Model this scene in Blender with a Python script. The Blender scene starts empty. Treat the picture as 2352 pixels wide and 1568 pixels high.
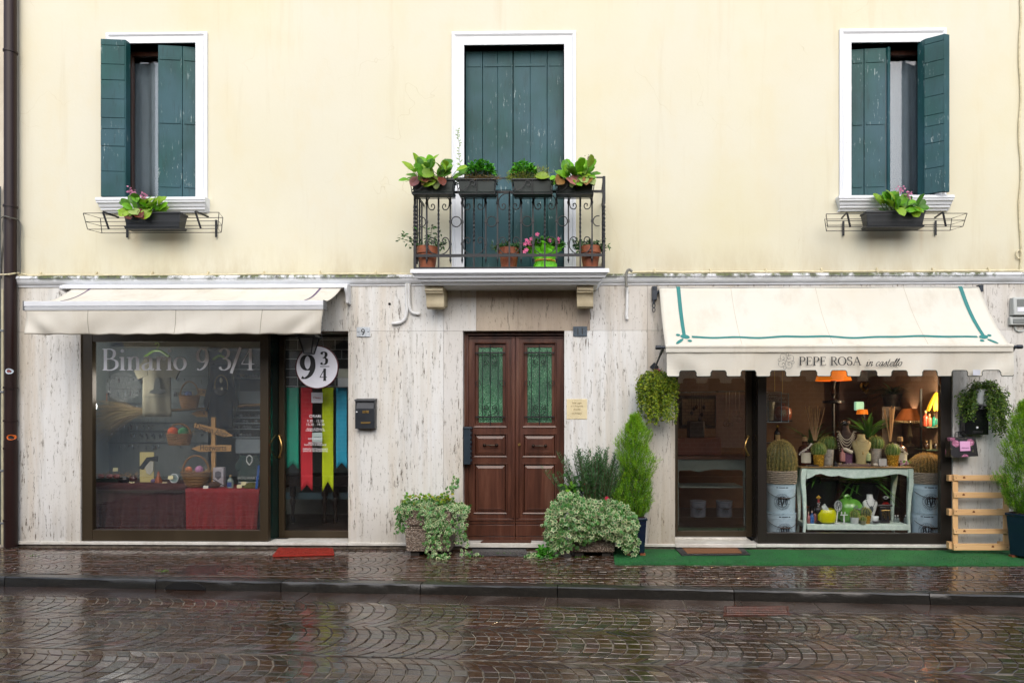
import bpy, math, random
from math import sin, cos, pi, sqrt, radians, atan2, hypot
from mathutils import Vector, Matrix
SC = bpy.context.scene
COL = SC.collection
# ---------------------------------------------------------------- camera
FPX, U0, V0 = 1520.0, 1281.0, 946.0      # lens length and principal point in units of a 2352 x 1568 picture
YAW = radians(1.1)
EYE = Vector((0.0, -8.0, 1.65))
cam = bpy.data.cameras.new('camera'); co = bpy.data.objects.new('camera', cam); COL.objects.link(co)
co.location = EYE; co.rotation_euler = (pi/2, 0, YAW)
cam.sensor_width = 36.0; cam.lens = 36.0*FPX/2352.0
cam.shift_x = (1176.0-U0)/2352.0; cam.shift_y = (V0-784.0)/2352.0
cam.clip_end = 400.0
SC.camera = co
# ---------------------------------------------------------------- light
SUN_EL, SUN_ROT = radians(42), radians(174)
w = bpy.data.worlds.new('World'); SC.world = w; w.use_nodes = True
nt = w.node_tree; bg = nt.nodes['Background']
sk = nt.nodes.new('ShaderNodeTexSky'); sk.sky_type = 'NISHITA'; sk.sun_disc = False
sk.sun_elevation = SUN_EL; sk.sun_rotation = SUN_ROT; sk.air_density = 1.0; sk.dust_density = 3.0; sk.ozone_density = 1.5
nt.links.new(sk.outputs[0], bg.inputs[0]); bg.inputs[1].default_value = 0.15
sd = bpy.data.lights.new('sun', 'SUN'); sd.energy = 1.5; sd.angle = radians(105); sd.color = (1.0, 0.99, 0.95)
so = bpy.data.objects.new('sun', sd); COL.objects.link(so)
sdir = Vector((cos(SUN_EL)*sin(SUN_ROT), cos(SUN_EL)*cos(SUN_ROT), sin(SUN_EL)))
so.rotation_euler = sdir.to_track_quat('Z', 'Y').to_euler(); so.location = (0, -6, 12)
SC.view_settings.view_transform = 'Standard'; SC.view_settings.look = 'None'
SC.view_settings.exposure = 0.68; SC.view_settings.gamma = 1.0
SC.render.engine = 'CYCLES'
cy = SC.cycles; cy.max_bounces = 7; cy.diffuse_bounces = 4; cy.glossy_bounces = 3; cy.transparent_max_bounces = 10
cy.caustics_reflective = False; cy.caustics_refractive = False; cy.sample_clamp_indirect = 4.0
try:
    cy.use_denoising = True; cy.denoiser = 'OPENIMAGEDENOISE'
except Exception: pass
# ---------------------------------------------------------------- picture point -> place on a known plane
def ray(u, v):
    sx, sz = (u-U0)/FPX, (V0-v)/FPX
    return Vector((-sin(YAW)+sx*cos(YAW), cos(YAW)+sx*sin(YAW), sz))
def P(u, v, Y=0.0):
    d = ray(u, v); return EYE + d*((Y-EYE.y)/d.y)
def G(u, v, z=0.0):
    d = ray(u, v); return EYE + d*((z-EYE.z)/d.z)
def X(u, Y=0.0): return P(u, V0, Y).x
def Zv(v, u=1176, Y=0.0): return P(u, v, Y).z
def M(px, Y=0.0): return px*(Y-EYE.y)/FPX            # picture length -> metres at depth Y
# ---------------------------------------------------------------- mesh collector
class MB:
    def __init__(s): s.v, s.f, s.m, s.c = [], [], [], []
    def add(s, vs, fs, m=0, c=None):
        b = len(s.v); s.v.extend([tuple(q) for q in vs])
        for f in fs: s.f.append([b+i for i in f]); s.m.append(m); s.c.append(c or (1, 1, 1))
        return s
    def box(s, x0, x1, y0, y1, z0, z1, m=0, c=None):
        vs = [(x, y, z) for z in (z0, z1) for y in (y0, y1) for x in (x0, x1)]
        return s.add(vs, [(0,2,3,1),(4,5,7,6),(0,1,5,4),(2,6,7,3),(0,4,6,2),(1,3,7,5)], m, c)
    def pbox(s, u0, v0, u1, v1, ya, yb, m=0, c=None):    # box whose front face (at ya) fills a picture rectangle
        um, vm = (u0+u1)/2, (v0+v1)/2
        return s.box(X(u0, ya), X(u1, ya), ya, yb, Zv(v1, um, ya), Zv(v0, um, ya), m, c)
    def hexa(s, p, m=0, c=None):                         # 8 points: bottom ring 4, top ring 4
        return s.add(p, [(3,2,1,0),(4,5,6,7),(0,1,5,4),(1,2,6,5),(2,3,7,6),(3,0,4,7)], m, c)
    def bar(s, a, b, wx, wy, m=0, c=None, up=Vector((0,1,0))):
        a, b = Vector(a), Vector(b); d = (b-a).normalized()
        if abs(d.dot(up)) > .98: up = Vector((1,0,0))
        r = d.cross(up).normalized(); t = r.cross(d).normalized()
        q = [(-1,-1),(1,-1),(1,1),(-1,1)]
        return s.hexa([a+r*i*wx/2+t*j*wy/2 for i, j in q]+[b+r*i*wx/2+t*j*wy/2 for i, j in q], m, c)
    def tube(s, pts, r, n=6, m=0, closed=False, c=None, caps=True):
        pts = [Vector(p) for p in pts]; N = len(pts)
        rs = r if isinstance(r, (list, tuple)) else [r]*N
        vs, fs, ref = [], [], None
        for i, p in enumerate(pts):
            a = pts[(i-1) % N] if (closed or i > 0) else p
            b = pts[(i+1) % N] if (closed or i < N-1) else p
            d = (b-a); d = d.normalized() if d.length > 1e-9 else Vector((0,0,1))
            if ref is None: ref = Vector((0,1,0)) if abs(d.y) < .9 else Vector((1,0,0))
            e = ref-d*ref.dot(d)
            e = e.normalized() if e.length > 1e-6 else d.orthogonal().normalized()
            ref = e; g = d.cross(e)
            for k in range(n):
                t = 2*pi*k/n; vs.append(p+(e*cos(t)+g*sin(t))*rs[i])
        for i in range(N if closed else N-1):
            j = (i+1) % N
            for k in range(n):
                l = (k+1) % n; fs.append((i*n+k, i*n+l, j*n+l, j*n+k))
        if caps and not closed:
            fs.append(tuple(range(n))[::-1]); fs.append(tuple((N-1)*n+k for k in range(n)))
        return s.add(vs, fs, m, c)
    def lathe(s, cx, cy, cz, prof, n=20, m=0, c=None, squash=1.0):
        vs, fs = [], []
        for r, z in prof:
            for k in range(n):
                t = 2*pi*k/n; vs.append((cx+r*cos(t), cy+r*sin(t)*squash, cz+z))
        for i in range(len(prof)-1):
            for k in range(n):
                l = (k+1) % n; fs.append((i*n+k, i*n+l, (i+1)*n+l, (i+1)*n+k))
        if prof[0][0] > 1e-5: fs.append(tuple(range(n))[::-1])
        if prof[-1][0] > 1e-5: fs.append(tuple((len(prof)-1)*n+k for k in range(n)))
        return s.add(vs, fs, m, c)
    def prism(s, poly, y0, y1, m=0, c=None):             # polygon in (x, z), front at y0, back at y1
        n = len(poly)
        vs = [(x, y0, z) for x, z in poly]+[(x, y1, z) for x, z in poly]
        fs = [tuple(range(n)), tuple(range(n, 2*n))[::-1]]+[(i, i+n, (i+1) % n+n, (i+1) % n) for i in range(n)]
        return s.add(vs, fs, m, c)
    def xprism(s, prof, x0, x1, m=0, c=None):            # profile in (y, z) swept along x
        n = len(prof)
        vs = [(x0, y, z) for y, z in prof]+[(x1, y, z) for y, z in prof]
        fs = [tuple(range(n))[::-1], tuple(range(n, 2*n))]+[(i, (i+1) % n, (i+1) % n+n, i+n) for i in range(n)]
        return s.add(vs, fs, m, c)
    def grid(s, fn, nu, nv, m=0, c=None, closed_u=False):
        vs = [fn(i/nu, j/nv) for j in range(nv+1) for i in range(nu+1)]
        fs = [(j*(nu+1)+i, j*(nu+1)+i+1, (j+1)*(nu+1)+i+1, (j+1)*(nu+1)+i) for j in range(nv) for i in range(nu)]
        return s.add(vs, fs, m, c)
    def ball(s, ctr, rx, ry=None, rz=None, n=12, k=8, m=0, c=None):
        ry, rz = ry or rx, rz or rx
        pr = [(sin(pi*i/k), -cos(pi*i/k)) for i in range(k+1)]
        vs = [(ctr[0]+rx*r*cos(2*pi*j/n), ctr[1]+ry*r*sin(2*pi*j/n), ctr[2]+rz*z) for r, z in pr for j in range(n)]
        fs = [(i*n+j, i*n+(j+1) % n, (i+1)*n+(j+1) % n, (i+1)*n+j) for i in range(k) for j in range(n)]
        return s.add(vs, fs, m, c)
    def build(s, name, mats, parent=None, bevel=0, flat=False, ang=40, origin=None, solid=0):
        me = bpy.data.meshes.new(name)
        root = ORG[parent.name] if parent is not None else None
        if root is None:
            if origin is None:
                xs = [q[0] for q in s.v]; ys = [q[1] for q in s.v]
                origin = Vector(((min(xs)+max(xs))/2, (min(ys)+max(ys))/2, min(q[2] for q in s.v)))
            root = Vector(origin)
        me.from_pydata([(x-root.x, y-root.y, z-root.z) for x, y, z in s.v], [], s.f)
        if not isinstance(mats, (list, tuple)): mats = [mats]
        for q in mats: me.materials.append(q)
        me.polygons.foreach_set('material_index', s.m)
        if any(c != (1, 1, 1) for c in s.c):
            at = me.attributes.new('tint', 'FLOAT_COLOR', 'FACE')
            at.data.foreach_set('color', [k for c in s.c for k in (c[0], c[1], c[2], 1.0)])
        if not flat:
            me.polygons.foreach_set('use_smooth', [True]*len(me.polygons)); me.set_sharp_from_angle(angle=radians(ang))
        me.update()
        o = bpy.data.objects.new(name, me); COL.objects.link(o)
        if parent is not None: o.parent = parent
        else: o.location = root
        ORG[o.name] = root
        if bevel:
            b = o.modifiers.new('bevel', 'BEVEL'); b.width = bevel; b.segments = 2; b.limit_method = 'ANGLE'; b.angle_limit = radians(50)
        if solid:
            b = o.modifiers.new('solid', 'SOLIDIFY'); b.thickness = solid; b.offset = 0
        return o
ORG = {}
LABELS = {}
def tag(o, label, cat, group=None, kind=None):
    o['label'] = label; o['category'] = cat
    if group: o['group'] = group
    if kind: o['kind'] = kind
    return o
def thing(name, label, cat, loc, group=None):
    o = bpy.data.objects.new(name, None); COL.objects.link(o); o.location = loc; o.empty_display_size = .05
    ORG[o.name] = Vector(loc); return tag(o, label, cat, group)
def struct(o): o['kind'] = 'structure'; return o
def copy_tree(o, loc=None, parent=None):
    c = o.copy(); COL.objects.link(c); c.parent = parent
    ORG[c.name] = Vector(loc) if loc is not None else ORG[o.name]
    if loc is not None: c.location = loc
    for ch in [k for k in bpy.data.objects if k.parent == o]: copy_tree(ch, None, c)
    return c
# ---------------------------------------------------------------- materials
def C(h):                                                # sRGB hex -> linear colour
    h = h.lstrip('#'); a = [int(h[i:i+2], 16)/255 for i in (0, 2, 4)]
    return tuple(x/12.92 if x <= .04045 else ((x+.055)/1.055)**2.4 for x in a)
class NT:
    def __init__(s, name):
        s.mat = bpy.data.materials.new(name); s.mat.use_nodes = True; s.t = s.mat.node_tree
        s.b = s.t.nodes['Principled BSDF']; s.out = s.t.nodes['Material Output']
        s.pos = None
    def n(s, ty, **kw):
        q = s.t.nodes.new(ty)
        for k, v in kw.items(): setattr(q, k, v)
        return q
    def l(s, a, b): s.t.links.new(a, b)
    def P(s):
        if s.pos is None: s.pos = s.n('ShaderNodeNewGeometry').outputs['Position']
        return s.pos
    def mapped(s, scale=(1, 1, 1), loc=(0, 0, 0)):
        m = s.n('ShaderNodeMapping'); s.l(s.P(), m.inputs[0]); m.inputs['Scale'].default_value = scale; m.inputs['Location'].default_value = loc
        return m.outputs[0]
    def noise(s, scale=5, detail=4, rough=.55, stretch=None, loc=(0, 0, 0), dist=0):
        q = s.n('ShaderNodeTexNoise'); q.inputs['Scale'].default_value = scale; q.inputs['Detail'].default_value = detail
        q.inputs['Roughness'].default_value = rough; q.inputs['Distortion'].default_value = dist
        s.l(s.mapped(stretch or (1, 1, 1), loc), q.inputs['Vector']); return q.outputs['Fac']
    def ramp(s, fac, stops):
        q = s.n('ShaderNodeValToRGB'); e = q.color_ramp.elements
        while len(e) < len(stops): e.new(.5)
        for k, (p, c) in enumerate(stops):
            e[k].position = p; c = (c, c, c) if isinstance(c, (int, float)) else c; e[k].color = (c[0], c[1], c[2], 1)
        s.l(fac, q.inputs[0]); return q.outputs[0]
    def mix(s, fac, a, b, mode='MIX'):
        q = s.n('ShaderNodeMix', data_type='RGBA', blend_type=mode)
        for k, x in ((0, fac), (6, a), (7, b)):
            if isinstance(x, bpy.types.NodeSocket): s.l(x, q.inputs[k])
            elif k == 0: q.inputs[0].default_value = x
            else: q.inputs[k].default_value = (x[0], x[1], x[2], 1)
        return q.outputs[2]
    def math(s, op, a, b=0.0, c=0.0):
        q = s.n('ShaderNodeMath', operation=op)
        for k, x in ((0, a), (1, b), (2, c)):
            if isinstance(x, bpy.types.NodeSocket): s.l(x, q.inputs[k])
            else: q.inputs[k].default_value = x
        return q.outputs[0]
    def xyz(s):
        q = s.n('ShaderNodeSeparateXYZ'); s.l(s.P(), q.inputs[0]); return q.outputs
    def bump(s, h, strength=.3, dist=.01):
        q = s.n('ShaderNodeBump'); q.inputs['Strength'].default_value = strength; q.inputs['Distance'].default_value = dist
        s.l(h, q.inputs['Height']); s.l(q.outputs[0], s.b.inputs['Normal']); return q
    def base(s, c):
        if isinstance(c, bpy.types.NodeSocket): s.l(c, s.b.inputs['Base Color'])
        else: s.b.inputs['Base Color'].default_value = (c[0], c[1], c[2], 1)
    def rough(s, r):
        if isinstance(r, bpy.types.NodeSocket): s.l(r, s.b.inputs['Roughness'])
        else: s.b.inputs['Roughness'].default_value = r
    def tint(s):
        q = s.n('ShaderNodeAttribute'); q.attribute_name = 'tint'; return q.outputs['Color']
def sc(c, k): return tuple(min(1, x*k) for x in c)
CACHE = {}
def pm(name, base, rough=.6, metal=0.0, var=.15, vs=6.0, bump=0.0, bs=80.0, spec=.5, stretch=None, coat=0.0, sheen=0.0):
    if name in CACHE: return CACHE[name]
    if isinstance(base, str): base = C(base)
    t = NT(name)
    f = t.noise(vs, 5, .6, stretch)
    t.base(t.ramp(f, [(.3, sc(base, 1-var)), (.7, sc(base, 1+var))])); t.b.inputs['Metallic'].default_value = metal
    t.rough(t.math('MULTIPLY_ADD', f, .3, rough-.15)); t.b.inputs['Specular IOR Level'].default_value = spec
    t.b.inputs['Coat Weight'].default_value = coat
    if bump: t.bump(t.noise(bs, 4, .6, stretch, (3, 1, 7)), bump, .004)
    CACHE[name] = t.mat; return t.mat
def emit(name, base, e, rough=.7):
    if name in CACHE: return CACHE[name]
    t = NT(name); b = C(base); t.base(b); t.rough(rough)
    f = t.noise(9, 3); t.l(t.ramp(f, [(.3, sc(b, .8)), (.7, b)]), t.b.inputs['Emission Color']); t.b.inputs['Emission Strength'].default_value = e
    CACHE[name] = t.mat; return t.mat
def leafmat(name, rough=.4, trans=.25):
    t = NT(name); c = t.tint()
    f = t.noise(40, 3); c = t.mix(t.math('MULTIPLY', f, .16), c, (.03, .07, .01)); t.base(c); t.rough(rough); t.b.inputs['Specular IOR Level'].default_value = .3
    tr = t.n('ShaderNodeBsdfTranslucent'); t.l(c, tr.inputs[0])
    mx = t.n('ShaderNodeMixShader'); mx.inputs[0].default_value = trans
    t.l(t.b.outputs[0], mx.inputs[1]); t.l(tr.outputs[0], mx.inputs[2]); t.l(mx.outputs[0], t.out.inputs[0]); return t.mat
def tintmat(name, rough=.6, var=.25, vs=20, bump=.0, bs=120, stretch=None, spec=.5, coat=0.0):
    t = NT(name); f = t.noise(vs, 5, .6, stretch)
    t.base(t.mix(1.0, t.tint(), t.ramp(f, [(.3, 1-var), (.7, 1+var*.4)]), 'MULTIPLY'))
    t.rough(rough); t.b.inputs['Specular IOR Level'].default_value = spec; t.b.inputs['Coat Weight'].default_value = coat
    if bump: t.bump(t.noise(bs, 4, .6, stretch), bump, .004)
    return t.mat
def glassmat(name, r0=.05, tintc=(1, 1, 1), rough=0.0, gain=.9):
    t = NT(name); t.t.nodes.remove(t.b)
    lw = t.n('ShaderNodeLayerWeight'); lw.inputs[0].default_value = .5
    f = t.math('MULTIPLY_ADD', t.math('POWER', lw.outputs['Facing'], 5.0), gain, r0)
    tr = t.n('ShaderNodeBsdfTransparent'); tr.inputs[0].default_value = (*tintc, 1)
    gl = t.n('ShaderNodeBsdfGlossy'); gl.inputs['Roughness'].default_value = rough
    bp = t.n('ShaderNodeBump'); bp.inputs['Strength'].default_value = .03; bp.inputs['Distance'].default_value = .02
    t.l(t.noise(1.6, 2), bp.inputs['Height']); t.l(bp.outputs[0], gl.inputs['Normal'])
    mx = t.n('ShaderNodeMixShader'); t.l(f, mx.inputs[0]); t.l(tr.outputs[0], mx.inputs[1]); t.l(gl.outputs[0], mx.inputs[2])
    t.l(mx.outputs[0], t.out.inputs[0]); return t.mat

def m_plaster():
    t = NT('cream plaster'); a, b, c = C('#d2ceb9'), C('#cfc9ac'), C('#cdcaba')
    f = t.noise(.55, 6, .62, None, (2, 0, 1)); g = t.noise(2.3, 6, .65, (1, 1, .5)); h = t.noise(.35, 3, .5, (1, 1, .6), (9, 0, 4))
    col = t.mix(t.ramp(f, [(.38, 0.0), (.66, 1.0)]), a, b); col = t.mix(t.ramp(h, [(.48, 0.0), (.68, .75)]), col, c)
    col = t.mix(t.ramp(g, [(.5, 0.0), (.8, .35)]), col, C('#d0c19a'))
    # grey run marks below the cornices and sills, hairline cracks
    s = t.noise(4.5, 5, .7, (1, 1, .07), (1, 2, 3)); s = t.ramp(s, [(.56, 0.0), (.78, .34)]); col = t.mix(s, col, C('#b8aa88'))
    X3 = t.xyz(); zr = t.n('ShaderNodeMapRange'); t.l(X3[2], zr.inputs[0]); zr.inputs[1].default_value = Zv(634)+.42; zr.inputs[2].default_value = Zv(634)-.02; q = t.math('MULTIPLY', zr.outputs[0], t.ramp(t.noise(3.1, 6, .75, (1, 1, .25), (6, 2, 7)), [(.42, 0.0), (.62, .6)])); col = t.mix(q, col, C('#b5a888'))
    v = t.n('ShaderNodeTexVoronoi', feature='DISTANCE_TO_EDGE'); v.inputs['Scale'].default_value = .9
    nz = t.n('ShaderNodeTexNoise'); nz.inputs['Scale'].default_value = 3.0; t.l(t.P(), nz.inputs['Vector'])
    ad = t.n('ShaderNodeVectorMath', operation='MULTIPLY_ADD'); t.l(nz.outputs['Color'], ad.inputs[0]); ad.inputs[1].default_value = (.6, .6, .6); t.l(t.P(), ad.inputs[2]); t.l(ad.outputs[0], v.inputs['Vector'])
    cr = t.ramp(v.outputs['Distance'], [(0.0, 1.0), (.0035, 0.0)]); cr = t.math('MULTIPLY', cr, t.ramp(t.noise(.8, 3, .5, None, (5, 5, 5)), [(.56, 0.0), (.64, .4)]))
    for ua, ub, zv in ((296, 332, 526), (372, 420, 526), (1990, 2012, 521), (2050, 2076, 521), (2110, 2122, 521)):
        xa, xb, zt = X(ua), X(ub), Zv(zv); dx = t.math('ABSOLUTE', t.math('SUBTRACT', X3[0], (xa+xb)/2)); wx = t.n('ShaderNodeMapRange'); t.l(dx, wx.inputs[0]); wx.inputs[1].default_value = (xb-xa)*.6; wx.inputs[2].default_value = 0.0
        wz = t.n('ShaderNodeMapRange'); t.l(X3[2], wz.inputs[0]); wz.inputs[1].default_value = zt-.42; wz.inputs[2].default_value = zt+.05; up = t.math('LESS_THAN', X3[2], zt+.1)
        col = t.mix(t.math('MULTIPLY', t.math('MULTIPLY', wx.outputs[0], wz.outputs[0]), t.math('MULTIPLY', up, t.math('MULTIPLY_ADD', s, 1.0, .38))), col, C('#b08f5e'))
    col = t.mix(cr, col, C('#a8986c')); t.base(col); t.rough(.9); t.b.inputs['Specular IOR Level'].default_value = .2
    hb = t.math('MULTIPLY_ADD', t.noise(28, 5, .6), .35, t.noise(3, 4, .5)); t.bump(hb, .22, .012); return t.mat
def m_travertine(name='travertine'):
    t = NT(name); base, tan, grey = C('#d9dad8'), C('#bfb29d'), C('#a6a69f')
    f = t.noise(3.4, 7, .68, (1, 1, .09), dist=.3); g = t.noise(9, 6, .7, (1, 1, .06), (4, 1, 2)); h = t.noise(.8, 4, .6, (1, 1, .35), (7, 3, 1))
    col = t.mix(t.ramp(f, [(.47, 0.0), (.7, .7)]), base, tan); col = t.mix(t.ramp(g, [(.5, 0.0), (.74, .6)]), col, grey)
    col = t.mix(t.ramp(h, [(.45, 0.0), (.75, .55)]), col, C('#c6bda8'))
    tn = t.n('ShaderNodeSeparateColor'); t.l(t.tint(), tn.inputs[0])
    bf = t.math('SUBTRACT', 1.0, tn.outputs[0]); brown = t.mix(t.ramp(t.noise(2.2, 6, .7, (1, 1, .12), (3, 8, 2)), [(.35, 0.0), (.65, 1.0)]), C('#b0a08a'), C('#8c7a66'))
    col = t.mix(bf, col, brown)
    p1 = t.noise(24, 5, .74, (1.7, 1, .24), (1, 4, 0)); p2 = t.noise(1.9, 3, .5, (1.6, 1, .4), (3, 0, 8))
    pit = t.math('MULTIPLY', t.ramp(p1, [(.575, 0.0), (.63, 1.0)]), t.ramp(p2, [(.38, .25), (.58, 1.0)]))
    col = t.mix(pit, col, C('#5d5346'))
    p3 = t.noise(55, 3, .6, (1, 1, .35), (6, 6, 6)); col = t.mix(t.ramp(p3, [(.63, 0.0), (.7, .75)]), col, C('#6b6252'))
    # rain streaks and grime near the ground
    st = t.ramp(t.noise(2.6, 5, .7, (1, 1, .05), (8, 1, 1)), [(.57, 0.0), (.75, .5)]); col = t.mix(st, col, C('#8f8169'))
    z = t.xyz()[2]; lo = t.ramp(z, [(0.0, .55), (.55, 0.0)]); col = t.mix(t.math('MULTIPLY', lo, t.noise(3, 5, .7, (1, 1, .4))), col, C('#786e5e'))
    t.base(col); t.rough(.55); t.b.inputs['Specular IOR Level'].default_value = .35
    t.bump(t.math('SUBTRACT', t.math('MULTIPLY', g, .3), pit), .4, .004); return t.mat
def m_shutter():
    t = NT('flaking green paint'); base, d, gr = C('#174a48'), C('#0e3838'), C('#2f525c')
    f = t.noise(5, 6, .65, (1, 1, .2)); g = t.noise(30, 5, .7, (1, 1, .12)); col = t.mix(t.ramp(f, [(.35, 0.0), (.65, 1.0)]), base, d)
    col = t.mix(t.ramp(t.noise(1.1, 3), [(.38, 0.0), (.62, .9)]), col, gr); col = t.mix(t.ramp(g, [(.55, 0.0), (.75, .55)]), col, C('#0b2220'))
    fl = t.math('MULTIPLY', t.ramp(t.noise(24, 6, .75, (1.3, 1, .25), (2, 2, 9)), [(.60, 0.0), (.64, 1.0)]), t.ramp(t.noise(1.9, 3, .5, None, (4, 4, 1)), [(.46, 0.0), (.6, .95)]))
    col = t.mix(fl, col, C('#93a3a2')); t.base(col); t.rough(.5); t.b.inputs['Specular IOR Level'].default_value = .28
    t.bump(t.math('SUBTRACT', g, fl), .35, .003); return t.mat
def m_doorwood(name='dark stained wood', stretch=(1, 1, .07), dark=1.0):
    t = NT(name); f = t.noise(7, 6, .68, stretch, dist=.6); g = t.noise(40, 4, .6, stretch); h = t.noise(1.3, 3)
    col = t.ramp(f, [(.3, sc(C('#2f1a12'), dark)), (.55, sc(C('#573427'), dark)), (.75, sc(C('#70503f'), dark))])
    col = t.mix(t.ramp(g, [(.5, 0.0), (.75, .45)]), col, C('#23100d')); col = t.mix(t.ramp(h, [(.5, 0.0), (.75, .3)]), col, C('#5e4747'))
    t.base(col); t.rough(.32); t.b.inputs['Specular IOR Level'].default_value = .45; t.b.inputs['Coat Weight'].default_value = .12
    t.bump(g, .15, .002); return t.mat
def m_cobble(name, wet=.16):
    t = NT(name); f = t.noise(25, 5, .65); h = t.noise(.9, 4, .6); g = t.noise(120, 4, .6)
    col = t.mix(1.0, t.tint(), t.ramp(f, [(.3, .62), (.7, 1.15)]), 'MULTIPLY'); col = t.mix(t.ramp(h, [(.45, 0.0), (.7, .35)]), col, C('#2c2419'))
    t.base(col); t.rough(t.ramp(t.math('MULTIPLY_ADD', f, .4, t.math('MULTIPLY', h, .6)), [(.42, wet), (.66, wet+.22)])); t.b.inputs['Specular IOR Level'].default_value = .5
    t.b.inputs['Coat Weight'].default_value = .35; t.b.inputs['Coat Roughness'].default_value = .05
    t.bump(t.math('MULTIPLY_ADD', g, .2, f), .16, .006); return t.mat
def m_mortar(nm='wet mortar', pale='#8c8272', mid='#4d453c'):
    t = NT(nm); f = t.noise(14, 5, .6); h = t.noise(.5, 3, .5, None, (2, 7, 1))
    col = t.mix(t.ramp(h, [(.42, 0.0), (.56, 1.0)]), t.ramp(f, [(.3, C('#1a1614')), (.7, C('#39322c'))]), t.ramp(f, [(.3, C(mid)), (.7, C(pale))]))
    t.base(col); t.rough(.35); t.bump(t.noise(90, 3), .5, .006); return t.mat
def m_aggregate():
    t = NT('exposed pebble concrete'); v = t.n('ShaderNodeTexVoronoi'); v.inputs['Scale'].default_value = 85; t.l(t.P(), v.inputs['Vector'])
    sp = t.n('ShaderNodeSeparateColor'); t.l(v.outputs['Color'], sp.inputs[0])
    col = t.ramp(sp.outputs[0], [(0.0, C('#5d4d40')), (.35, C('#84705f')), (.65, C('#a28f7c')), (.9, C('#c2b5a5'))])
    col = t.mix(t.ramp(v.outputs['Distance'], [(.3, 0.0), (.75, .9)]), col, C('#473b31')); col = t.mix(t.ramp(t.noise(3, 4), [(.4, 0.0), (.75, .5)]), col, C('#4b443b'))
    t.base(col); t.rough(.6); t.bump(t.math('SUBTRACT', 1.0, v.outputs['Distance']), .9, .008); return t.mat
def m_awning(name, c, dirt):
    t = NT(name); c = C(c); f = t.noise(1.6, 5, .6); g = t.noise(300, 2); s = t.noise(3.4, 5, .7, (1, 1, .2), (1, 5, 2))
    col = t.mix(t.ramp(f, [(.4, 0.0), (.75, .5)]), c, C(dirt)); col = t.mix(t.ramp(s, [(.52, 0.0), (.8, .45)]), col, C('#b7ab95'))
    t.base(col); t.rough(.62); t.b.inputs['Specular IOR Level'].default_value = .3; t.bump(g, .08, .002)
    tr = t.n('ShaderNodeBsdfTranslucent'); t.l(col, tr.inputs[0]); mx = t.n('ShaderNodeMixShader'); mx.inputs[0].default_value = .22
    t.l(t.b.outputs[0], mx.inputs[1]); t.l(tr.outputs[0], mx.inputs[2]); t.l(mx.outputs[0], t.out.inputs[0]); return t.mat
def m_ribglass():
    t = NT('green hammered glass'); f = t.noise(95, 3, .6, dist=1.2); g = t.noise(3.0, 3); 
    col = t.ramp(f, [(.3, C('#123d20')), (.5, C('#2f7448')), (.68, C('#93c4a0'))]); col = t.mix(t.ramp(g, [(.4, .75), (.7, 0.0)]), col, C('#14402c'))
    t.base(col); t.rough(.12); t.b.inputs['Coat Weight'].default_value = .5; t.bump(f, .9, .006); return t.mat
def m_white():
    t = NT('chipped white paint'); f = t.noise(4, 6, .7, (1, 1, .3)); e = t.ramp(t.noise(22, 6, .75), [(.64, 0.0), (.69, 1.0)]); q = t.ramp(t.noise(2, 3, .5, None, (3, 3, 3)), [(.5, 0.0), (.65, .7)])
    col = t.mix(t.ramp(f, [(.5, 0.0), (.8, .4)]), C('#d6d9dc'), C('#bfc2c0')); col = t.mix(t.math('MULTIPLY', e, q), col, C('#9a968a')); t.base(col); t.rough(.55); t.bump(f, .15, .003); return t.mat
def m_cornice():
    t = NT('weathered white moulding'); z = t.xyz()[2]; f = t.noise(7, 7, .75); g = t.noise(2.2, 4, .6, None, (2, 5, 3))
    col = t.mix(t.ramp(t.noise(3, 5, .65, (1, 1, 3)), [(.45, 0.0), (.75, .55)]), C('#dde0e3'), C('#b2b2ab'))
    zt = Zv(636); top = t.n('ShaderNodeMapRange'); t.l(z, top.inputs[0]); top.inputs[1].default_value = zt-.055; top.inputs[2].default_value = zt-.005
    ms = t.math('MULTIPLY', top.outputs[0], t.ramp(t.math('MULTIPLY_ADD', f, .6, t.math('MULTIPLY', g, .4)), [(.44, 0.0), (.52, 1.0)]))
    col = t.mix(ms, col, t.ramp(t.noise(30, 3), [(.35, C('#2c2b1e')), (.6, C('#55602a'))])); t.base(col); t.rough(.6); t.bump(f, .25, .004); return t.mat
def m_pal(name, a, b, scale, rough=.6, stretch=None, bump=.2, spec=.4):
    t = NT(name); f = t.noise(scale, 6, .68, stretch); t.base(t.ramp(f, [(.33, C(a)), (.67, C(b))])); t.rough(rough); t.b.inputs['Specular IOR Level'].default_value = spec; t.bump(f, bump, .004); return t.mat
PLASTER, TRAV, SHUT, DOORW, WHITE, CORN = m_plaster(), m_travertine(), m_shutter(), m_doorwood(), m_white(), m_cornice()
AGG, MORTAR, MORTAR2, COB1, COB2 = m_aggregate(), m_mortar(), m_mortar('dark wet mortar', '#3a342d', '#221e1a'), m_cobble('wet porphyry setts', .13), m_cobble('wet pavement setts', .1)
GLASS = glassmat('shop glass', .055); LEAF = leafmat('leaves'); TINT = tintmat('painted surface'); TINTG = tintmat('glazed surface', .22, .1, 12, coat=.4); 
IRON = pm('black wrought iron', '#1d1e20', .42, .3, .3, 30, .25, 90); BRASS = pm('brass', '#a88a52', .3, .85, .12, 20); BRONZE = pm('bronze anodised aluminium', '#3b3122', .38, .25, .2, 2, .05, 60, stretch=(1, 1, .2))
DARKF = pm('dark brown aluminium', '#2c2723', .36, .25, .2, 2, .05, 60, stretch=(1, 1, .2)); MARBLE = m_pal('pale marble', '#b9b5ab', '#dcdad2', 5, .4, (1, 1, 1), .05)
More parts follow.
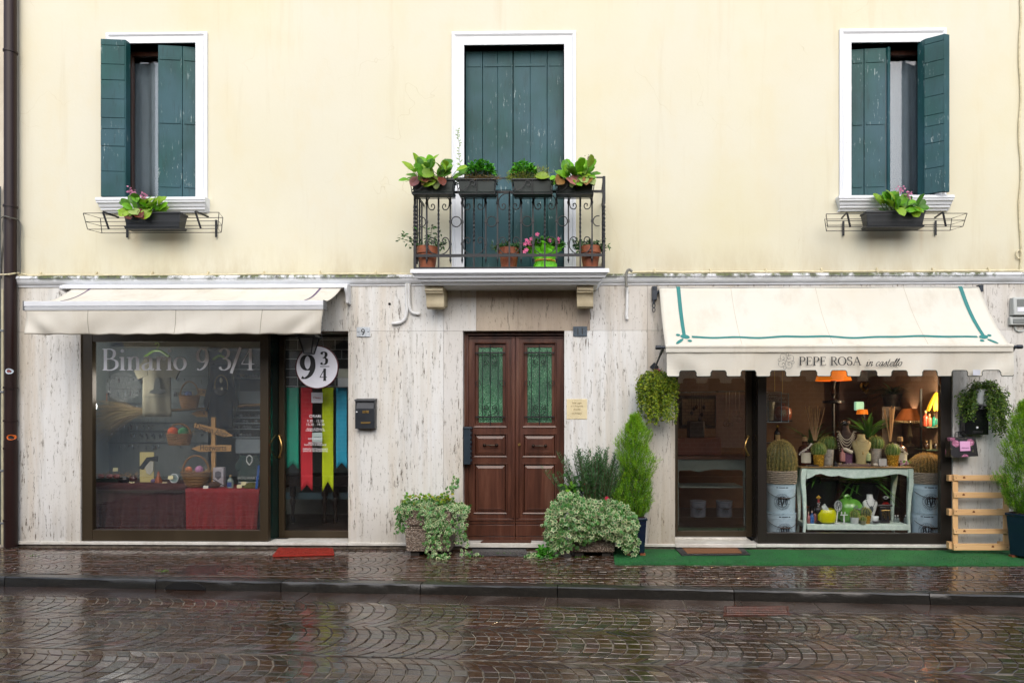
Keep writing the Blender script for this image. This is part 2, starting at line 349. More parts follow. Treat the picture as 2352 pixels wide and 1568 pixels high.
ALU = pm('white lacquered aluminium', '#d4d6d8', .35, .1, .08, 3); AWN1 = m_awning('cream awning cloth', '#dfdbcf', '#cfc7b4'); AWN2 = m_awning('ivory awning cloth', '#dcd9cd', '#d6cbb3')
TERRA = m_pal('terracotta', '#6f3a24', '#9c5c3c', 9, .6, None, .15); SOIL = m_pal('potting soil', '#1a130d', '#3a2a1c', 40, .9, None, .6); BLACKP = pm('black plastic', '#17181a', .4, 0, .2, 8)
def W(u): return u
# ================================================================ ground
R = random.Random(4)
KL, KR = G(0, 1317, 0), G(2352, 1360, 0)
kd = (KR-KL); kd.z = 0; kd.normalize(); kn = Vector((kd.y, -kd.x, 0))           # kn points to the street
if kn.y > 0: kn = -kn
ROAD_Z = -.088
def kloc(s, q, z): return KL+kd*s+kn*q+Vector((0, 0, z))
def ky(x): return KL.y+(x-KL.x)*kd.y/kd.x
g = MB(); g.add([(-80, -80, -.16), (80, -80, -.16), (80, 60, -.16), (-80, 60, -.16)], [(0, 1, 2, 3)])
struct(g.build('ground', m_pal('dark earth', '#2a2623', '#3b3530', 2, .7), flat=True))
HOLES = []                                                                      # picture quads on the paving kept free of setts
def inside(poly, x, y):
    r = False; n = len(poly)
    for i in range(n):
        a, b = poly[i], poly[(i+1) % n]
        if (a.y > y) != (b.y > y) and x < (b.x-a.x)*(y-a.y)/(b.y-a.y)+a.x: r = not r
    return r
MANHOLE = [G(u, v, ROAD_Z) for u, v in ((1662, 1391), (1811, 1390), (1817, 1413), (1660, 1413))]
COVER = [G(u, v, 0) for u, v in ((436, 1296), (527, 1296), (498, 1318), (400, 1318))]
def setts(frame, s0, s1, q0, nb, Wd, S, n, seed, keep, z0, hue, jit=.006, gap=.0062, tilt=.010):
    r = random.Random(seed); mb = MB(); Rr = Wd*.62
    arc = lambda q: sqrt(max(Rr*Rr-(q-Wd/2)**2, 1e-4))-Rr
    for b in range(nb):
        off = r.random()*S; ph = r.uniform(-.02, .02); flip = 1
        for i in range(int((s1-s0)/S)):
            cut = sorted(min(Wd, max(0, Wd*k/n+(r.uniform(-.012, .012) if 0 < k < n else 0))) for k in range(n+1))
            for k in range(n):
                c = []
                for di, kk in ((0, k), (1, k), (1, k+1), (0, k+1)):
                    q = cut[kk]; c.append(frame(s0+off+(i+di)*S+flip*arc(q)+r.uniform(-jit, jit)*.6, q0+b*Wd+q+ph+r.uniform(-jit, jit)*.6, 0))
                m = (c[0]+c[1]+c[2]+c[3])/4
                if not keep(m.x, m.y): continue
                h = z0+r.uniform(-.0022, .0022); tx, ty = r.gauss(0, tilt), r.gauss(0, tilt)
                lo, hi, mid = [], [], []
                for p in c:
                    d = (m-p); L = d.length or 1; a = p+d*(gap/L); e = p+d*((gap+.0055)/L)
                    z = h+(p.x-m.x)*tx+(p.y-m.y)*ty
                    lo.append((a.x, a.y, z0-.03)); mid.append((a.x, a.y, z-.0045)); hi.append((e.x, e.y, z+r.uniform(-.0006, .0006)))
                t = r.random(); col = hue(r, t)
                mb.add(lo+mid+hi, [(0, 1, 5, 4), (1, 2, 6, 5), (2, 3, 7, 6), (3, 0, 4, 7), (4, 5, 9, 8), (5, 6, 10, 9), (6, 7, 11, 10), (7, 4, 8, 11), (8, 9, 10, 11)], 0, col)
    return mb
def hue_road(r, t):
    b = C('#46321f') if t < .45 else C('#3b2d20') if t < .72 else C('#3b362a') if t < .9 else C('#47332c') if t < .985 else C('#563a2e') if t < .996 else C('#6d5d47')
    return sc(b, r.uniform(.7, 1.2))
def hue_pave(r, t):
    b = C('#45301f') if t < .6 else C('#392b1e') if t < .85 else C('#513529')
    return sc(b, r.uniform(.7, 1.2))
GUT = .30
rd = setts(kloc, -4.0, 18.0, .135+GUT, 11, .66, .104, 7, 11, lambda x, y: -9 < x < 8.4 and y > -9.3 and not inside(MANHOLE, x, y), ROAD_Z, hue_road)
for a, b in ((-5, 20),):
    rd.add([kloc(a, .12, ROAD_Z-.0065), kloc(b, .12, ROAD_Z-.0065), kloc(b, 8.5, ROAD_Z-.0065), kloc(a, 8.5, ROAD_Z-.0065)], [(3, 2, 1, 0)], 1)
struct(rd.build('road', [COB1, MORTAR], flat=True))
gu = MB(); s = -4.0
while s < 18:                                                                   # flat gutter slabs along the kerb
    L = R.uniform(.5, .8); c = sc(C('#38281f'), R.uniform(.7, 1.15))
    p = [kloc(s+.004, .138, ROAD_Z), kloc(s+L-.004, .138, ROAD_Z), kloc(s+L-.004, .132+GUT, ROAD_Z), kloc(s+.004, .132+GUT, ROAD_Z)]
    dz = R.uniform(-.003, .003); gu.hexa([q-Vector((0, 0, .05)) for q in p[::-1]]+[q+Vector((0, 0, dz)) for q in p[::-1]], 0, c); s += L
struct(gu.build('gutter', tintmat('wet gutter slab', .17, .35, 18, .4, 90, coat=.4), bevel=.004))
kb = MB(); s = -4.2
while s < 18:                                                                   # long kerb stones with a rough face
    L = R.uniform(1.25, 1.75); c = sc(C('#262420'), R.uniform(.8, 1.2)); q = []
    nx = 14
    def kf(a, b, s=s, L=L):
        prof = [(.005, -.02), (.005, .0), (.06, .001), (.115, .0), (.128, -.012), (.132, -.05), (.136, -.085), (.138, -.13)]
        i = min(int(b*7+1e-6), 7); y, z = prof[i]
        rr = random.Random(int((s+a*L)*5171)*31+i); k = 1 if i >= 4 else .25
        return kloc(s+.004+a*(L-.008), y+rr.uniform(-.007, .007)*k, z+rr.uniform(-.004, .004)*(k if i < 7 else 0)+.004)
    kb.grid(kf, nx, 7, 0, c); s += L
struct(kb.build('kerb', tintmat('wet basalt kerb', .3, .45, 30, .8, 60, coat=.25), ang=25))
def pv_keep(x, y): return -9 < x < 8.4 and y > ky(x)+.02 and y < -.045 and not inside(COVER, x, y)
pv = setts(lambda s, q, z: Vector((s, -.03-q, z)), -9, 8.6, .0, 5, .46, .082, 6, 23, pv_keep, 0.0, hue_pave, .003, .0022, .006)
pv.add([(-10, ky(-10)+.004, -.012), (9, ky(9)+.004, -.012), (9, .3, -.012), (-10, .3, -.012)], [(0, 1, 2, 3)], 1)
struct(pv.build('pavement', [COB2, MORTAR2], flat=True))
# iron covers
def plate(name, quad, mat, label, cat, zt, rib=0, seed=1):
    o = thing(name, label, cat, tuple(sum((Vector(q) for q in quad), Vector())/4))
    mb = MB(); up = Vector((0, 0, zt)); ins = lambda k: [q+(sum(quad, Vector())/4-q)*k for q in quad]
    a, b = ins(0.01), ins(.09)
    q = a+b
    mb.add([p+up for p in q], [(0, 1, 5, 4), (1, 2, 6, 5), (2, 3, 7, 6), (3, 0, 4, 7)]); mb.add([p+Vector((0, 0, -.03)) for p in a]+[p+up for p in a], [(0, 1, 5, 4), (1, 2, 6, 5), (2, 3, 7, 6), (3, 0, 4, 7)])
    mb.build('frame', mat, o, flat=True)
    c = MB(); d = ins(.1); z = up*.6; c.add([p+z for p in d], [(0, 1, 2, 3)])
    if rib:
        for i in range(rib):
            for j in range(max(3, rib//4)):
                u, v = (i+.5)/rib, (j+.5)/max(3, rib//4)
                p = (d[0]*(1-u)+d[1]*u)*(1-v)+(d[3]*(1-u)+d[2]*u)*v+z
                c.hexa([p+Vector((x, y, 0)) for x, y in ((-.012, -.006), (.012, -.006), (.012, .006), (-.012, .006))]+[p+Vector((x*.6, y*.6, .004)) for x, y in ((-.012, -.006), (.012, -.006), (.012, .006), (-.012, .006))])
    c.build('lid', mat, o, flat=True); return o
plate('manhole_cover', MANHOLE, m_pal('wet rusty iron', '#2c1710', '#5a2c1c', 12, .3, None, .4, .5), 'rusty rectangular iron manhole cover set in the wet cobbled road', 'manhole cover', .0, 22)
plate('access_cover', COVER, m_pal('dark stone cover', '#2a2523', '#3a322d', 12, .18, None, .2), 'dark square utility cover let into the pavement before the cream awning shop', 'utility cover', -.001)
dr = MB(); a = G(385, 1348, ROAD_Z); c = kloc((a-KL).dot(kd)+.24, .150, ROAD_Z+.004)   # gully mouth under the kerb: a flat black face paints its dark
pts = [(.21*cos(t), .075*sin(t)) for t in [pi*i/10 for i in range(11)]]
dr.add([c+kd*x+Vector((0, 0, z)) for x, z in pts]+[c+kd*x*.97+Vector((0, 0, z*.95))-kn*.03 for x, z in pts], [tuple(range(11)), *[(i+1, i, i+11, i+12) for i in range(10)]])
tag(dr.build('drain_opening', pm('painted hole dark', '#060606', .9), flat=True), 'half-round drain mouth under the kerb, its dark painted on a flat face', 'drain')
# ================================================================ walls
def wall(x0, x1, z0, z1, y0, y1, holes, mb=None, m=0, c=None):
    mb = mb or MB(); xs = sorted({x0, x1, *[h[0] for h in holes], *[h[1] for h in holes]}); zs = sorted({z0, z1, *[h[2] for h in holes], *[h[3] for h in holes]})
    xs = [x for x in xs if x0 <= x <= x1]; zs = [z for z in zs if z0 <= z <= z1]
    hole = lambda x, z: any(h[0] < x < h[1] and h[2] < z < h[3] for h in holes)
    for i in range(len(xs)-1):
        for j in range(len(zs)-1):
            a, b, d, e = xs[i], xs[i+1], zs[j], zs[j+1]
            if hole((a+b)/2, (d+e)/2): continue
            mb.add([(a, y0, d), (b, y0, d), (b, y0, e), (a, y0, e)], [(0, 1, 2, 3)], m, c); mb.add([(a, y1, d), (b, y1, d), (b, y1, e), (a, y1, e)], [(3, 2, 1, 0)], m, c)
    for a, b, d, e in holes:
        for q in (((a, d), (a, e)), ((a, e), (b, e)), ((b, e), (b, d)), ((b, d), (a, d))):
            (xa, za), (xb, zb) = q; mb.add([(xa, y0, za), (xb, y0, zb), (xb, y1, zb), (xa, y1, za)], [(0, 1, 2, 3)], m, c)
    return mb
def hole(u0, v0, u1, v1, Y=0.0): um = (u0+u1)/2; return (X(u0, Y), X(u1, Y), Zv(v1, um, Y), Zv(v0, um, Y))
HOUSE = thing('townhouse', 'two-storey cream plastered townhouse with travertine ground floor and two shops', 'building', (0, .2, 0))
XL, XR = X(44), X(2990)
ZC = Zv(634)
WL, WC, WR = hole(271, 101, 451, 459), hole(1066.5, 104.5, 1296, 617), hole(1954, 99, 2145, 455)
wall(XL, XR, ZC, Zv(-420), 0, .3, [WL, WC, WR]).build('upper_wall', PLASTER, HOUSE, flat=True)
# stone cladding: slabs with fine open joints
st = MB(); Y0 = -.02
DL, DC, DR = hole(188, 762, 801, 1252, Y0), hole(1064, 761, 1296, 1252, Y0), hole(1550, 762, 2186, 1252, Y0)
ZS, ZB, ZT = Zv(760), .045, ZC-.002
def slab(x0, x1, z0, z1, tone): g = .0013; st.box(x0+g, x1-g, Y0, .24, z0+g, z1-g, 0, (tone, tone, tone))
ups = [44, 190, 420, 640, 801, 1019, 1094, 1190, 1355, 1487, 1550, 1760, 1990, 2190, 2263, 2460, 2700, 2990]
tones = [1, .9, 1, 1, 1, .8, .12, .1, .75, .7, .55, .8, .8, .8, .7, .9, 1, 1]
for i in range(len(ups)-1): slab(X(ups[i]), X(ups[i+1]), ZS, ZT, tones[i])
for u0, u1, tn in ((44, 188, .93), (801, 1019, 1), (1019, 1064, .78), (1296, 1487, .97), (1487, 1550, .62), (2186, 2420, .8), (2420, 2700, .95), (2700, 2990, 1)): slab(X(u0), X(u1), ZB, ZS, tn)
st.build('stone_cladding', TRAV, HOUSE, flat=True)
for u0, u1 in ((44, 640), (640, 801), (801, 1064), (1296, 1550), (1736, 2186), (2186, 2990)):
    pl = MB(); pl.box(X(u0)+.001, X(u1)-.001, -.045, .2, .036, .07); pl.build('plinth_strip', MARBLE, HOUSE, bevel=.004)
pl = MB(); pl.box(X(640), X(801), .2001, .5, .045, .062); pl.build('door_step', MARBLE, HOUSE, bevel=.004)
lp = MB(); lp.box(XL, XR, -.015, .2, -.02, .034); lp.build('wall_base', m_pal('damp grimy base', '#3d362f', '#8b8174', 9, .4, (1, 1, 2)), HOUSE, flat=True)
# door steps
sp = MB(); sp.box(X(1062), X(1298), -.055, .3, .02, .075); sp.build('door_step', MARBLE, HOUSE, bevel=.006)
sp = MB(); sp.box(X(1550), X(1735), -.05, .5, .03, .075); sp.box(X(1551), X(1727), .2, .5, .0755, .1); sp.build('door_step', MARBLE, HOUSE, bevel=.006)
# cornice
def cprof(zt): 
    return [(.05, zt), (-.085, zt), (-.09, zt-.02), (-.09, zt-.032), (-.078, zt-.036), (-.076, zt-.05), (-.066, zt-.075), (-.048, zt-.098), (-.034, zt-.108), (-.034, zt-.122), (.05, zt-.122)]
cz = Zv(634)+.005
cm = MB(); cm.xprism(cprof(cz), X(42), X(985)); cm.xprism(cprof(cz), X(1362), XR); cm.build('cornice', CORN, HOUSE, ang=30)
# ---- windows: surround (the part) with shutters, sill, glazing
def surround(mb, u0, v0, u1, v1, h, foot=True):
    x0, x1 = X(u0), X(u1); zt = Zv(v0, (u0+u1)/2); zb = h[2]-.002; a, b, d, e = h
    pr = [(0, 0, -.022), (.22, 0, -.034), (.30, 0, -.028), (.36, 0, -.02), (1, 0, -.02)]
    def member(p0, p1, q0, q1):                    # outer edge p0-p1, inner edge q0-q1 in (x, z)
        n = len(pr); vs = []
        for (o, i) in ((p0, q0), (p1, q1)):
            vs.append((o[0], .01, o[1]))
            for k, _, y in pr: vs.append((o[0]+(i[0]-o[0])*k, y, o[1]+(i[1]-o[1])*k))
            vs.append((i[0], .17, i[1]))
        m = n+2; mb.add(vs, [(k, k+1, m+k+1, m+k) for k in range(m-1)])
    member((x0, zt), (x1, zt), (a, e), (b, e)); member((x0, zb), (x0, zt), (a, zb), (a, e)); member((x1, zt), (x1, zb), (b, e), (b, zb))
def sill(par, u0, v0, u1, v1):
    um = (u0+u1)/2; z1, z0 = Zv(v0, um), Zv(v1, um); H = z1-z0; mb = MB()
    prof = [(.16, z1+.003), (-.11, z1), (-.115, z1-.2*H), (-.105, z1-.27*H), (-.105, z1-.36*H), (-.085, z1-.45*H), (-.075, z1-.62*H), (-.06, z1-.68*H), (-.06, z1-.8*H), (-.035, z1-.9*H), (-.03, z0), (.02, z0)]
    n = len(prof); vs = []
    for x, k in ((X(u0), 1), (X(u1), -1)):
        for y, z in prof: vs.append((x+k*(.11+y)*.55*(1 if y < .02 else 0), y, z))
    mb.add(vs, [tuple(range(n))[::-1], tuple(range(n, 2*n))]+[(i, (i+1) % n, (i+1) % n+n, i+n) for i in range(n)]); mb.build('sill', WHITE, par, ang=30)
def leafpanel(mb, a, b, z0, z1, t=.035, kind='v', bands=(), boards=2, r=R):
    """shutter leaf between plan points a and b (x, y); kind v: upright boards with iron straps, h: cross boards of the inner face"""
    a, b = Vector((*a, 0)), Vector((*b, 0)); d = b-a; L = d.length; d.normalize(); nrm = Vector((d.y, -d.x, 0)); nrm = nrm if nrm.y < 0 else -nrm
    def blk(s0, s1, za, zb, f0, f1):
        p = [a+d*s0+nrm*f0, a+d*s1+nrm*f0, a+d*s1+nrm*f1, a+d*s0+nrm*f1]
        p = p if d.x >= 0 else [p[1], p[0], p[3], p[2]]
        mb.hexa([q+Vector((0, 0, za)) for q in p[::-1]]+[q+Vector((0, 0, zb)) for q in p[::-1]])
    if kind == 'v':
        for i in range(boards): blk(L*i/boards+.0015, L*(i+1)/boards-.0015, z0, z1, -t, r.uniform(-.001, .001))
        for f in bands: z = z0+(z1-z0)*f; blk(.02, L-.02, z-.018, z+.018, .0015, .007)
    else:
        blk(0, L, z0, z1, -t, -.006); z = z0
        cuts = sorted([z0+(z1-z0)*q for q in (0, .16, .32, .43, .5, .62, .74, .84, .96, 1)])
        for i in range(len(cuts)-1): blk(0.002, L-.002, cuts[i]+.002, cuts[i+1]-.002, -.007, r.uniform(0, .003))
def pane_frame(mb, x0, x1, z0, z1, y0, y1, t):
    mb.box(x0, x0+t, y0, y1, z0, z1); mb.box(x1-t, x1, y0, y1, z0, z1); mb.box(x0+t, x1-t, y0+.001, y1-.001, z0, z0+t); mb.box(x0+t, x1-t, y0+.001, y1-.001, z1-t, z1)
CURT = pm('grey white curtain', '#66757e', .8, 0, .12, 2); BROWNF = m_doorwood('brown window wood', (1, 1, .1), .8)
def curtain(par, x0, x1, z0, z1, y, edge=None):
    mb = MB(); rr = random.Random(int(x0*100)); ph = rr.random()*6
    mb.grid(lambda a, b: (x0+(x1-x0)*a, y+.018*sin(a*19+ph)+.01*sin(a*43+b), z0+(z1-z0)*b), 60, 6); return mb.build('curtain', CURT, par, solid=.002)
def upper_window(h, u0, v0, u1, v1, lab):
    mb = MB(); surround(mb, u0, v0, u1, v1, h); o = mb.build('window', WHITE, HOUSE, ang=30); o['label'] = lab
    f = MB(); a, b, d, e = h; pane_frame(f, a-.02, b+.02, d-.02, e+.02, .17, .23, .075); f.box((a+b)/2-.035, (a+b)/2+.035, .165, .225, d+.05, e-.05); f.build('window_frame', BROWNF, o, bevel=.004)
    g2 = MB(); g2.box(a+.05, b-.05, .2, .206, d+.05, e-.05); g2.build('pane', GLASS, o, flat=True)
    rm = MB(); rm.box(a-.3, b+.3, .301, 1.6, d-.1, e+.2); return o, rm
wl, r1 = upper_window(WL, 245, 77, 478, 460, 'white framed window with the left shutter folded back')
wr, r2 = upper_window(WR, 1927, 68, 2172, 456, 'white framed window with the right shutter swung out')
for rm in (r1, r2): 
    q = rm.build('room', pm('dim room', '#3a3835', .9), HOUSE, flat=True)
curtain(wl, WL[0]+.04, WL[1]-.04, WL[2]+.02, WL[3]-.1, .27); curtain(wr, WR[0]+.04, WR[1]-.04, WR[2]+.02, WR[3]-.08, .27)
sill(wl, 234, 459, 482, 491); sill(wr, 1919, 455, 2180, 486)
def shutter(par, segs, z0, z1, **k):
    mb = MB()
    for a, b, kind, bands, bd in segs: leafpanel(mb, a, b, z0, z1, kind=kind, bands=bands, boards=bd)
    return mb.build('shutter', SHUT, par, bevel=.003)
BN = (.085, .5, .915)
z0, z1 = WL[2]+.01, WL[3]-.012
shutter(wl, [((X(231, -.11), -.11), (X(287, -.085), -.085), 'h', (), 1), ((X(289, -.08), -.083), (X(300, 0.0), .0), 'v', (), 1)], z0+.0, z1+.02)
shutter(wl, [((X(361, -.03), -.015), (X(418, .01), .015), 'v', BN, 1), ((X(418.6, .01), .015), (X(451, .03), .05), 'v', BN, 1)], z0, z1-.01)
z0, z1 = WR[2]+.01, WR[3]-.012
shutter(wr, [((X(1954.5, .06), .06), (X(1984.3, .045), .045), 'v', BN, 1), ((X(1985, .045), .045), (X(2035, .03), .03), 'v', BN, 1), ((X(2035, .03), .03), (X(2041, .0), -.0), 'v', (), 1)], z0, z1-.03)
shutter(wr, [((X(2107, .02), .02), (X(2120, -.03), -.06), 'v', (), 1), ((X(2121, -.05), -.065), (X(2167, -.16), -.17), 'h', (), 1), ((X(2168, -.17), -.172), (X(2180, -.14), -.15), 'v', (), 1)], z0+.01, z1+.02)
# balcony door opening with closed shutters
mb = MB(); surround(mb, 1038, 74, 1323, 617, WC); wc = mb.build('window', WHITE, HOUSE, ang=30); wc['label'] = 'tall white framed balcony opening with closed green shutters'
z0, z1 = Zv(640), Zv(116, 1176, .12)
for (ua, ub, uc) in ((1069, 1108, 1178), (1295, 1257, 1179)):
    bd = (.012, .40, .935)
    shutter(wc, [((X(ua, .12), .12), (X(ub, .12), .12), 'v', bd, 1), ((X(ub+(.6 if ub < uc else -.6), .12), .12), (X(uc+(-.4 if ub < uc else .4), .12), .12), 'v', bd, 2)], z0, z1)
bk = MB(); bk.box(WC[0]-.05, WC[1]+.05, .19, .25, z0, WC[3]+.05); bk.build('door_lining', SHUT, wc, flat=True)
# ---- balcony slab and brackets
def slabprof(zt):
    return [(.1, zt), (-.52, zt), (-.525, zt-.045), (-.505, zt-.05), (-.5, zt-.062), (-.485, zt-.07), (-.478, zt-.092), (-.45, zt-.1), (-.44, zt-.125), (-.41, zt-.14), (-.395, zt-.158), (.1, zt-.158)]
zt = P(1176, 617, -.52).z; pf = slabprof(zt); n = len(pf); vs = []
for x, k in ((X(942, -.52), 1), (X(1400, -.52), -1)):
    for y, z in pf: vs.append((x+k*(.525+y if y < .05 else .525-.395), y, z))
mb = MB(); mb.add(vs, [tuple(range(n))[::-1], tuple(range(n, 2*n))]+[(i, (i+1) % n, (i+1) % n+n, i+n) for i in range(n)])
bal = mb.build('balcony_slab', WHITE, HOUSE, ang=30)
CREAMST = m_pal('cream painted stone', '#b7a98a', '#d3c7a8', 6, .7, None, .15)
BT = zt-.16
for u0, u1 in ((977, 1018), (1325, 1363)):
    x0, x1 = X(u0, -.3), X(u1, -.3); H = BT-P(1000, 703, -.12).z
    pr = [(-.022, BT), (-.33, BT), (-.335, BT-.05), (-.315, BT-.055), (-.31, BT-.075)]+[(-.31+.06*sin(t)*1.0, BT-.075-.1*(1-cos(t))) for t in [pi/2*i/6 for i in range(1, 7)]]+[(-.25, BT-.19), (-.235, BT-.225), (-.19, BT-.245), (-.15, BT-H), (-.022, BT-H)]
    b = MB(); b.xprism(pr, x0, x1); b.build('bracket', CREAMST, bal, ang=30, bevel=.004)
# ---- wooden front door
def door_leaf(u0, u1, hinge, nm):
    Y = .11; mb = MB(); x0, x1 = X(u0, Y), X(u1, Y); zb, zt2 = Zv(1190, 1180, Y), Zv(773, 1180, Y)
    px = (1089.5, 1162.7) if u0 < 1150 else (1202, 1276)
    xa, xb = X(px[0], Y), X(px[1], Y)
    rows = [(788, 979), (997.6, 1047), (1065.7, 1177)]
    zz = [(Zv(b, 1180, Y), Zv(a, 1180, Y)) for a, b in rows]
    wall(x0, x1, zb, zt2, Y, Y+.05, [(xa, xb, a, b) for a, b in zz], mb)
    mb.box(x0-.0, x1, Y-.018, Y, zt2-.02, zt2); mb.box(x0, x1, Y-.015, Y+.05, Zv(1196, 1180, Y), zb); mb.box(x0, x1, Y-.004, Y+.05, Zv(1203.5, 1180, Y), Zv(1196.6, 1180, Y))
    mb.box(x0, x1, Y-.012, Y+.05, Zv(1230, 1180, Y), Zv(1204.2, 1180, Y)); mb.box(x0, x1, Y-.006, Y+.05, .078, Zv(1231, 1180, Y))
    sx = (x1-.045, x1) if u0 < 1150 else (x0, x0+.045)
    mb.box(sx[0], sx[1], Y-.022, Y, zb, zt2-.021); mb.box(sx[0]+.012, sx[1]-.012, Y-.032, Y-.02, zb+.01, zt2-.03)
    o = mb.build('door', DOORW, HOUSE, bevel=.004); o['label'] = nm
    for k, (a, b) in enumerate(zz):
        m2 = MB()
        def ring(i0, ya, i1, yb):
            q0 = [(xa+i0, a+i0), (xb-i0, a+i0), (xb-i0, b-i0), (xa+i0, b-i0)]; q1 = [(xa+i1, a+i1), (xb-i1, a+i1), (xb-i1, b-i1), (xa+i1, b-i1)]
            m2.add([(x, ya, z) for x, z in q0]+[(x, yb, z) for x, z in q1], [(i, (i+1) % 4, (i+1) % 4+4, i+4) for i in range(4)])
        ring(0, Y-.006, .0, Y+.001); ring(-.014, Y-.001, -.010, Y-.012); ring(-.010, Y-.012, .004, Y-.006); ring(.004, Y-.006, .012, Y+.03)
        if k == 0:
            ring(.012, Y+.03, .045, Y+.03); ring(.045, Y+.03, .05, Y+.045); m2.build('glazing_frame', DOORW, o, flat=True)
            gl = MB(); gl.box(xa+.046, xb-.046, Y+.042, Y+.046, a+.046, b-.046); gl.build('glass', m_ribglass() if 'green hammered glass' not in bpy.data.materials else bpy.data.materials['green hammered glass'], o, flat=True)
            gr = MB(); yg = Y-.004; xm = (xa+xb)/2; w = xb-xa; H = b-a; r = .0055
            for f in (.115, .885): gr.box(xa+.012, xb-.012, yg-.006, yg+.006, b-H*f-.009, b-H*f+.009)
            gr.tube([(xm, yg, a+.012), (xm, yg, b-.012)], r, 6)
            for sgn in (-1, 1):
                xx = xm+sgn*w*.245; gr.tube([(xx, yg, a+.09), (xx, yg, b-.09)], r*.8, 6)
                for tp in (1, -1):
                    zc = (b-H*.14) if tp > 0 else (a+H*.14); pts = [(xm+sgn*w*.2*sin(t), yg, zc-tp*.055*(1-cos(t))) for t in [pi*.62*i/8 for i in range(9)]]
                    ex, ez = pts[-1][0], pts[-1][2]; cx, czz = xm+sgn*w*.125, ez-tp*.012
                    for i in range(1, 15): t = i/14*pi*2.6; rr2 = .034*(1-i/19); pts.append((cx+sgn*rr2*cos(t), yg, czz-tp*rr2*sin(t)))
                    gr.tube(pts, .0042, 5)
                cx = xm+sgn*w*.375; gr.tube([(cx+.033*cos(t), yg, (a+b)/2+.02+.033*sin(t)) for t in [2*pi*i/16 for i in range(16)]], .0042, 5, closed=True)
            gr.build('grille', IRON, o)
        else:
            ring(.012, Y+.03, .016, Y+.012); ring(.016, Y+.012, .05, Y-.002); ring(.05, Y-.002, .054, Y+.003)
            m2.add([(x, Y+.003, z) for x, z in ((xa+.054, a+.054), (xb-.054, a+.054), (xb-.054, b-.054), (xa+.054, b-.054))], [(0, 1, 2, 3)]); m2.build('panel', DOORW, o, flat=True)
    hm = MB(); uc, vc = ((1127, 1022) if u0 < 1150 else (1239, 1023.5)); c = P(uc, vc, Y-.03); L = .075
    for sgn in (-1, 1): hm.ball((c.x+sgn*L, c.y-.012, c.z), .021, .018, .021); hm.tube([(c.x+sgn*L, c.y, c.z), (c.x+sgn*L, Y+.01, c.z)], .009, 8)
    hm.tube([(c.x-L, c.y-.012, c.z), (c.x-.03, c.y-.012, c.z), (c.x, c.y-.012, c.z), (c.x+.03, c.y-.012, c.z), (c.x+L, c.y-.012, c.z)], [.006, .008, .012, .008, .006], 8)
    hm.build('handle', pm('dark bronze', '#241a12', .25, .7, .2, 20), o)
    if u0 > 1150:
        c = P(1193, 1020, Y); k = MB(); k.tube([(c.x, Y-.04, c.z), (c.x, Y+.01, c.z)], .016, 14); k.build('lock', BRASS, o)
    return o
fr = MB(); Y = .08
x0, x1 = X(1070, Y), X(1300, Y); zt2 = Zv(766, 1180, Y)
fr.box(x0-.06, x0+.012, Y, .2, .07, zt2+.05); fr.box(x1-.012, x1+.06, Y, .2, .07, zt2+.05); fr.box(x0+.012, x1-.012, Y+.001, .2, zt2-.02, zt2+.05)
fr.box(x0+.012, x0+.026, Y-.012, Y+.05, .07, zt2-.02); fr.box(x1-.026, x1-.012, Y-.012, Y+.05, .07, zt2-.02)
fr.build('door_frame', DOORW, HOUSE, bevel=.005)
door_leaf(1072.5, 1183.2, 0, 'left leaf of the dark wooden front door'); door_leaf(1184.3, 1295, 1, 'right leaf of the dark wooden front door')
bk = MB(); bk.box(x0, x1, .2, .26, .06, zt2); bk.build('door_lining', pm('black lining', '#0b0a09', .9), HOUSE, flat=True)
# ---- shop fronts
def pull(par, u, v0, v1, Y, sgn):
    a, b = P(u, v0, Y), P(u, v1, Y); mb = MB(); L = (a.z-b.z)
    pts = [(a.x+sgn*.05*sin(pi*i/12), Y-.03-.035*sin(pi*i/12), a.z-L*i/12) for i in range(13)]
    mb.tube(pts, .0105, 8)
    for q in (a, b): mb.tube([(q.x, Y-.035, q.z), (q.x, Y+.006, q.z)], [.012, .02], 10)
    return mb.build('handle', BRASS, par)
# left
f = MB(); Y = .0; xa, xb, xc, xd = X(188, Y), X(212, Y), X(597, Y), X(616, Y); z0, z1, z2, z3 = .073, Zv(1217, 400, Y), Zv(784, 400, Y), Zv(757, 400, Y)
f.box(xa, xb, Y, .07, z0, z3); f.box(xc, xd, Y, .07, z0, z3); f.box(xb, xc, Y+.003, .068, z0, z1); f.box(xb, xc, Y+.003, .068, z2, z3)
SW1 = f.build('shop_window', BRONZE, HOUSE, bevel=.003); SW1['label'] = 'wide bronze framed display window of the shop under the cream awning'
g2 = MB(); g2.box(xb-.005, xc+.005, .03, .036, z1-.005, z2+.005); g2.build('pane', glassmat('left display glass', .13), SW1, flat=True)
rp = MB(); rp.box(xd-.02, xd, .0705, .33, z0, z3); rp.build('return_panel', pm('dark green glossy panel', '#0c2a26', .12, 0, .3, 3, coat=.6), SW1, flat=True)
f = MB(); Y = .28; xa, xb, xc, xd = X(640, Y), X(653, Y), X(800, Y)+.03, X(800, Y)+.09; z1, z2, z3 = Zv(1218, 720, Y), Zv(774, 720, Y), Zv(758, 720, Y)
f.box(xa, xb, Y, Y+.05, .065, z3); f.box(xc, xd, Y, Y+.05, .065, z3); f.box(xb, xc, Y+.002, Y+.048, .065, z1); f.box(xb, xc, Y+.002, Y+.048, z2, z3)
SD1 = f.build('shop_door', BRONZE, HOUSE, bevel=.003); SD1['label'] = 'glazed bronze shop door hung with coloured banners'
g2 = MB(); g2.box(xb-.005, xc+.005, Y+.02, Y+.026, z1-.005, z2+.005); g2.build('pane', glassmat('left door glass', .07), SD1, flat=True)
pull(SD1, 643, 1000, 1049, Y, 1)
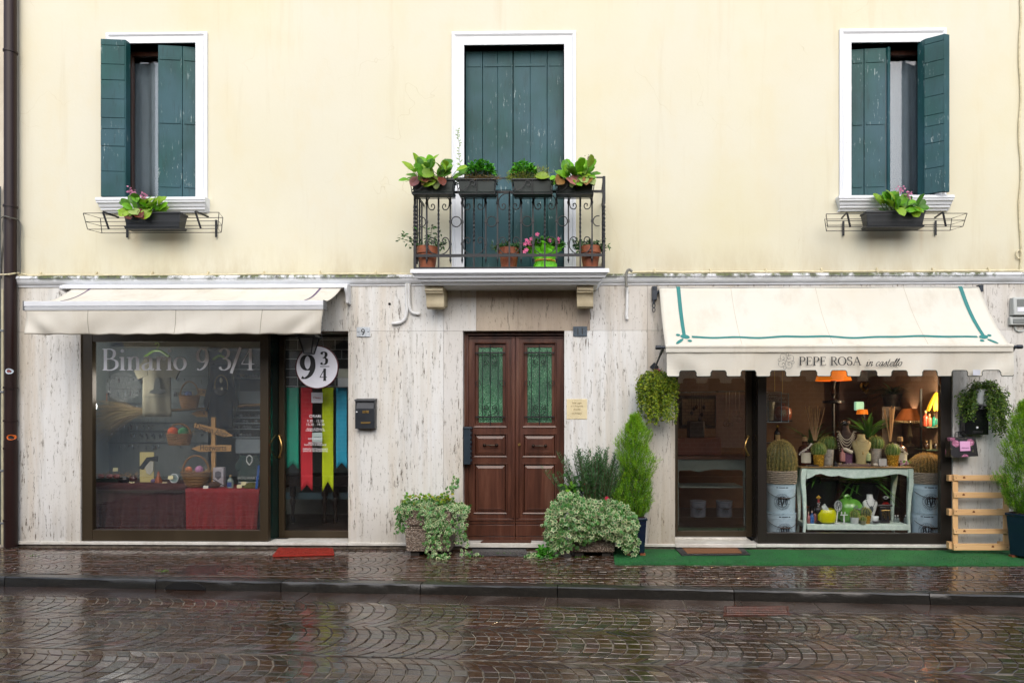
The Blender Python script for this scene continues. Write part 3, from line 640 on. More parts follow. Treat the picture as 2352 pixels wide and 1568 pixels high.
# right
f = MB(); Y = .0; xa, xb, xc, xd = X(1741, Y), X(1761, Y), X(2161, Y), X(2186, Y); z0, z1, z2, z3 = .073, Zv(1224, 1960, Y), Zv(790, 1960, Y), Zv(757, 1960, Y)
f.box(xa, xb, Y, .07, z0, z3); f.box(xc, xd, Y, .07, z0, z3); f.box(xb, xc, Y+.003, .068, z0, z1); f.box(xb, xc, Y+.003, .068, z2, z3)
SW2 = f.build('shop_window', DARKF, HOUSE, bevel=.003); SW2['label'] = 'dark framed display window with cacti and a pale green table'
g2 = MB(); g2.box(xb-.005, xc+.005, .03, .036, z1-.005, z2+.005); g2.build('pane', GLASS, SW2, flat=True)
rp = MB(); rp.box(xa, xa+.02, .0705, .33, z0, z3); rp.build('return_panel', pm('black return panel', '#0f0f11', .25, 0, .2, 3), SW2, flat=True)
f = MB(); Y = .27; xa, xb, xc, xd = X(1550, Y)-.05, X(1557, Y), X(1714, Y), X(1728, Y); z1, z2, z3 = Zv(1219, 1640, Y), Zv(790, 1640, Y), Zv(757, 1640, Y)
f.box(xa, xb, Y, Y+.05, .1, z3); f.box(xc, xd, Y, Y+.05, .1, z3); f.box(xb, xc, Y+.002, Y+.048, .1, z1); f.box(xb, xc, Y+.002, Y+.048, z2, z3)
SD2 = f.build('shop_door', BRONZE, HOUSE, bevel=.003); SD2['label'] = 'glazed bronze shop door beside the cactus display'
g2 = MB(); g2.box(xb-.005, xc+.005, Y+.02, Y+.026, z1-.005, z2+.005); g2.build('pane', glassmat('right door glass', .085), SD2, flat=True)
pull(SD2, 1718, 1002, 1044, Y, -1)
# ---- rooms behind the shop fronts
def room(u0, u1, depth, wallm, floorm, ztop, nm, back=None):
    x0, x1 = X(u0), X(u1); w2 = MB(); t = .05
    w2.box(x0-t, x0, .25, depth, .0, ztop); w2.box(x1, x1+t, .25, depth, .0, ztop); w2.box(x0-t, x1+t, depth+.001, depth+t, .0, ztop)
    struct(w2.build('interior_wall', wallm, flat=True)); c = MB(); c.box(x0-t, x1+t, .245, depth+t, ztop+.001, ztop+.05); struct(c.build('interior_ceiling', wallm, flat=True))
    fl = MB(); fl.box(x0-t, x1+t, .2, depth+t, -.1, .04); struct(fl.build('interior_floor', floorm, flat=True))
room(120, 860, 2.4, pm('grey green shop wall', '#7e8580', .8, 0, .1, 2), pm('dark shop floor', '#3a3733', .4, 0, .2, 3), 2.62, 'l')
room(1500, 2230, 3.2, m_pal('warm shop wall', '#6b5648', '#7d6553', 3, .8), pm('dark shop floor', '#3a3733', .4, 0, .2, 3), 2.62, 'r')
# ---- neighbours
nb = thing('neighbouring_house', 'narrow strip of grey beige house wall beyond the brown downpipe', 'building', (X(-300), .3, 0))
mb = MB(); mb.box(X(-900), X(40), .02, .4, -.05, Zv(-420)); mb.build('wall', m_pal('grey beige render', '#b5ab99', '#cdc4b2', 1.5, .9), nb, flat=True)
OPP = -9.7
for nm, x0, x1, H, mat, lab in (('pale_house', -30, -7.6, 4.6, m_pal('pale grey render', '#d3d2cc', '#e2e0d8', 1, .9), 'pale rendered house reflected in the left display window'), ('brick_house', -7.5, 30, 4.2, None, 'brown brick house reflected in the right display window')):
    if mat is None:
        t = NT('brown brick'); br = t.n('ShaderNodeTexBrick'); t.l(t.mapped((1, 1, 1)), br.inputs[0]); xz = t.n('ShaderNodeCombineXYZ'); q = t.xyz(); t.l(q[0], xz.inputs[0]); t.l(q[2], xz.inputs[1]); t.l(xz.outputs[0], br.inputs[0])
        br.inputs['Color1'].default_value = (.16, .085, .06, 1); br.inputs['Color2'].default_value = (.1, .06, .045, 1); br.inputs['Mortar'].default_value = (.24, .2, .17, 1); br.inputs['Scale'].default_value = 2.2; br.inputs['Mortar Size'].default_value = .03
        t.base(br.outputs[0]); t.rough(.85); mat = t.mat
    h = thing(nm, lab, 'building', ((x0+x1)/2, OPP-1, 0)); ho = []
    xx = x0+2.0
    while xx < x1-2 and x0 > -20:
        for zz in (2.2,): ho.append((xx, xx+1.0, zz, zz+1.4))
        xx += 3.1
    wall(x0, x1, -.1, H, OPP, OPP-.3, ho).build('wall', mat, h, flat=True)
    wn = MB(); rf = MB(); db = MB(); db.box(x0, x1, OPP-.01, OPP+.03, -.1, .55); x0 > -20 and db.build('plinth', pm('added glare band', '#2a2825', .7), h, flat=True)  # plinth is a dark band added to cut glare mirrored by the wet road
    rf.hexa([(x0, OPP+.45, H-.02), (x1, OPP+.45, H-.02), (x1, OPP-7, H-.02), (x0, OPP-7, H-.02), (x0, OPP+.45, H+.1), (x1, OPP+.45, H+.1), (x1, OPP-7, H+2.2), (x0, OPP-7, H+2.2)]); rf.build('roof', TERRA, h, flat=True)
    for a, b, c2, d in ho:
        wm = MB(); wm.box(a, b, OPP-.2, OPP-.16, c2, d); wm.build('window', pm('dark far glass', '#15181b', .1), h, flat=True)
# ================================================================ lettering
def cr(pts, n=6, closed=False):                     # smooth curve through points
    N = len(pts); out = []
    rng = range(N) if closed else range(N-1)
    for i in rng:
        p1, p2 = pts[i], pts[(i+1) % N]; p0 = pts[(i-1) % N] if (closed or i > 0) else p1; p3 = pts[(i+2) % N] if (closed or i < N-2) else p2
        for k in range(n):
            t = k/n; out.append(tuple(.5*(2*b+(c-a)*t+(2*a-5*b+4*c-d)*t*t+(3*b-a-3*c+d)*t**3) for a, b, c, d in zip(p0, p1, p2, p3)))
    if not closed: out.append(pts[-1])
    return out
def ell(cx, cz, rx, rz, a0=0, a1=360, n=20): return [(cx+rx*cos(radians(a0+(a1-a0)*i/n)), cz+rz*sin(radians(a0+(a1-a0)*i/n))) for i in range(n+1)]
def se(x, z, w=.13): return ('h', [(x-w, z), (x+w, z)])
GL = {
 'B': (.8, [('l', [(.2, 0), (.2, 1)]), se(.2, .015), se(.2, .985), ('c', [(.2, .985), (.45, .98), (.6, .86), (.58, .65), (.44, .54), (.2, .53)]), ('c', [(.2, .53), (.5, .52), (.7, .4), (.7, .16), (.5, .02), (.2, .015)])]),
 'i': (.34, [('l', [(.17, 0), (.17, .62)]), se(.17, .015), ('h', [(.04, .585), (.17, .61)]), ('d', [(.17, .9)])]),
 'n': (.68, [('l', [(.17, 0), (.17, .62)]), se(.17, .015), ('h', [(.04, .585), (.17, .61)]), ('c', [(.17, .45), (.27, .58), (.38, .625), (.48, .58), (.52, .42), (.52, 0)]), se(.52, .015)]),
 'a': (.6, [('c', [(.09, .5), (.17, .59), (.29, .625), (.4, .56), (.43, .42), (.43, .12), (.48, .02), (.58, .06)]), ('c', [(.43, .37), (.25, .32), (.11, .23), (.09, .11), (.17, .02), (.3, .03), (.43, .14)])]),
 'r': (.5, [('l', [(.17, 0), (.17, .62)]), se(.17, .015), ('h', [(.04, .585), (.17, .61)]), ('c', [(.17, .42), (.26, .56), (.36, .625), (.46, .58)]), ('d', [(.44, .54)])]),
 'o': (.62, [('o', ell(.31, .31, .235, .3))]),
 '9': (.66, [('o', ell(.33, .68, .215, .31)), ('c', [(.545, .7), (.54, .42), (.42, .15), (.22, .01), (.1, .06)])]),
 '3': (.62, [('c', [(.1, .82), (.19, .96), (.33, .995), (.47, .89), (.47, .7), (.36, .57), (.22, .53)]), ('c', [(.22, .53), (.4, .51), (.52, .38), (.5, .14), (.34, .01), (.17, .03), (.09, .15)])]),
 '/': (.4, [('l', [(-.02, -.15), (.4, 1.06)])]),
 '4': (.66, [('t', [(.44, 1), (.05, .28)]), ('h', [(.04, .28), (.62, .28)]), ('l', [(.44, 0), (.44, 1)]), se(.44, .015)]),
 'P': (.7, [('l', [(.2, 0), (.2, 1)]), se(.2, .015), se(.2, .985, .12), ('c', [(.2, .985), (.45, .98), (.62, .85), (.6, .6), (.45, .48), (.2, .47)])]),
 'E': (.7, [('l', [(.2, 0), (.2, 1)]), ('h', [(.07, .985), (.6, .985)]), ('h', [(.07, .015), (.64, .015)]), ('h', [(.2, .52), (.48, .52)]), ('t', [(.6, .985), (.6, .84)]), ('t', [(.64, .015), (.64, .18)]), ('t', [(.48, .43), (.48, .61)])]),
 'R': (.76, [('l', [(.2, 0), (.2, 1)]), se(.2, .015), se(.2, .985, .12), ('c', [(.2, .985), (.45, .98), (.6, .86), (.58, .64), (.45, .53), (.2, .52)]), ('l', [(.4, .52), (.7, .01)]), se(.72, .015, .06)]),
 'O': (.92, [('o', ell(.46, .5, .37, .49))]),
 'S': (.62, [('c', [(.5, .78), (.44, .94), (.3, .995), (.14, .9), (.13, .7), (.3, .55), (.48, .42), (.52, .2), (.4, .03), (.24, .0), (.1, .1), (.08, .26)])]),
 'A': (.84, [('t', [(.08, .0), (.41, 1)]), ('l', [(.41, 1), (.74, 0)]), ('h', [(.2, .36), (.62, .36)]), se(.08, .015, .1), se(.74, .015, .12)]),
 'V': (.84, [('l', [(.08, 1), (.42, 0)]), ('t', [(.42, 0), (.76, 1)]), se(.08, .985, .12), se(.76, .985, .1)]),
 ' ': (.36, []),
 '\x01i': (.32, [('c', [(.02, .4), (.12, .6), (.12, .3), (.12, .05), (.2, .02), (.3, .2)]), ('d', [(.16, .85)])]),
 '\x01n': (.56, [('c', [(.02, .45), (.1, .6), (.1, .0)]), ('c', [(.1, .3), (.25, .56), (.36, .6), (.38, .4), (.38, .08), (.45, .02), (.55, .2)])]),
 '\x01c': (.44, [('c', [(.36, .48), (.26, .61), (.12, .5), (.06, .26), (.14, .03), (.28, .04), (.42, .2)])]),
 '\x01a': (.54, [('c', [(.4, .52), (.26, .61), (.1, .46), (.06, .18), (.16, .01), (.3, .15), (.4, .55), (.38, .1), (.44, .02), (.54, .2)])]),
 '\x01s': (.42, [('c', [(.02, .1), (.24, .62), (.32, .4), (.34, .15), (.2, .0), (.08, .06)])]),
 '\x01t': (.36, [('c', [(.16, .95), (.12, .4), (.13, .05), (.22, .02), (.34, .18)]), ('h', [(.02, .62), (.34, .62)])]),
 '\x01e': (.46, [('c', [(.06, .26), (.28, .36), (.36, .5), (.27, .61), (.12, .5), (.06, .24), (.14, .03), (.28, .03), (.44, .2)])]),
 '\x01l': (.3, [('c', [(.0, .25), (.2, .7), (.24, .98), (.16, 1.0), (.1, .6), (.1, .08), (.17, .01), (.3, .2)])]),
 '\x01o': (.5, [('o', ell(.24, .3, .19, .29)), ('h', [(.38, .5), (.52, .5)])]),
}
def strokes(mb, text, x0, zb, H, y, thick=.15, thin=.045, track=0, shear=0, m=0, sx=1.0, script=False, width=None, fn=None):
    """build roman letters as pen strokes: upright parts heavy, level parts fine; in the plane y, facing the street"""
    if width:
        tot = sum((GL[('\x01'+c) if script and c != ' ' else c][0]+track) for c in text); sx = width/(tot*H)
    x = x0; dy = 0
    for c in text:
        adv, paths = GL[('\x01'+c) if script and c != ' ' else c]
        for ty, pts in paths:
            dy += .00012
            if ty == 'd':
                q = ell(pts[0][0], pts[0][1], .085*(.6 if script else 1), .085*(.6 if script else 1), n=12)[:-1]
                mb.add([(x+(a*sx+shear*b)*H, y-dy, zb+b*H) for a, b in q], [tuple(range(len(q)))[::-1][::-1]], m); continue
            if ty == 'c': pts = cr(pts)
            cl = ty == 'o'
            if cl: pts = pts[:-1]
            n = len(pts); Lp, Rp = [], []
            for i, (a, b) in enumerate(pts):
                p, q = (pts[(i-1) % n], pts[(i+1) % n]) if cl else (pts[max(i-1, 0)], pts[min(i+1, n-1)])
                tx, tz = (q[0]-p[0])*sx, q[1]-p[1]; L = hypot(tx, tz) or 1; tx /= L; tz /= L
                wd = thin if ty in 'ht' else thin+(thick-thin)*abs(tz)**1.5
                for lst, k in ((Lp, .5), (Rp, -.5)):
                    zz = b+tx*wd*k; xx = a*sx-tz*wd*k; lst.append((x+(xx+shear*zz)*H, y-dy, zb+zz*H))
            vs = Lp+Rp; fs = [(i, i+n, (i+1) % n+n, (i+1) % n) for i in range(n if cl else n-1)]; mb.add(vs, fs, m)
        x += (adv+track)*sx*H
    return x
def sanstext(text, size, par, name, mat, at, align='CENTER', rot=None, thick=.0006, sx=1.0):
    cu = bpy.data.curves.new('text', 'FONT'); cu.body = text; cu.size = size; cu.align_x = align; cu.extrude = thick; cu.resolution_u = 3
    tmp = bpy.data.objects.new('text', cu); COL.objects.link(tmp); me = bpy.data.meshes.new_from_object(tmp.evaluated_get(bpy.context.evaluated_depsgraph_get()))
    bpy.data.objects.remove(tmp); bpy.data.curves.remove(cu)
    rm = (Matrix.Rotation(rot or 0, 4, 'Y') @ Matrix.Rotation(pi/2, 4, 'X') @ Matrix.Scale(sx, 4, Vector((1, 0, 0))))
    mb = MB(); mb.add([Vector(at)+(rm @ v.co) for v in me.vertices], [tuple(p.vertices) for p in me.polygons]); bpy.data.meshes.remove(me)
    return mb.build(name, mat, par, flat=True)
BLACKI = pm('black lettering', '#121212', .5, 0, .05); WHITEI = pm('white vinyl lettering', '#ecebee', .45, 0, .02)
mb = MB(); strokes(mb, 'Binario 9 3/4', X(228), Zv(849.5, 400), M(50), -.001+.029, .15, .042, 0, width=X(584)-X(228)); mb.build('lettering', WHITEI, SW1, flat=True)
# ================================================================ left awning
AY = -.79
a = thing('awning', 'retracting cream cloth awning half rolled out over the left shop', 'awning', (X(470), -.03, Zv(664)))
c0 = P(146, 660, -.12); c1 = P(797, 660, -.12); zt, zb = Zv(653, 470, -.12), Zv(671, 470, -.12)
mb = MB(); pr = [(-.02, zt), (-.13, zt), (-.16, zt-.018), (-.16, zt-.05), (-.15, zt-.055), (-.15, zt-.045), (-.10, zt-.045), (-.02, zt-.06)]
mb.xprism(pr, c0.x, c1.x); mb.build('cassette', ALU, a, ang=30)
for x, s in ((c0.x, 1), (c1.x, -1)):
    m2 = MB(); q = [(-.015, zt+.004), (-.11, zt+.004), (-.15, zt-.01), (-.17, zt-.04), (-.165, zt-.09), (-.13, zt-.13), (-.12, zt-.23), (-.015, zt-.24)] if s < 0 else [(-.015, zt+.004), (-.11, zt+.004), (-.15, zt-.01), (-.17, zt-.04), (-.165, zt-.06), (-.015, zt-.1)]
    m2.xprism(q, x-.018, x+.018); m2.build('end_cap', ALU, a, bevel=.006)
fl, fr2 = P(53.6, 699, AY), P(743.5, 700, AY); zf1, zf0 = P(400, 690.5, AY).z, P(400, 711, AY).z
mb = MB(); H = zf1-zf0
mb.xprism([(AY, zf1-.004), (AY+.004, zf1), (AY+.07, zf1), (AY+.07, zf0), (AY+.01, zf0), (AY+.002, zf0+.3*H), (AY+.012, zf0+.34*H), (AY+.012, zf0+.42*H), (AY, zf0+.45*H)], fl.x, fr2.x); mb.build('front_rail', ALU, a, ang=30)
for x in (fl.x, fr2.x):
    m2 = MB(); m2.box(x-.006, x+.006, AY-.004, AY+.075, zf0-.004, zf1+.004); m2.build('end_cap', pm('grey plastic', '#5b5d5e', .5), a, bevel=.002)
bl, br = P(165, 668, -.15), P(783, 667, -.15)
def canopy(u, v):
    x0 = bl.x+(br.x-bl.x)*u; x1 = fl.x+.02+(fr2.x-fl.x-.04)*u; z = (zt-.048)*(1-v)+(zf1-.006)*v
    s = sin(pi*v); z -= s*(.035+.018*sin(u*pi*6+.6)+.01*sin(u*41+v*3))
    return (x0+(x1-x0)*v, -.13+(AY+.06+.13)*v, z)
mb = MB(); mb.grid(canopy, 90, 12); cn = mb.build('canopy_cloth', AWN1, a, ang=180, solid=.002)
mb = MB()
for us in (.066, .925):
    mb.grid(lambda i, v, us=us: tuple(Vector(canopy(us+(i-.5)*.008, v))+Vector((0, -.001, .003))), 1, 12)
mb.build('stripe', pm('violet stripe', '#5b4a63', .7), cn, flat=True)
vl, vr = P(55, 766, AY), P(732, 768, AY); zv = P(400, 766.5, AY).z
def val(u, v):
    xa = fl.x+.012+(fr2.x-.012-fl.x-.012)*u; xb = vl.x+(vr.x-vl.x)*u; b = .004*sin(u*70)*v*v
    e = math.exp(-((u-.04)/.06)**2)*sin(v*5-u*60)+math.exp(-((u-.95)/.06)**2)*sin(v*5+u*60)
    return (xa+(xb-xa)*v, AY+.02-.018*sin(v*2.6+u*9)*v+.02*e*v+.012*v+.006*sin(u*47+v*4)*v, zf0*(1-v)+(zv+b)*v)
mb = MB(); mb.grid(val, 120, 14); vo = mb.build('valance', AWN1, a, ang=180, solid=.002)
for us in (.211, .507, .797): mb = MB(); mb.grid(lambda i, v, us=us: tuple(Vector(val(us+(i-.5)*.0016, v))+Vector((0, -.003, 0))), 1, 14); mb.build('seam', pm('grey seam', '#8d8573', .8), vo, flat=True)
mb = MB(); mb.grid(lambda u, i: tuple(Vector(val(u, 1.0))+Vector((0, -.003, -.001+.006*i))), 120, 1); mb.build('hem', pm('dirty hem', '#5c564a', .9), vo, flat=True)
for u in (.12, .9):                                         # folding arms below the cloth
    pa = Vector((bl.x+(br.x-bl.x)*u, -.1, zt-.15)); pb = Vector((fl.x+(fr2.x-fl.x)*(u+(-.02 if u > .5 else .02)), AY+.06, zf0+.03)); el = (pa+pb)/2+Vector((-.28 if u > .5 else .28, 0, -.01))
    m2 = MB(); m2.bar(pa, el, .045, .03); m2.bar(el, pb, .04, .028); m2.tube([el+Vector((0, 0, -.03)), el+Vector((0, 0, .03))], .03, 12); m2.box(pa.x-.05, pa.x+.05, -.1, -.015, zt-.19, zt-.09); m2.build('folding_arm', ALU, a, bevel=.003)
# ================================================================ right awning
BY = -.60
b = thing('awning', 'ivory awning with teal border lines, scalloped valance and shop name over the cactus shop', 'awning', (X(1900), -.03, Zv(664, 1900)))
tl, tr = P(1514, 659, -.07), P(2248, 658, -.07); ql, qr = P(1529, 800, BY), P(2324, 797.5, BY)
def can2(u, v, off=0.0):
    p = (tl.lerp(tr, u)).lerp(ql.lerp(qr, u), v); s = sin(pi*v)
    return Vector((p.x, p.y+.028*s+.006*sin(u*22)*s*.5-off, p.z-.032*s+.011*sin(u*17+1)*s+.004*sin(u*44+v*6)*s+off*.6))
mb = MB(); mb.grid(lambda u, v: tuple(can2(u, v)), 80, 16); c2 = mb.build('canopy_cloth', AWN2, b, ang=180, solid=.002)
TEAL = pm('teal print', '#14706c', .6, 0, .1)
mb = MB(); wu = .0105
for ua, ub in ((.060, .060), (.942, .942)):
    mb.grid(lambda i, v, ua=ua, ub=ub: tuple(can2(ua+(ub-ua)*v+(i-.5)*wu*(1.2-.2*v), v*.77, .004)), 1, 20)
mb.grid(lambda u, i: tuple(can2(.082+.84*u, .805+(i-.5)*.034+.008*sin(u*31)*sin(u*9), .004)), 90, 1)
def petal(cu, cv, ru, rv, ang, pts=14):
    q = []
    for i in range(pts):
        t = 2*pi*i/pts; x, z = ru*cos(t), rv*sin(t); q.append((cu+(x*cos(ang)-z*sin(ang))/3.9, cv+(x*sin(ang)+z*cos(ang))/.98))
    mb.add([tuple(can2(u, v, .005)) for u, v in q], [tuple(range(pts))])
for s, cu in ((1, .062), (-1, .940)):
    petal(cu, .805, .055, .034, .25*s); petal(cu-s*.02, .775, .026, .02, .3*s); petal(cu+s*.012, .875, .026, .02, .2*s); petal(cu-s*.018, .885, .062, .02, -.75*s if s > 0 else .75)
mb.build('border_print', TEAL, c2, flat=True)
for us in (.225, .49, .765): mb = MB(); mb.grid(lambda i, v, us=us: tuple(can2(us+(i-.5)*.0012, v, .0025)), 1, 16); mb.build('seam', pm('pale seam', '#b9b09b', .8), c2, flat=True)
nots = [(275, 358), (430, 508), (580, 658), (730, 808), (880, 960), (1032, 1112), (1184, 1265), (1337, 1415), (1488, 1567), (1640, 1722), (1793, 1875)]
cu6 = lambda x: 1435.5+x*.4578
zhi, zlo, ztp = P(1930, 850.5, BY).z, P(1930, 864, BY).z, P(1930, 798, BY).z
def vy(x, z):
    u = (x-ql.x)/(qr.x-ql.x); v = (ztp-z)/(ztp-zlo)
    e = math.exp(-((u-.04)/.07)**2)*sin(v*4-u*40)+math.exp(-((u-.96)/.07)**2)*sin(v*4+u*40)
    return BY-.004+.013*sin(u*24)*v+.008*sin(u*61+2+v*2)*v+.022*e*v
edge = [P(1531.6, 0, BY).x]+[X(cu6(q), BY) for n_ in nots for q in n_]+[X(2327, BY)]
mb = MB(); hem = MB(); low = []
NX = 12
for i in range(len(edge)-1):
    xa, xb = edge[i], edge[i+1]; notch = i % 2 == 1
    for k in range(NX):
        xs = [xa+(xb-xa)*k/NX, xa+(xb-xa)*(k+1)/NX]; bz = []
        for x in xs:
            d = min(x-xa, xb-x); r = .022
            if notch: z = zhi-(r-sqrt(max(0, r*r-(r-min(d, r))**2)))
            else: z = zlo+(r*.5-sqrt(max(0, (r*.5)**2-(r*.5-min(d, r*.5))**2)))
            bz.append(z); low.append((x, z))
        for j in range(8):
            z = lambda n2, f: ztp+(bz[n2]-ztp)*f
            f0, f1 = j/8, (j+1)/8
            mb.add([(xs[0], vy(xs[0], z(0, f0)), z(0, f0)), (xs[1], vy(xs[1], z(1, f0)), z(1, f0)), (xs[1], vy(xs[1], z(1, f1)), z(1, f1)), (xs[0], vy(xs[0], z(0, f1)), z(0, f1))], [(3, 2, 1, 0)])
vo2 = mb.build('valance', AWN2, b, ang=180)
hem.tube([(x, vy(x, z)-.001, z) for x, z in low], .0045, 5); hem.build('hem', pm('dark green piping', '#26332d', .7), vo2)
mb = MB(); mb.tube([(ql.x-.004, BY-.006, ztp+.012), (qr.x+.004, BY-.006, ztp+.012)], .024, 10); mb.xprism([(BY-.022, ztp+.002), (BY-.022, ztp-.05), (BY-.012, ztp-.055), (BY-.006, ztp)], ql.x, qr.x); mb.build('front_bar', AWN2, b)
mb = MB()
zl = P(1930, 839, BY).z; Hc = M(19, BY)
x = strokes(mb, 'PEPE ROSA', X(1832, BY), zl, Hc, BY-.03, .15, .055, width=X(1975, BY)-X(1832, BY))
strokes(mb, 'in castello', X(1985, BY), P(1930, 841, BY).z, M(16.5, BY), BY-.03, .11, .05, shear=.38, script=True, width=X(2067, BY)-X(1985, BY))
lc = P(1803.5, 829.5, BY); LR = M(18.5, BY)
for q in range(4):                                          # flourish emblem: four looping scrolls
    rot = lambda x, z, q=q: [(x, z), (-z, x), (-x, -z), (z, -x)][q]
    pts = cr([(.0, .0), (.12, .35), (-.02, .75), (.1, .98), (.3, .9), (.22, .66), (-.2, .9), (-.6, .85), (-.72, .5), (-.5, .18), (-.22, .3), (-.3, .5), (-.42, .42)], 5)
    w3 = [rot(*p) for p in pts]; n3 = len(w3); Lp, Rp = [], []
    for i, (x, z) in enumerate(w3):
        p, r = w3[max(i-1, 0)], w3[min(i+1, n3-1)]; tx, tz = r[0]-p[0], r[1]-p[1]; L = hypot(tx, tz) or 1; wd = .012+.012*sin(i*.35)**2
        Lp.append((lc.x+(x-tz/L*wd)*LR, BY-.031-q*.0005, lc.z+(z+tx/L*wd)*LR)); Rp.append((lc.x+(x+tz/L*wd)*LR, BY-.031-q*.0005, lc.z+(z-tx/L*wd)*LR))
    mb.add(Lp+Rp, [(i, i+n3, i+1+n3, i+1) for i in range(n3-1)])
mb.build('lettering', BLACKI, vo2, flat=True)
mb = MB(); p = P(2240, 855.5, BY); mb.box(p.x-.04, p.x+.04, BY-.026, BY-.024, p.z-.03, p.z+.03); mb.build('label_patch', pm('grey patch', '#b9bcc4', .8), vo2, flat=True)
IRD = pm('dark blue grey iron', '#2a3038', .4, .4, .2, 20)
for side, xx, s in ((1, ql.x, -1), (2, qr.x, 1)):
    m2 = MB(); m2.tube([(xx, BY, ztp+.005), (xx+s*.05, BY, ztp+.005), (xx+s*.055, BY, ztp+.005), (xx+s*.11, BY, ztp+.005), (xx+s*.115, BY, ztp+.005)], [.018, .018, .024, .024, .012], 10)
    wl2 = P(1503, 848, -.04); wz = wl2.z; wx = xx+s*.02-s*.03; wx = wl2.x if s < 0 else X(2300, -.04)
    m2.tube([(xx+s*.03, BY, ztp-.005), (wx+(xx+s*.03-wx)*.75, -.04+(BY+.04)*.75, wz+(ztp-wz)*.75), (wx+(xx+s*.03-wx)*.7, -.04+(BY+.04)*.7, wz+(ztp-wz)*.7), (wx, -.05, wz)], [.014, .018, .012, .012], 8)
    R2 = .055
    m2.add([(wx+R2*dx, y, wz+.03+R2*dz) for y in (-.035, -.02) for dx, dz in ((0, -1), (1, 0), (0, 1), (-1, 0))], [(0, 1, 2, 3), (7, 6, 5, 4), (0, 4, 5, 1), (1, 5, 6, 2), (2, 6, 7, 3), (3, 7, 4, 0)])
    m2.build('swing_arm', IRD, b)
m2 = MB(); q = P(1503, 664, -.06); m2.box(q.x-.03, q.x+.03, -.09, -.022, q.z-.13, q.z+.03); m2.tube([(q.x, -.095, q.z+.01), (q.x, -.07, q.z+.01)], .022, 12); m2.tube([(q.x-.01, -.08, q.z-.12), (q.x-.01, -.08, q.z-.18)], .012, 8)
for k in range(2): m2.tube([(q.x-.01+.016*cos(t), -.08, q.z-.20-k*.05+.028*sin(t)) for t in [2*pi*i/12 for i in range(12)]], .006, 6, closed=True)
m2.tube([(q.x+.02, -.06, q.z-.06), (tl.x+.02, -.06, tl.z-.03)], .016, 8); m2.build('crank_gear', IRD, b, bevel=.004)
m2 = MB(); m2.tube([(tl.x, -.06, tl.z-.02), (tr.x, -.06, tr.z-.02)], .02, 10); m2.box(tr.x+.0, tr.x+.05, -.08, -.022, tr.z-.06, tr.z+.02); m2.build('roller', IRD, b)
# ================================================================ balcony railing
RY = -.47
rl = thing('balcony_railing', 'black wrought iron balcony railing with scrolls and twisted bars', 'railing', (X(1170, RY), RY, P(1176, 616, RY).z))
zr = lambda v: P(1176, v, RY).z
us = [953+(1387-953)*i/16 for i in range(17)]; zf, zbm, ztm, ztop = zr(615.5), zr(586.5), zr(441), zr(409)
def twisted(mb, x, y, z0, z1, r, a, b, tw):
    n = 40; vs = []
    for i in range(n+1):
        z = z0+(z1-z0)*i/n; f = min(max((z-a)/(b-a), 0), 1); t = f*tw
        for k in range(4): q = t+pi/4+k*pi/2; vs.append((x+r*1.3*cos(q), y+r*1.3*sin(q), z))
    mb.add(vs, [(i*4+k, i*4+(k+1) % 4, i*4+4+(k+1) % 4, i*4+4+k) for i in range(n) for k in range(4)])
def run(pts, corner):                                       # pts: bar positions (x, y)
    pass
mb = MB(); xA, xB = X(us[0], RY), X(us[16], RY)
mb.box(xA, xB, RY-.006, RY+.006, zbm-.016, zbm+.016); mb.box(xA, xB, RY-.006, RY+.006, ztm-.014, ztm+.014); mb.box(xA-.012, xB+.012, RY-.018, RY+.018, zf-.004, zf+.010); mb.box(xA, xB, RY-.01, RY+.01, ztop-.006, ztop+.006)
for x in (xA, xB):
    mb.box(x-.006, x+.006, RY+.006, -.0, zbm-.016, zbm+.016); mb.box(x-.006, x+.006, RY+.006, 0, ztm-.014, ztm+.014); mb.box(x-.012, x+.012, RY+.02, 0, zf-.004, zf+.01); mb.box(x-.01, x+.01, RY+.01, 0, ztop-.006, ztop+.006)
mb.build('rails', IRON, rl, flat=True)
for k, x in ((0, xA), (16, xB)):
    m2 = MB(); twisted(m2, x, RY, zf, zr(407 if k else 436), .0155, zr(560), zr(470), 16); m2.build('corner_post', IRON, rl, ang=30)
m3 = None
for i in range(1, 16):
    x = X(us[i], RY); m2 = MB()
    if i % 3 == 2: twisted(m2, x, RY, zf, ztm, .0095, zr(558), zr(476), 13)
    else:
        r = .0085; z0 = zbm-.075; m2.box(x-r, x+r, RY-r, RY+r, zbm-.045, ztm); m2.tube([(x, RY, zbm-.04), (x, RY, zbm-.055), (x, RY, zbm-.095)], [.010, .012, .001], 4)
        for v in (466, 508.5, 560): m2.box(x-.0135, x+.0135, RY-.0135, RY+.0135, zr(v)-.013, zr(v)+.013)
    m2.build('baluster', IRON, rl, ang=30)
for i in range(2, 15, 3):
    xm = X(us[i], RY); dx = X(us[i], RY)-X(us[i-1], RY)
    for s in (-1, 1):
        for tp in (1, -1):
            m2 = MB()
            zc = zr(466) if tp > 0 else zr(560); ze = ztm-.012 if tp > 0 else zbm+.012
            pts = cr([(xm+s*.008, ze), (xm+s*dx*.5, ze-tp*(abs(ze-zc)*.12)), (xm+s*dx*.86, zc+tp*abs(ze-zc)*.45), (xm+s*(dx-.012), zc), (xm+s*dx*.8, zc-tp*.06), (xm+s*dx*.5, zc-tp*.075), (xm+s*dx*.33, zc-tp*.045), (xm+s*dx*.42, zc-tp*.012), (xm+s*dx*.6, zc-tp*.018), (xm+s*dx*.57, zc-tp*.042)], 5)
            m2.tube([(x, RY, z) for x, z in pts], .0062, 5); m2.build('scroll', IRON, rl)
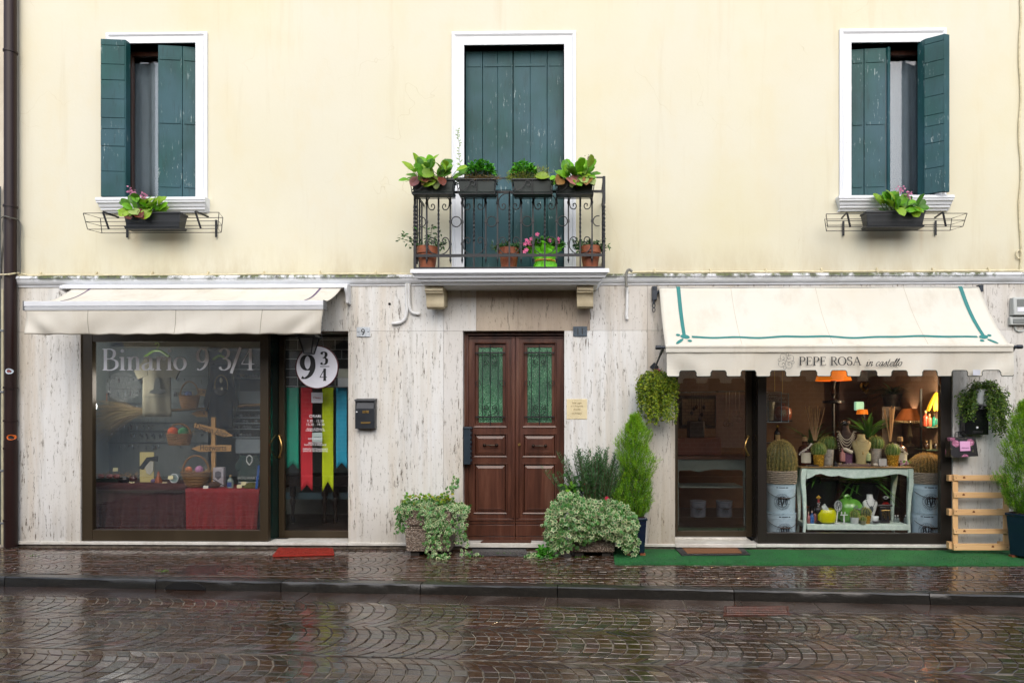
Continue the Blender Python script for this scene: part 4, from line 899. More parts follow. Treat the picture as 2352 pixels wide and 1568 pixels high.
for i in range(3, 15, 3):
    m2 = MB(); x = (X(us[i], RY)+X(us[i+1], RY))/2; m2.tube([(x+.055*cos(t), RY, zr(508.5)+.058*sin(t)) for t in [2*pi*q/24 for q in range(24)]], .0062, 5, closed=True); m2.build('ring', IRON, rl)
for s, i in ((1, 1), (-1, 15)):
    m2 = MB(); x = X(us[i], RY); m2.tube([(x-s*.012-s*.05*sin(t), RY, zr(508.5)+.055*cos(t)) for t in [.1+2.2*q/12+(.0) for q in range(13)]] if False else [(x-s*(.012+.055*(1-cos(t))), RY, zr(508.5)+.058*sin(t)) for t in [-1.9+3.8*q/14 for q in range(15)]], .0062, 5); m2.build('ring', IRON, rl)
for x, s in ((xA, 1), (xB, -1)):                            # side balusters
    for j in range(1, 4):
        m2 = MB(); y = RY*(1-j/4); r = .0085; 
        if j == 2: twisted(m2, x, y, zf, ztm, .0095, zr(558), zr(476), 13)
        else: m2.box(x-r, x+r, y-r, y+r, zbm-.07, ztm)
        m2.build('baluster', IRON, rl, ang=30)
# ================================================================ things on the facade
def plate_no(name, u0, v0, u1, v1, mat, dig, digm, lab):
    p, q = P(u0, v1, -.03), P(u1, v0, -.03); o = thing(name, lab, 'number plate', ((p.x+q.x)/2, -.02, p.z))
    mb = MB(); mb.grid(lambda a, b: (p.x+(q.x-p.x)*a, -.03-.006*sin(pi*a), p.z+(q.z-p.z)*b), 8, 1); mb.box(p.x, q.x, -.029, -.0205, p.z, q.z); mb.build('plate', mat, o, ang=60)
    m2 = MB()
    for sx in (.12, .88): m2.tube([(p.x+(q.x-p.x)*sx, -.04, (p.z+q.z)/2), (p.x+(q.x-p.x)*sx, -.028, (p.z+q.z)/2)], .005, 8)
    m2.build('screws', pm('dark screw', '#26282b', .5), o)
    sanstext(dig, M(20.5), o, 'digits', digm, ((p.x+q.x)/2, -.0385, p.z+(q.z-p.z)*.17)); return o
plate_no('house_number_plate', 819, 751, 849.5, 773, m_pal('worn white enamel', '#9aa6b0', '#d5dade', 30, .3), '9', BLACKI, 'worn white enamel house number plate reading 9')
plate_no('house_number_plate', 1316.5, 749.5, 1348.5, 772, m_pal('dark slate enamel', '#38434e', '#55626c', 25, .3), '11', BLACKI, 'dark slate grey house number plate reading 11')
# black letter box by the left shop
o = thing('letter_box', 'black wall letter box with brass slots below number 9', 'letter box', (X(840), -.02, Zv(984, 840)))
p, q = P(815.5, 984, -.11), P(860.5, 915, -.11); x0, x1, z0, z1 = p.x, q.x, p.z, q.z; AN = pm('anthracite enamel', '#24282d', .38, .1, .1, 8)
mb = MB(); zs = z1-(z1-z0)*.33; zm = z1-.07*(z1-z0)
mb.box(x0, x1, -.11, -.021, z0, zs); mb.box(x0, x0+.012, -.108, -.021, zs, zm); mb.box(x1-.012, x1, -.108, -.021, zs, zm); mb.box(x0+.012, x1-.012, -.06, -.021, zs, zm); mb.hexa([(x0-.006, -.125, zm-.004), (x1+.006, -.125, zm-.004), (x1+.006, -.021, zm+.002), (x0-.006, -.021, zm+.002), (x0-.006, -.12, zm+.012), (x1+.006, -.12, zm+.012), (x1+.006, -.021, z1+.004), (x0-.006, -.021, z1+.004)]); mb.build('body', AN, o, bevel=.003)
mb = MB(); mb.hexa([(x0+.012, -.109, zs), (x1-.012, -.109, zs), (x1-.012, -.1, zs), (x0+.012, -.1, zs), (x0+.012, -.085, zs+.095), (x1-.012, -.085, zs+.095), (x1-.012, -.08, zs+.095), (x0+.012, -.08, zs+.095)]); mb.build('flap', AN, o, bevel=.001)
mb = MB(); w2 = x1-x0; mb.box(x0+w2*.38, x0+w2*.7, -.114, -.109, zs-.055, zs-.025); mb.build('name_plate', BRASS, o, bevel=.001)
mb = MB(); mb.box(x0+w2*.3, x0+w2*.78, -.114, -.109, z0+.06, z0+.08); mb.build('slot', BRASS, o, bevel=.001)
mb = MB(); mb.tube([(x0+w2*.09, -.117, zs-.04), (x0+w2*.09, -.105, zs-.04)], .009, 12); mb.build('lock', ALU, o)
# dark letter box beside the wooden door (seen from its side)
o = thing('letter_box', 'slim dark blue grey letter box fixed in the left jamb of the wooden door', 'letter box', (X(1074), .03, Zv(1066, 1074)))
BG = pm('blue grey enamel', '#27333c', .35, .1, .12, 8); p, q = P(1064.5, 1066, -.03), P(1080, 982, -.03)
mb = MB(); mb.box(p.x, q.x, -.03, .1, p.z, q.z-.01); mb.hexa([(p.x-.004, -.04, q.z-.012), (q.x+.02, -.04, q.z-.012), (q.x+.02, .1, q.z-.012), (p.x-.004, .1, q.z-.012), (p.x, -.038, q.z+.012), (q.x+.006, -.038, q.z+.012), (q.x+.006, .1, q.z+.012), (p.x, .1, q.z+.012)]); mb.build('body', BG, o, bevel=.003)
mb = MB()
for k in range(7): z = p.z+.03+k*.055; mb.box(q.x-.001, q.x+.012-.004*(k % 2), -.026, .08, z, z+.03)
mb.build('moulding', BG, o, bevel=.003)
# brass plaque
p, q = P(1301.6, 962, -.026), P(1348.6, 916, -.026); o = thing('plaque', 'polished brass plaque on the stone right of the wooden door', 'plaque', ((p.x+q.x)/2, -.02, p.z))
mb = MB(); mb.box(p.x, q.x, -.026, -.0205, p.z, q.z); mb.build('plate', pm('polished pale brass', '#efe0b6', .3, .3, .06, 4), o, bevel=.001)
BRI = pm('engraved brown', '#6b5a30', .6); xm = (p.x+q.x)/2; h = q.z-p.z
for t, f, s in (('Sede Legale', .82, .026), ('za in Proprietà', .66, .026), ('errenale', .5, .026), ('KA PIAZZA', .3, .026)): sanstext(t, s, o, 'engraving', BRI, (xm, -.0265, p.z+h*f-.012), sx=.95)
# white conduits, right conduit, flex
WPL = pm('white plastic conduit', '#d4d5d3', .4, 0, .1, 8)
def conduit(nm, lab, pts, r, mat=WPL, cat='pipe', n=8, Y=-.045):
    mb = MB(); w3 = [P(u, v, Y) for u, v in pts]; w4 = cr([tuple(p) for p in w3], 5); mb.tube(w4, r, n); return tag(mb.build(nm, mat, None), lab, cat)
conduit('conduit', 'white bent conduit stub ending left under the balcony', [(934, 651), (934, 690), (935, 712), (930, 732), (918, 741), (900, 743)], .019)
conduit('conduit', 'white bent conduit stub ending right beside the left balcony bracket', [(940, 651), (940, 690), (942, 708), (948, 718), (964, 721)], .019)
conduit('conduit', 'white conduit dropping from a grey flexible hose right of the balcony', [(1440, 660), (1440, 700), (1439, 725), (1441, 733)], .018)
conduit('hose', 'grey ribbed flexible hose looping over the cornice right of the balcony', [(1452, 624), (1446, 619), (1440, 624), (1438, 640), (1439, 660)], .016, pm('grey hose', '#77766e', .6), 'hose', 8, -.125)
conduit('cable', 'thin dark cable sagging along the balcony underside', [(1040, 656), (1070, 659), (1100, 656), (1150, 663), (1190, 657), (1240, 660), (1300, 656)], .005, BLACKP, 'cable', 5, -.04)
CPL = m_pal('cream painted conduit', '#b9ad8a', '#d8cfae', 20, .5)
for u0, u1, lab in ((44, 940, 'cream painted conduit clipped above the left cornice'), (1452, 2345, 'cream painted conduit clipped above the right cornice')):
    mb = MB(); y = -.028; rr = random.Random(u0); n = 16
    o = thing('wall_conduit', lab, 'pipe', (X((u0+u1)/2), -.02, Zv(629)))
    mb.tube([(X(u0+(u1-u0)*i/n), y, Zv(629+(0 if u0 < 1000 else -1.5), 1176)+rr.uniform(-.004, .004)) for i in range(n+1)], .012, 7); mb.build('pipe', CPL, o)
    for i in range(7):
        c = MB(); x = X(u0+(u1-u0)*(i+.4)/7); z = Zv(629+(0 if u0 < 1000 else -1.5), 1176); c.box(x-.012, x+.012, -.045, -.001, z-.018, z+.018); c.box(x-.008, x+.008, -.02, -.001, z+.018, z+.045); c.build('clip', CPL, o, bevel=.003)
o = thing('wall_cable', 'cream painted cable running up the right end of the wall', 'cable', (X(2341), -.02, Zv(625)))
mb = MB(); rr = random.Random(5); mb.tube([(X(2341)+.012*sin(i*.9)+rr.uniform(-.003, .003), -.014, Zv(622-i*26, 2341)) for i in range(27)], .011, 6); mb.build('cable', CPL, o)
mb = MB(); mb.tube([(X(2338)+.03*cos(t), -.02, Zv(585, 2338)+.05*sin(t)) for t in [2*pi*i/14 for i in range(14)]], .008, 5, closed=True); mb.build('loop', CPL, o)
# downpipe, left edge
DP = pm('brown lacquered downpipe', '#241411', .36, 0, .2, 5, stretch=(1, 1, .15), spec=.3)
o = thing('downpipe', 'dark brown metal downpipe at the left edge of the facade', 'downpipe', (X(24), -.09, .0))
mb = MB(); za = Zv(-300); mb.tube([(X(23.5, -.09), -.09, za), (X(24.5, -.09), -.09, .02)], M(12.3, -.09), 20); mb.build('pipe', DP, o)
mb = MB(); mb.tube([(X(25, -.09), -.09, .012), (X(25, -.09), -.09, Zv(1010, 24))], M(13.4, -.09), 20); mb.build('lower_pipe', DP, o)
for v in (129, 480, 891, 966, 1028, 1191):
    m2 = MB(); z = Zv(v, 24); m2.tube([(X(24, -.09), -.09, z-.012), (X(24, -.09), -.09, z+.012)], M(14.2, -.09), 20); m2.box(X(24)-.01, X(24)+.01, -.02, .02, z-.01, z+.01); m2.build('ring', DP, o)
for u, v, c1, c2b, lab in ((19, 852, '#c9d6e2', '#7a3b3b', 'round pale blue sticker'), (21.5, 1004, '#d86a26', '#1c1c1e', 'orange and black sticker')):
    m2 = MB(); rr3 = M(13.2, -.09); pc = P(u, v, -.09-rr3)
    def stk(r0, off, mm):
        pts = []
        for i in range(16):
            t = 2*pi*i/16; x = pc.x+r0*cos(t); dx = x-X(24, -.09); pts.append((x, -.09-sqrt(max(rr3*rr3-dx*dx, 1e-6))*(1+off), pc.z+r0*1.05*sin(t)))
        m2.add(pts, [tuple(range(16))], mm)
    stk(.032, .06, 0); stk(.018, .085, 1); q = m2.build('sticker', [pm('s'+c1, c1, .4), pm('s'+c2b, c2b, .4)], o, flat=True); q['label'] = lab
GPL = pm('grey conduit', '#6c7075', .5); YPL = pm('ivory conduit', '#bdb79a', .5)
for u, mat, lab, r, v0 in ((2.5, GPL, 'grey conduit running down left of the brown downpipe', .014, 760), (9.5, YPL, 'ivory conduit between the grey conduit and the downpipe', .014, 580)):
    mb = MB(); zt4 = Zv(v0 if u < 5 else 665, 5); mb.tube([(X(u, -.0), -.02, .03), (X(u, 0), -.02, Zv(430 if u < 5 else 665, 5))], r, 8)
    o = thing('conduit', lab, 'pipe', (X(u), -.02, .03)); mb.build('pipe', mat, o)
    for v in (760, 900, 1080, 1200):
        c = MB(); z = Zv(v, 5); c.box(X(u)-.022, X(u)+.022, -.04, .019, z-.012, z+.012); c.build('clip', GPL, o, bevel=.003)
CAB = pm('grey cable', '#55554f', .6)
for k, (pts, lab) in enumerate([([(2, 640), (4, 590), (10, 545), (7, 520), (12, 480), (10, 430), (14, 380), (12, 330)], 'grey cable winding up behind the brown downpipe'), ([(0, 502), (10, 497), (24, 500), (42, 506), (47, 520), (46, 560), (47, 600), (46, 628)], 'thin cable crossing the downpipe and dropping to the cornice'), ([(-5, 631), (20, 630), (40, 627), (60, 631)], 'cable bundle crossing the downpipe at cornice height')]):
    mb = MB(); Yc = -.03 if k == 0 else -.04
    w3 = [P(u, v, -.21 if (k > 0 and 8 < u < 40) else (-.05 if k else 0.0)) for u, v in pts]; mb.tube(cr([tuple(p) for p in w3], 5), .010 if k != 1 else .008, 6); tag(mb.build('cable', CPL if k == 2 else CAB, None), lab, 'cable')
# intercom boxes
LG = pm('light grey plastic', '#b4b8b4', .45, 0, .05)
o = thing('alarm_box', 'light grey louvred box on the wall by the right edge', 'alarm box', (X(2345), -.02, Zv(724, 2345)))
p, q = P(2328, 724, -.1), P(2368, 682, -.1); mb = MB(); mb.box(p.x, q.x, -.1, -.02, p.z, q.z); mb.build('body', LG, o, bevel=.012)
mb = MB(); 
for k in range(7): z = q.z-.03-k*.013; mb.box(p.x+.04, q.x-.03, -.104, -.099, z-.003, z+.003)
mb.build('louvre', pm('dark slot', '#5f635f', .6), o, flat=True)
mb = MB(); mb.box(p.x+.045, q.x-.02, -.103, -.0995, p.z+.045, p.z+.095); mb.build('label_plate', pm('white label', '#dfe1e6', .5), o, flat=True)
o = thing('doorbell_box', 'small light grey box with clear cover below the louvred box', 'bell box', (X(2340), -.02, Zv(746, 2340)))
p, q = P(2321, 746, -.07), P(2362, 727, -.07); mb = MB(); mb.box(p.x, q.x, -.07, -.02, p.z, q.z); mb.build('body', LG, o, bevel=.008); mb = MB(); mb.box(p.x+.03, q.x-.03, -.078, -.0705, p.z+.02, q.z-.025); mb.build('cover', pm('smoky cover', '#7e827f', .2), o, bevel=.003)
mb = MB(); mb.tube(cr([tuple(P(2330, 747, -.03)), tuple(P(2333, 757, -.03)), tuple(P(2342, 761, -.03)), tuple(P(2352, 757, -.03)), tuple(P(2355, 747, -.03))], 5), .01, 6); mb.build('cable', LG, o)
mb = MB(); mb.tube([(P(896, 698.5).x, -.026, P(896, 698.5).z), (P(896, 698.5).x, .0, P(896, 698.5).z)], .016, 10); tag(mb.build('wall_hole', pm('painted hole dark', '#060606', .9)), 'small round hole in the travertine left of the conduits, its dark painted on a plug', 'hole')  # black plug paints the dark inside the hole
# ---- wall lantern and round sign by the left door
o = thing('wall_lantern', 'black four-sided wall lantern hanging in front of the round sign', 'lantern', (X(710, -.3), -.3, Zv(815, 710, -.3)))
LYN = -.3; c = P(710, 790, LYN); zt5, zb5 = P(710, 776, LYN).z, P(710, 812, LYN).z; ra, rb = M(17, LYN), M(8.5, LYN)
ring4 = lambda r, z: [(c.x+r*dx, LYN+r*dy, z) for dx, dy in ((-1, -1), (1, -1), (1, 1), (-1, 1))]
mb = MB(); mb.add(ring4(ra+.035, zt5)+ring4(ra+.03, zt5+.012)+ring4(.035, zt5+.075)+ring4(.012, zt5+.095), [(0, 1, 2, 3), *[(4*k+i, 4*k+(i+1) % 4, 4*k+4+(i+1) % 4, 4*k+4+i) for k in range(3) for i in range(4)], (12, 13, 14, 15)]); mb.build('cap', IRON, o, flat=True)
mb = MB(); A, B2 = ring4(ra, zt5), ring4(rb, zb5)
for i in range(4): mb.bar(A[i], B2[i], .012, .012); mb.bar(B2[i], B2[(i+1) % 4], .012, .012); mb.bar(A[i], A[(i+1) % 4], .012, .012)
mb.add(ring4(rb, zb5-.004)+ring4(rb, zb5+.004), [(0, 1, 2, 3), (7, 6, 5, 4), (0, 4, 5, 1), (1, 5, 6, 2), (2, 6, 7, 3), (3, 7, 4, 0)]); mb.build('frame', IRON, o, flat=True)
mb = MB(); A, B2 = ring4(ra-.006, zt5-.004), ring4(rb-.004, zb5+.006); mb.add(A+B2, [(i, (i+1) % 4, (i+1) % 4+4, i+4) for i in range(4)]); mb.build('pane', glassmat('smoky lantern glass', .2, (.6, .6, .58), .3), o, flat=True)
mb = MB(); mb.ball((c.x, LYN, zt5-.05), .022, None, .035); mb.build('bulb', pm('frosted bulb', '#8c8880', .3), o)
mb = MB(); mb.tube([(c.x, LYN, zt5+.09), (c.x, LYN, zt5+.16), (c.x, LYN+.1, zt5+.2), (c.x, -.05, zt5+.2), (c.x, -.02, zt5+.2)], .009, 6); mb.box(c.x-.04, c.x+.04, -.03, -.0205, zt5+.13, zt5+.25); mb.build('bracket', IRON, o)
SY = -.05; o = thing('round_sign', 'round white hanging sign with black 9 3/4 and dark red rim', 'sign', (X(728.5, SY), SY, Zv(891, 728, SY)))
c = P(728.5, 843, SY); rr = M(50.5, SY); mb = MB(); mb.tube([(c.x, SY-.006, c.z), (c.x, SY+.006, c.z)], rr*.965, 56); mb.build('disc', pm('white sign board', '#dddce2', .45, 0, .04), o, ang=30)
mb = MB(); q = [(c.x+rr*.975*cos(t), SY-.005, c.z+rr*.975*sin(t)) for t in [2*pi*i/56 for i in range(56)]]; mb.tube(q, rr*.028, 6, closed=True); mb.build('rim', pm('dark red rim', '#4b1a20', .5), o)
mb = MB(); strokes(mb, '9', P(688, 0, SY).x, Zv(869, 728, SY), M(54, SY), SY-.0085, .21, .05, sx=1.08); strokes(mb, '3', P(735.5, 840, SY).x, Zv(837, 740, SY), M(29, SY), SY-.0085, .23, .06, sx=1.02); strokes(mb, '4', P(734, 840, SY).x, Zv(874, 740, SY), M(28, SY), SY-.0085, .21, .06, sx=1.02)
x0, x1 = X(736, SY), X(757, SY); zq = Zv(841.5, 740, SY); mb.box(x0, x1, SY-.0088, SY-.0062, zq-.004, zq+.004); mb.build('digits', BLACKI, o, flat=True)
mb = MB(); 
for s in (-.3, .3): mb.tube([(c.x+s*rr, SY, c.z+rr*.9), (c.x+s*rr*.6, SY, Zv(762, 728, SY))], .003, 5)
mb.build('hanger', pm('steel wire', '#8a8c8e', .3, .8), o)
# ================================================================ plants
def rv(r, s=1.0): return Vector((r.gauss(0, s), r.gauss(0, s), r.gauss(0, s)))
def leaf(mb, p, d, n, L, w, col, curl=.25, fold=.2, prof=((0, .12), (.2, .62), (.45, 1), (.7, .88), (.9, .5), (1, .05)), c2=None, wave=0):
    d = d.normalized(); s = d.cross(n); s = s.normalized() if s.length > 1e-4 else d.orthogonal().normalized(); n = s.cross(d).normalized()
    vs = []
    for t, k in prof:
        c = p+d*(L*t)-n*(curl*L*t*t); h = fold*w*k*.5
        vs += [c-s*(w*k*.5)+n*(h+wave*w*sin(t*17)), c, c+s*(w*k*.5)+n*(h-wave*w*sin(t*17))]
    fs = []
    for i in range(len(prof)-1): a = i*3; fs += [(a, a+1, a+4, a+3), (a+1, a+2, a+5, a+4)]
    mb.add(vs, fs, 0, col)
def dleaf(mb, p, d, n, L, w, col):
    d = d.normalized(); s = d.cross(n); s = s.normalized() if s.length > 1e-4 else d.orthogonal().normalized(); n = s.cross(d)
    mb.add([p, p+d*L*.45-s*w*.5+n*w*.15, p+d*L-n*L*.12, p+d*L*.45+s*w*.5+n*w*.15], [(0, 1, 2), (0, 2, 3)], 0, col)
IVY = [(0, 1.0), (28, .52), (58, .82), (95, .45), (132, .62), (180, .28), (228, .62), (265, .45), (302, .82), (332, .52)]
def ivyleaf(mb, p, d, n, L, g, c, rim=.72):
    d = d.normalized(); s = d.cross(n).normalized(); n = s.cross(d); o = p+d*L*.4; k = L*.62
    out = [o+(d*cos(radians(a))+s*sin(radians(a)))*r*k-n*(.12*k*r) for a, r in IVY]; inn = [o+(q-o)*rim+n*.02*k for q in out]
    N = len(out); mb.add([o+n*.04*k]+inn, [(0, i+1, (i+1) % N+1) for i in range(N)], 0, g); mb.add(inn+out, [(i, i+N, (i+1) % N+N, (i+1) % N) for i in range(N)], 0, c)
def jit(c, r, a=.18): k = r.uniform(1-a, 1+a); return tuple(min(1, max(0, x*k*r.uniform(.94, 1.06))) for x in c)
G_BR, G_MID, G_DK, G_LIME, G_YEL, BURG, PINKL = (.16, .42, .015), (.07, .2, .02), (.025, .085, .015), (.24, .42, .025), (.33, .40, .03), (.16, .035, .025), (.42, .16, .15)
STEM = pm('green stem', '#4f5b2a', .6); STEMB = pm('woody stem', '#4a3826', .8)
PINK = (.72, .13, .28)
def flower5(mb, p, n, r, col, rr, petals=5):
    n = n.normalized(); a = n.orthogonal().normalized(); b = n.cross(a)
    for k in range(petals):
        t = 2*pi*k/petals; d = a*cos(t)+b*sin(t); leaf(mb, p, d+n*.25, n, r, r*.75, jit(col, rr, .12), .25, .2, ((0, .2), (.4, .8), (.75, 1), (1, .5)))
    leaf(mb, p, a, n, r*.2, r*.2, (.8, .5, .1))
def ivymass(mb, r, pts, size=.042, face=Vector((0, -1, .25)), cream=.66):
    for p, spread in pts:
        n = (face+rv(r, .45)); d = Vector((r.gauss(0, .7), -.15+r.gauss(0, .35), -.9+r.gauss(0, .5)))
        L = size*r.uniform(.6, 1.3); g = jit(r.choice([(.06, .2, .05), (.09, .26, .08), (.13, .30, .11), (.05, .15, .035)]), r); c = jit((.55, .62, .34), r) if r.random() < cream else jit((.12, .28, .06), r)
        ivyleaf(mb, Vector(p)+rv(r, spread), d, n, L, g, c, r.uniform(.58, .78))
# ---------------- concrete planters with variegated ivy
def planter(u0, u1, vtop, vbot, yf, lab, leaves, extra=None):
    p, q = P(u0, vbot, yf), P(u1, vtop, yf); o = thing('ivy_planter', lab, 'planter', ((p.x+q.x)/2, yf/2, .0))
    mb = MB(); zb = .055; h = q.z-zb; w2 = q.x-p.x; yb = -.07; zm = zb+h*.56
    mb.hexa([(p.x+.012, yf+.012, zb), (q.x-.012, yf+.012, zb), (q.x-.012, yb, zb), (p.x+.012, yb, zb), (p.x, yf, zm), (q.x, yf, zm), (q.x, yb, zm), (p.x, yb, zm)])
    mb.box(p.x+.02, q.x-.02, yf+.02, yb, zm+.0005, zm+.04); mb.box(p.x-.004, q.x+.004, yf-.004, yb, zm+.0405, q.z); mb.build('trough', AGG, o, bevel=.008)
    fm = MB()
    for x in (p.x+.12*w2+.04, q.x-.12*w2-.04): fm.box(x-.05, x+.05, yf+.05, yb, -.004, zb-.001)
    fm.build('foot', pm('dark foot', '#2e2924', .8), o); sm = MB(); sm.box(p.x+.03, q.x-.03, yf+.03, yb-.03, q.z-.01, q.z+.012); sm.build('soil', SOIL, o)
    r = random.Random(int(u0)); lm = MB(); leaves(lm, r, p, q, yf); lm.build('ivy', LEAF, o, flat=True); return o, p, q
def ivy_left(mb, r, p, q, yf):
    pts = []; zt = q.z; w2 = q.x-p.x
    for i in range(520):                                   # mound on top
        a = r.random(); x = p.x-.1+(w2+.27)*a; y = r.uniform(yf-.06, -.08); h = .17*sin(pi*min(1, a*.8+.2))*(.6+.5*a)*(1-abs((y-(yf-.08)/2)/.3)**2*.5)
        pts.append(((x, y, zt+max(.0, h)*r.uniform(.35, 1.05)), .012))
    def strand(x, y, z0, L, sw=.02, n=None):
        for i in range(int(L/.017)): t = i*.017; pts.append(((x+sw*sin(t*14+x*50)+r.gauss(0, .012), y-.012*r.random(), z0-t), .010))
    for i in range(26): x = r.uniform(p.x+w2*.36, q.x+.16); strand(x, yf-.03-r.random()*.035 if x < q.x else r.uniform(yf, yf+.2), zt+.05, r.uniform(.18, .5)*(1 if x > p.x+w2*.55 else .55))
    for i in range(9): x = r.uniform(p.x-.12, p.x-.01); strand(x, r.uniform(yf, yf+.15), zt+.04, r.uniform(.12, .34))
    for i in range(8): x = r.uniform(p.x, p.x+w2*.4); strand(x, yf-.03, zt+.04, r.uniform(.03, .12))
    for i in range(5): strand(r.uniform(p.x+w2*.5, q.x), yf-.05-r.random()*.04, zt-.1, .46)
    for i in range(60): t = r.random(); pts.append(((q.x-.12+.18*t, yf+.18, zt+.12+.26*t**1.2), .012+.035*(1-t)))     # shoot standing up at the wall
    for i in range(30): pts.append(((r.uniform(p.x+w2*.55, q.x+.02), yf-.08+r.gauss(0, .03), .02+r.random()*.03), .015))
    for i in range(14): pts.append(((q.x+.12+.02*i*.8, yf-.02, .09-.005*i+r.gauss(0, .01)), .008))
    ivymass(mb, r, pts, .048)
    for i in range(170): leaf(mb, Vector((r.uniform(p.x-.03, q.x), r.uniform(yf, yf+.2), zt+r.uniform(.03, .17))), Vector((r.gauss(0, 1), r.gauss(-.4, .6), .6)), Vector((0, -.5, 1))+rv(r, .3), .04, .035, jit(r.choice([(.2, .32, .02), (.28, .27, .02), (.1, .26, .02)]), r))
planter(930, 1035, 1173, 1262, -.47, 'pebbled concrete trough of trailing variegated ivy left of the wooden door', ivy_left)
def ivy_right(mb, r, p, q, yf):
    pts = []; zt = q.z; cx = P(1345, 0, yf).x
    x0, x1 = P(1254, 0, yf).x, P(1462, 0, yf).x
    prof = [(0, 1180), (.07, 1150), (.2, 1128), (.33, 1132), (.45, 1142), (.6, 1146), (.75, 1146), (.88, 1155), (1, 1182)]
    bot = [(0, 1235), (.1, 1262), (.22, 1262), (.32, 1240), (.5, 1236), (.66, 1230), (.78, 1236), (.9, 1262), (1, 1212)]
    ip = lambda T, t: next(a[1]+(b[1]-a[1])*(t-a[0])/(b[0]-a[0]) for a, b in zip(T, T[1:]) if t <= b[0]+1e-9)
    for i in range(2300):
        t = r.random(); v0, v1 = ip(prof, t), ip(bot, t); s = r.random(); v = v0+(v1-v0)*s+r.gauss(0, 3)
        y = yf-.05-.12*sin(pi*min(1, .15+s*.8))*sin(pi*(.08+.84*t))+r.gauss(0, .025)
        if s < .3 and r.random() < .5: y += r.random()*.3
        w3 = P(1254+208*t+r.gauss(0, 2), v, y); pts.append(((w3.x, w3.y, max(w3.z, .02)), .006))
    for i in range(60): t = r.random(); pts.append(((P(1212+60*t, 0, yf).x, yf+.05-.12*r.random(), .03+.10*t*r.random()), .012))
    for i in range(26): pts.append(((P(1456+12*r.random(), 0, yf).x, yf-.04, P(1456, 1225+40*r.random(), yf).z), .012))
    ivymass(mb, r, pts, .058)
    for i in range(110): leaf(mb, Vector((P(1238+28*r.random(), 0, yf).x, yf-.02-.05*r.random(), .02+.10*r.random())), rv(r)+Vector((0, -.3, .4)), Vector((0, -.6, 1))+rv(r, .4), .045, .04, jit((.06, .27, .02), r))
o2, pp, qq = planter(1310, 1414, 1180, 1262, -.47, 'concrete trough swallowed by variegated ivy with rosemary behind, right of the wooden door', ivy_right)
r = random.Random(8); mb = MB(); sm = MB()                 # rosemary
for i in range(190):
    u = 1372+r.gauss(0, 17); b = Vector((P(u, 0, -.25).x, -.25+r.uniform(-.12, .12), qq.z-.05)); lean = (u-1372)/60; vt = 1048-33*math.exp(-((u-1358)/14)**2)+abs(u-1372)*.55+r.uniform(-8, 70)
    L = max(.22, P(u, vt, -.25).z-b.z); d = Vector((lean*.8+r.gauss(0, .12), r.gauss(-.05, .14), 1)); pts = [b+d*(L*t)+Vector((0, 0, -.03*t*t)) for t in (0, .33, .66, 1)]
    sm.tube(pts, [.004, .0035, .003, .0015], 4)
    for k in range(int(L/.0095)):
        t = .18+.82*k/(L/.0095); p = b+d*(L*t); a = r.random()*6.28; dd = Vector((cos(a), sin(a)*.9-.1, .95)); dleaf(mb, p, dd, rv(r), r.uniform(.03, .05), .010, jit((.055, .17, .045) if r.random() < .65 else (.1, .17, .09), r))
ro = mb.build('rosemary', LEAF, o2, flat=True); ro['label'] = 'dark green rosemary bush'; sm.build('rosemary_stem', STEMB, o2)
mb = MB(); fm = MB()                                       # geranium beside it
for i in range(75):
    p = P(1318+r.gauss(0, 13), 1122+r.gauss(0, 9), -.33+r.gauss(0, .05)); leaf(mb, p, rv(r)+Vector((0, -.3, .2)), Vector((0, -.8, .8))+rv(r, .35), .05, .055, jit(r.choice([G_DK, G_DK, G_MID, (.16, .34, .03)]), r), .2, .25, ((0, .5), (.25, 1), (.6, 1), (.85, .8), (1, .4)))
for u, v in ((1345, 1112), (1394, 1143)):
    for k in range(4): flower5(fm, P(u+r.gauss(0, 2), v+r.gauss(0, 1.5), -.4), Vector((0, -1, .4))+rv(r, .3), .018, (.6, .03, .08), r)
mb.build('geranium', LEAF, o2, flat=True); fm.build('red_flower', LEAF, o2, flat=True)
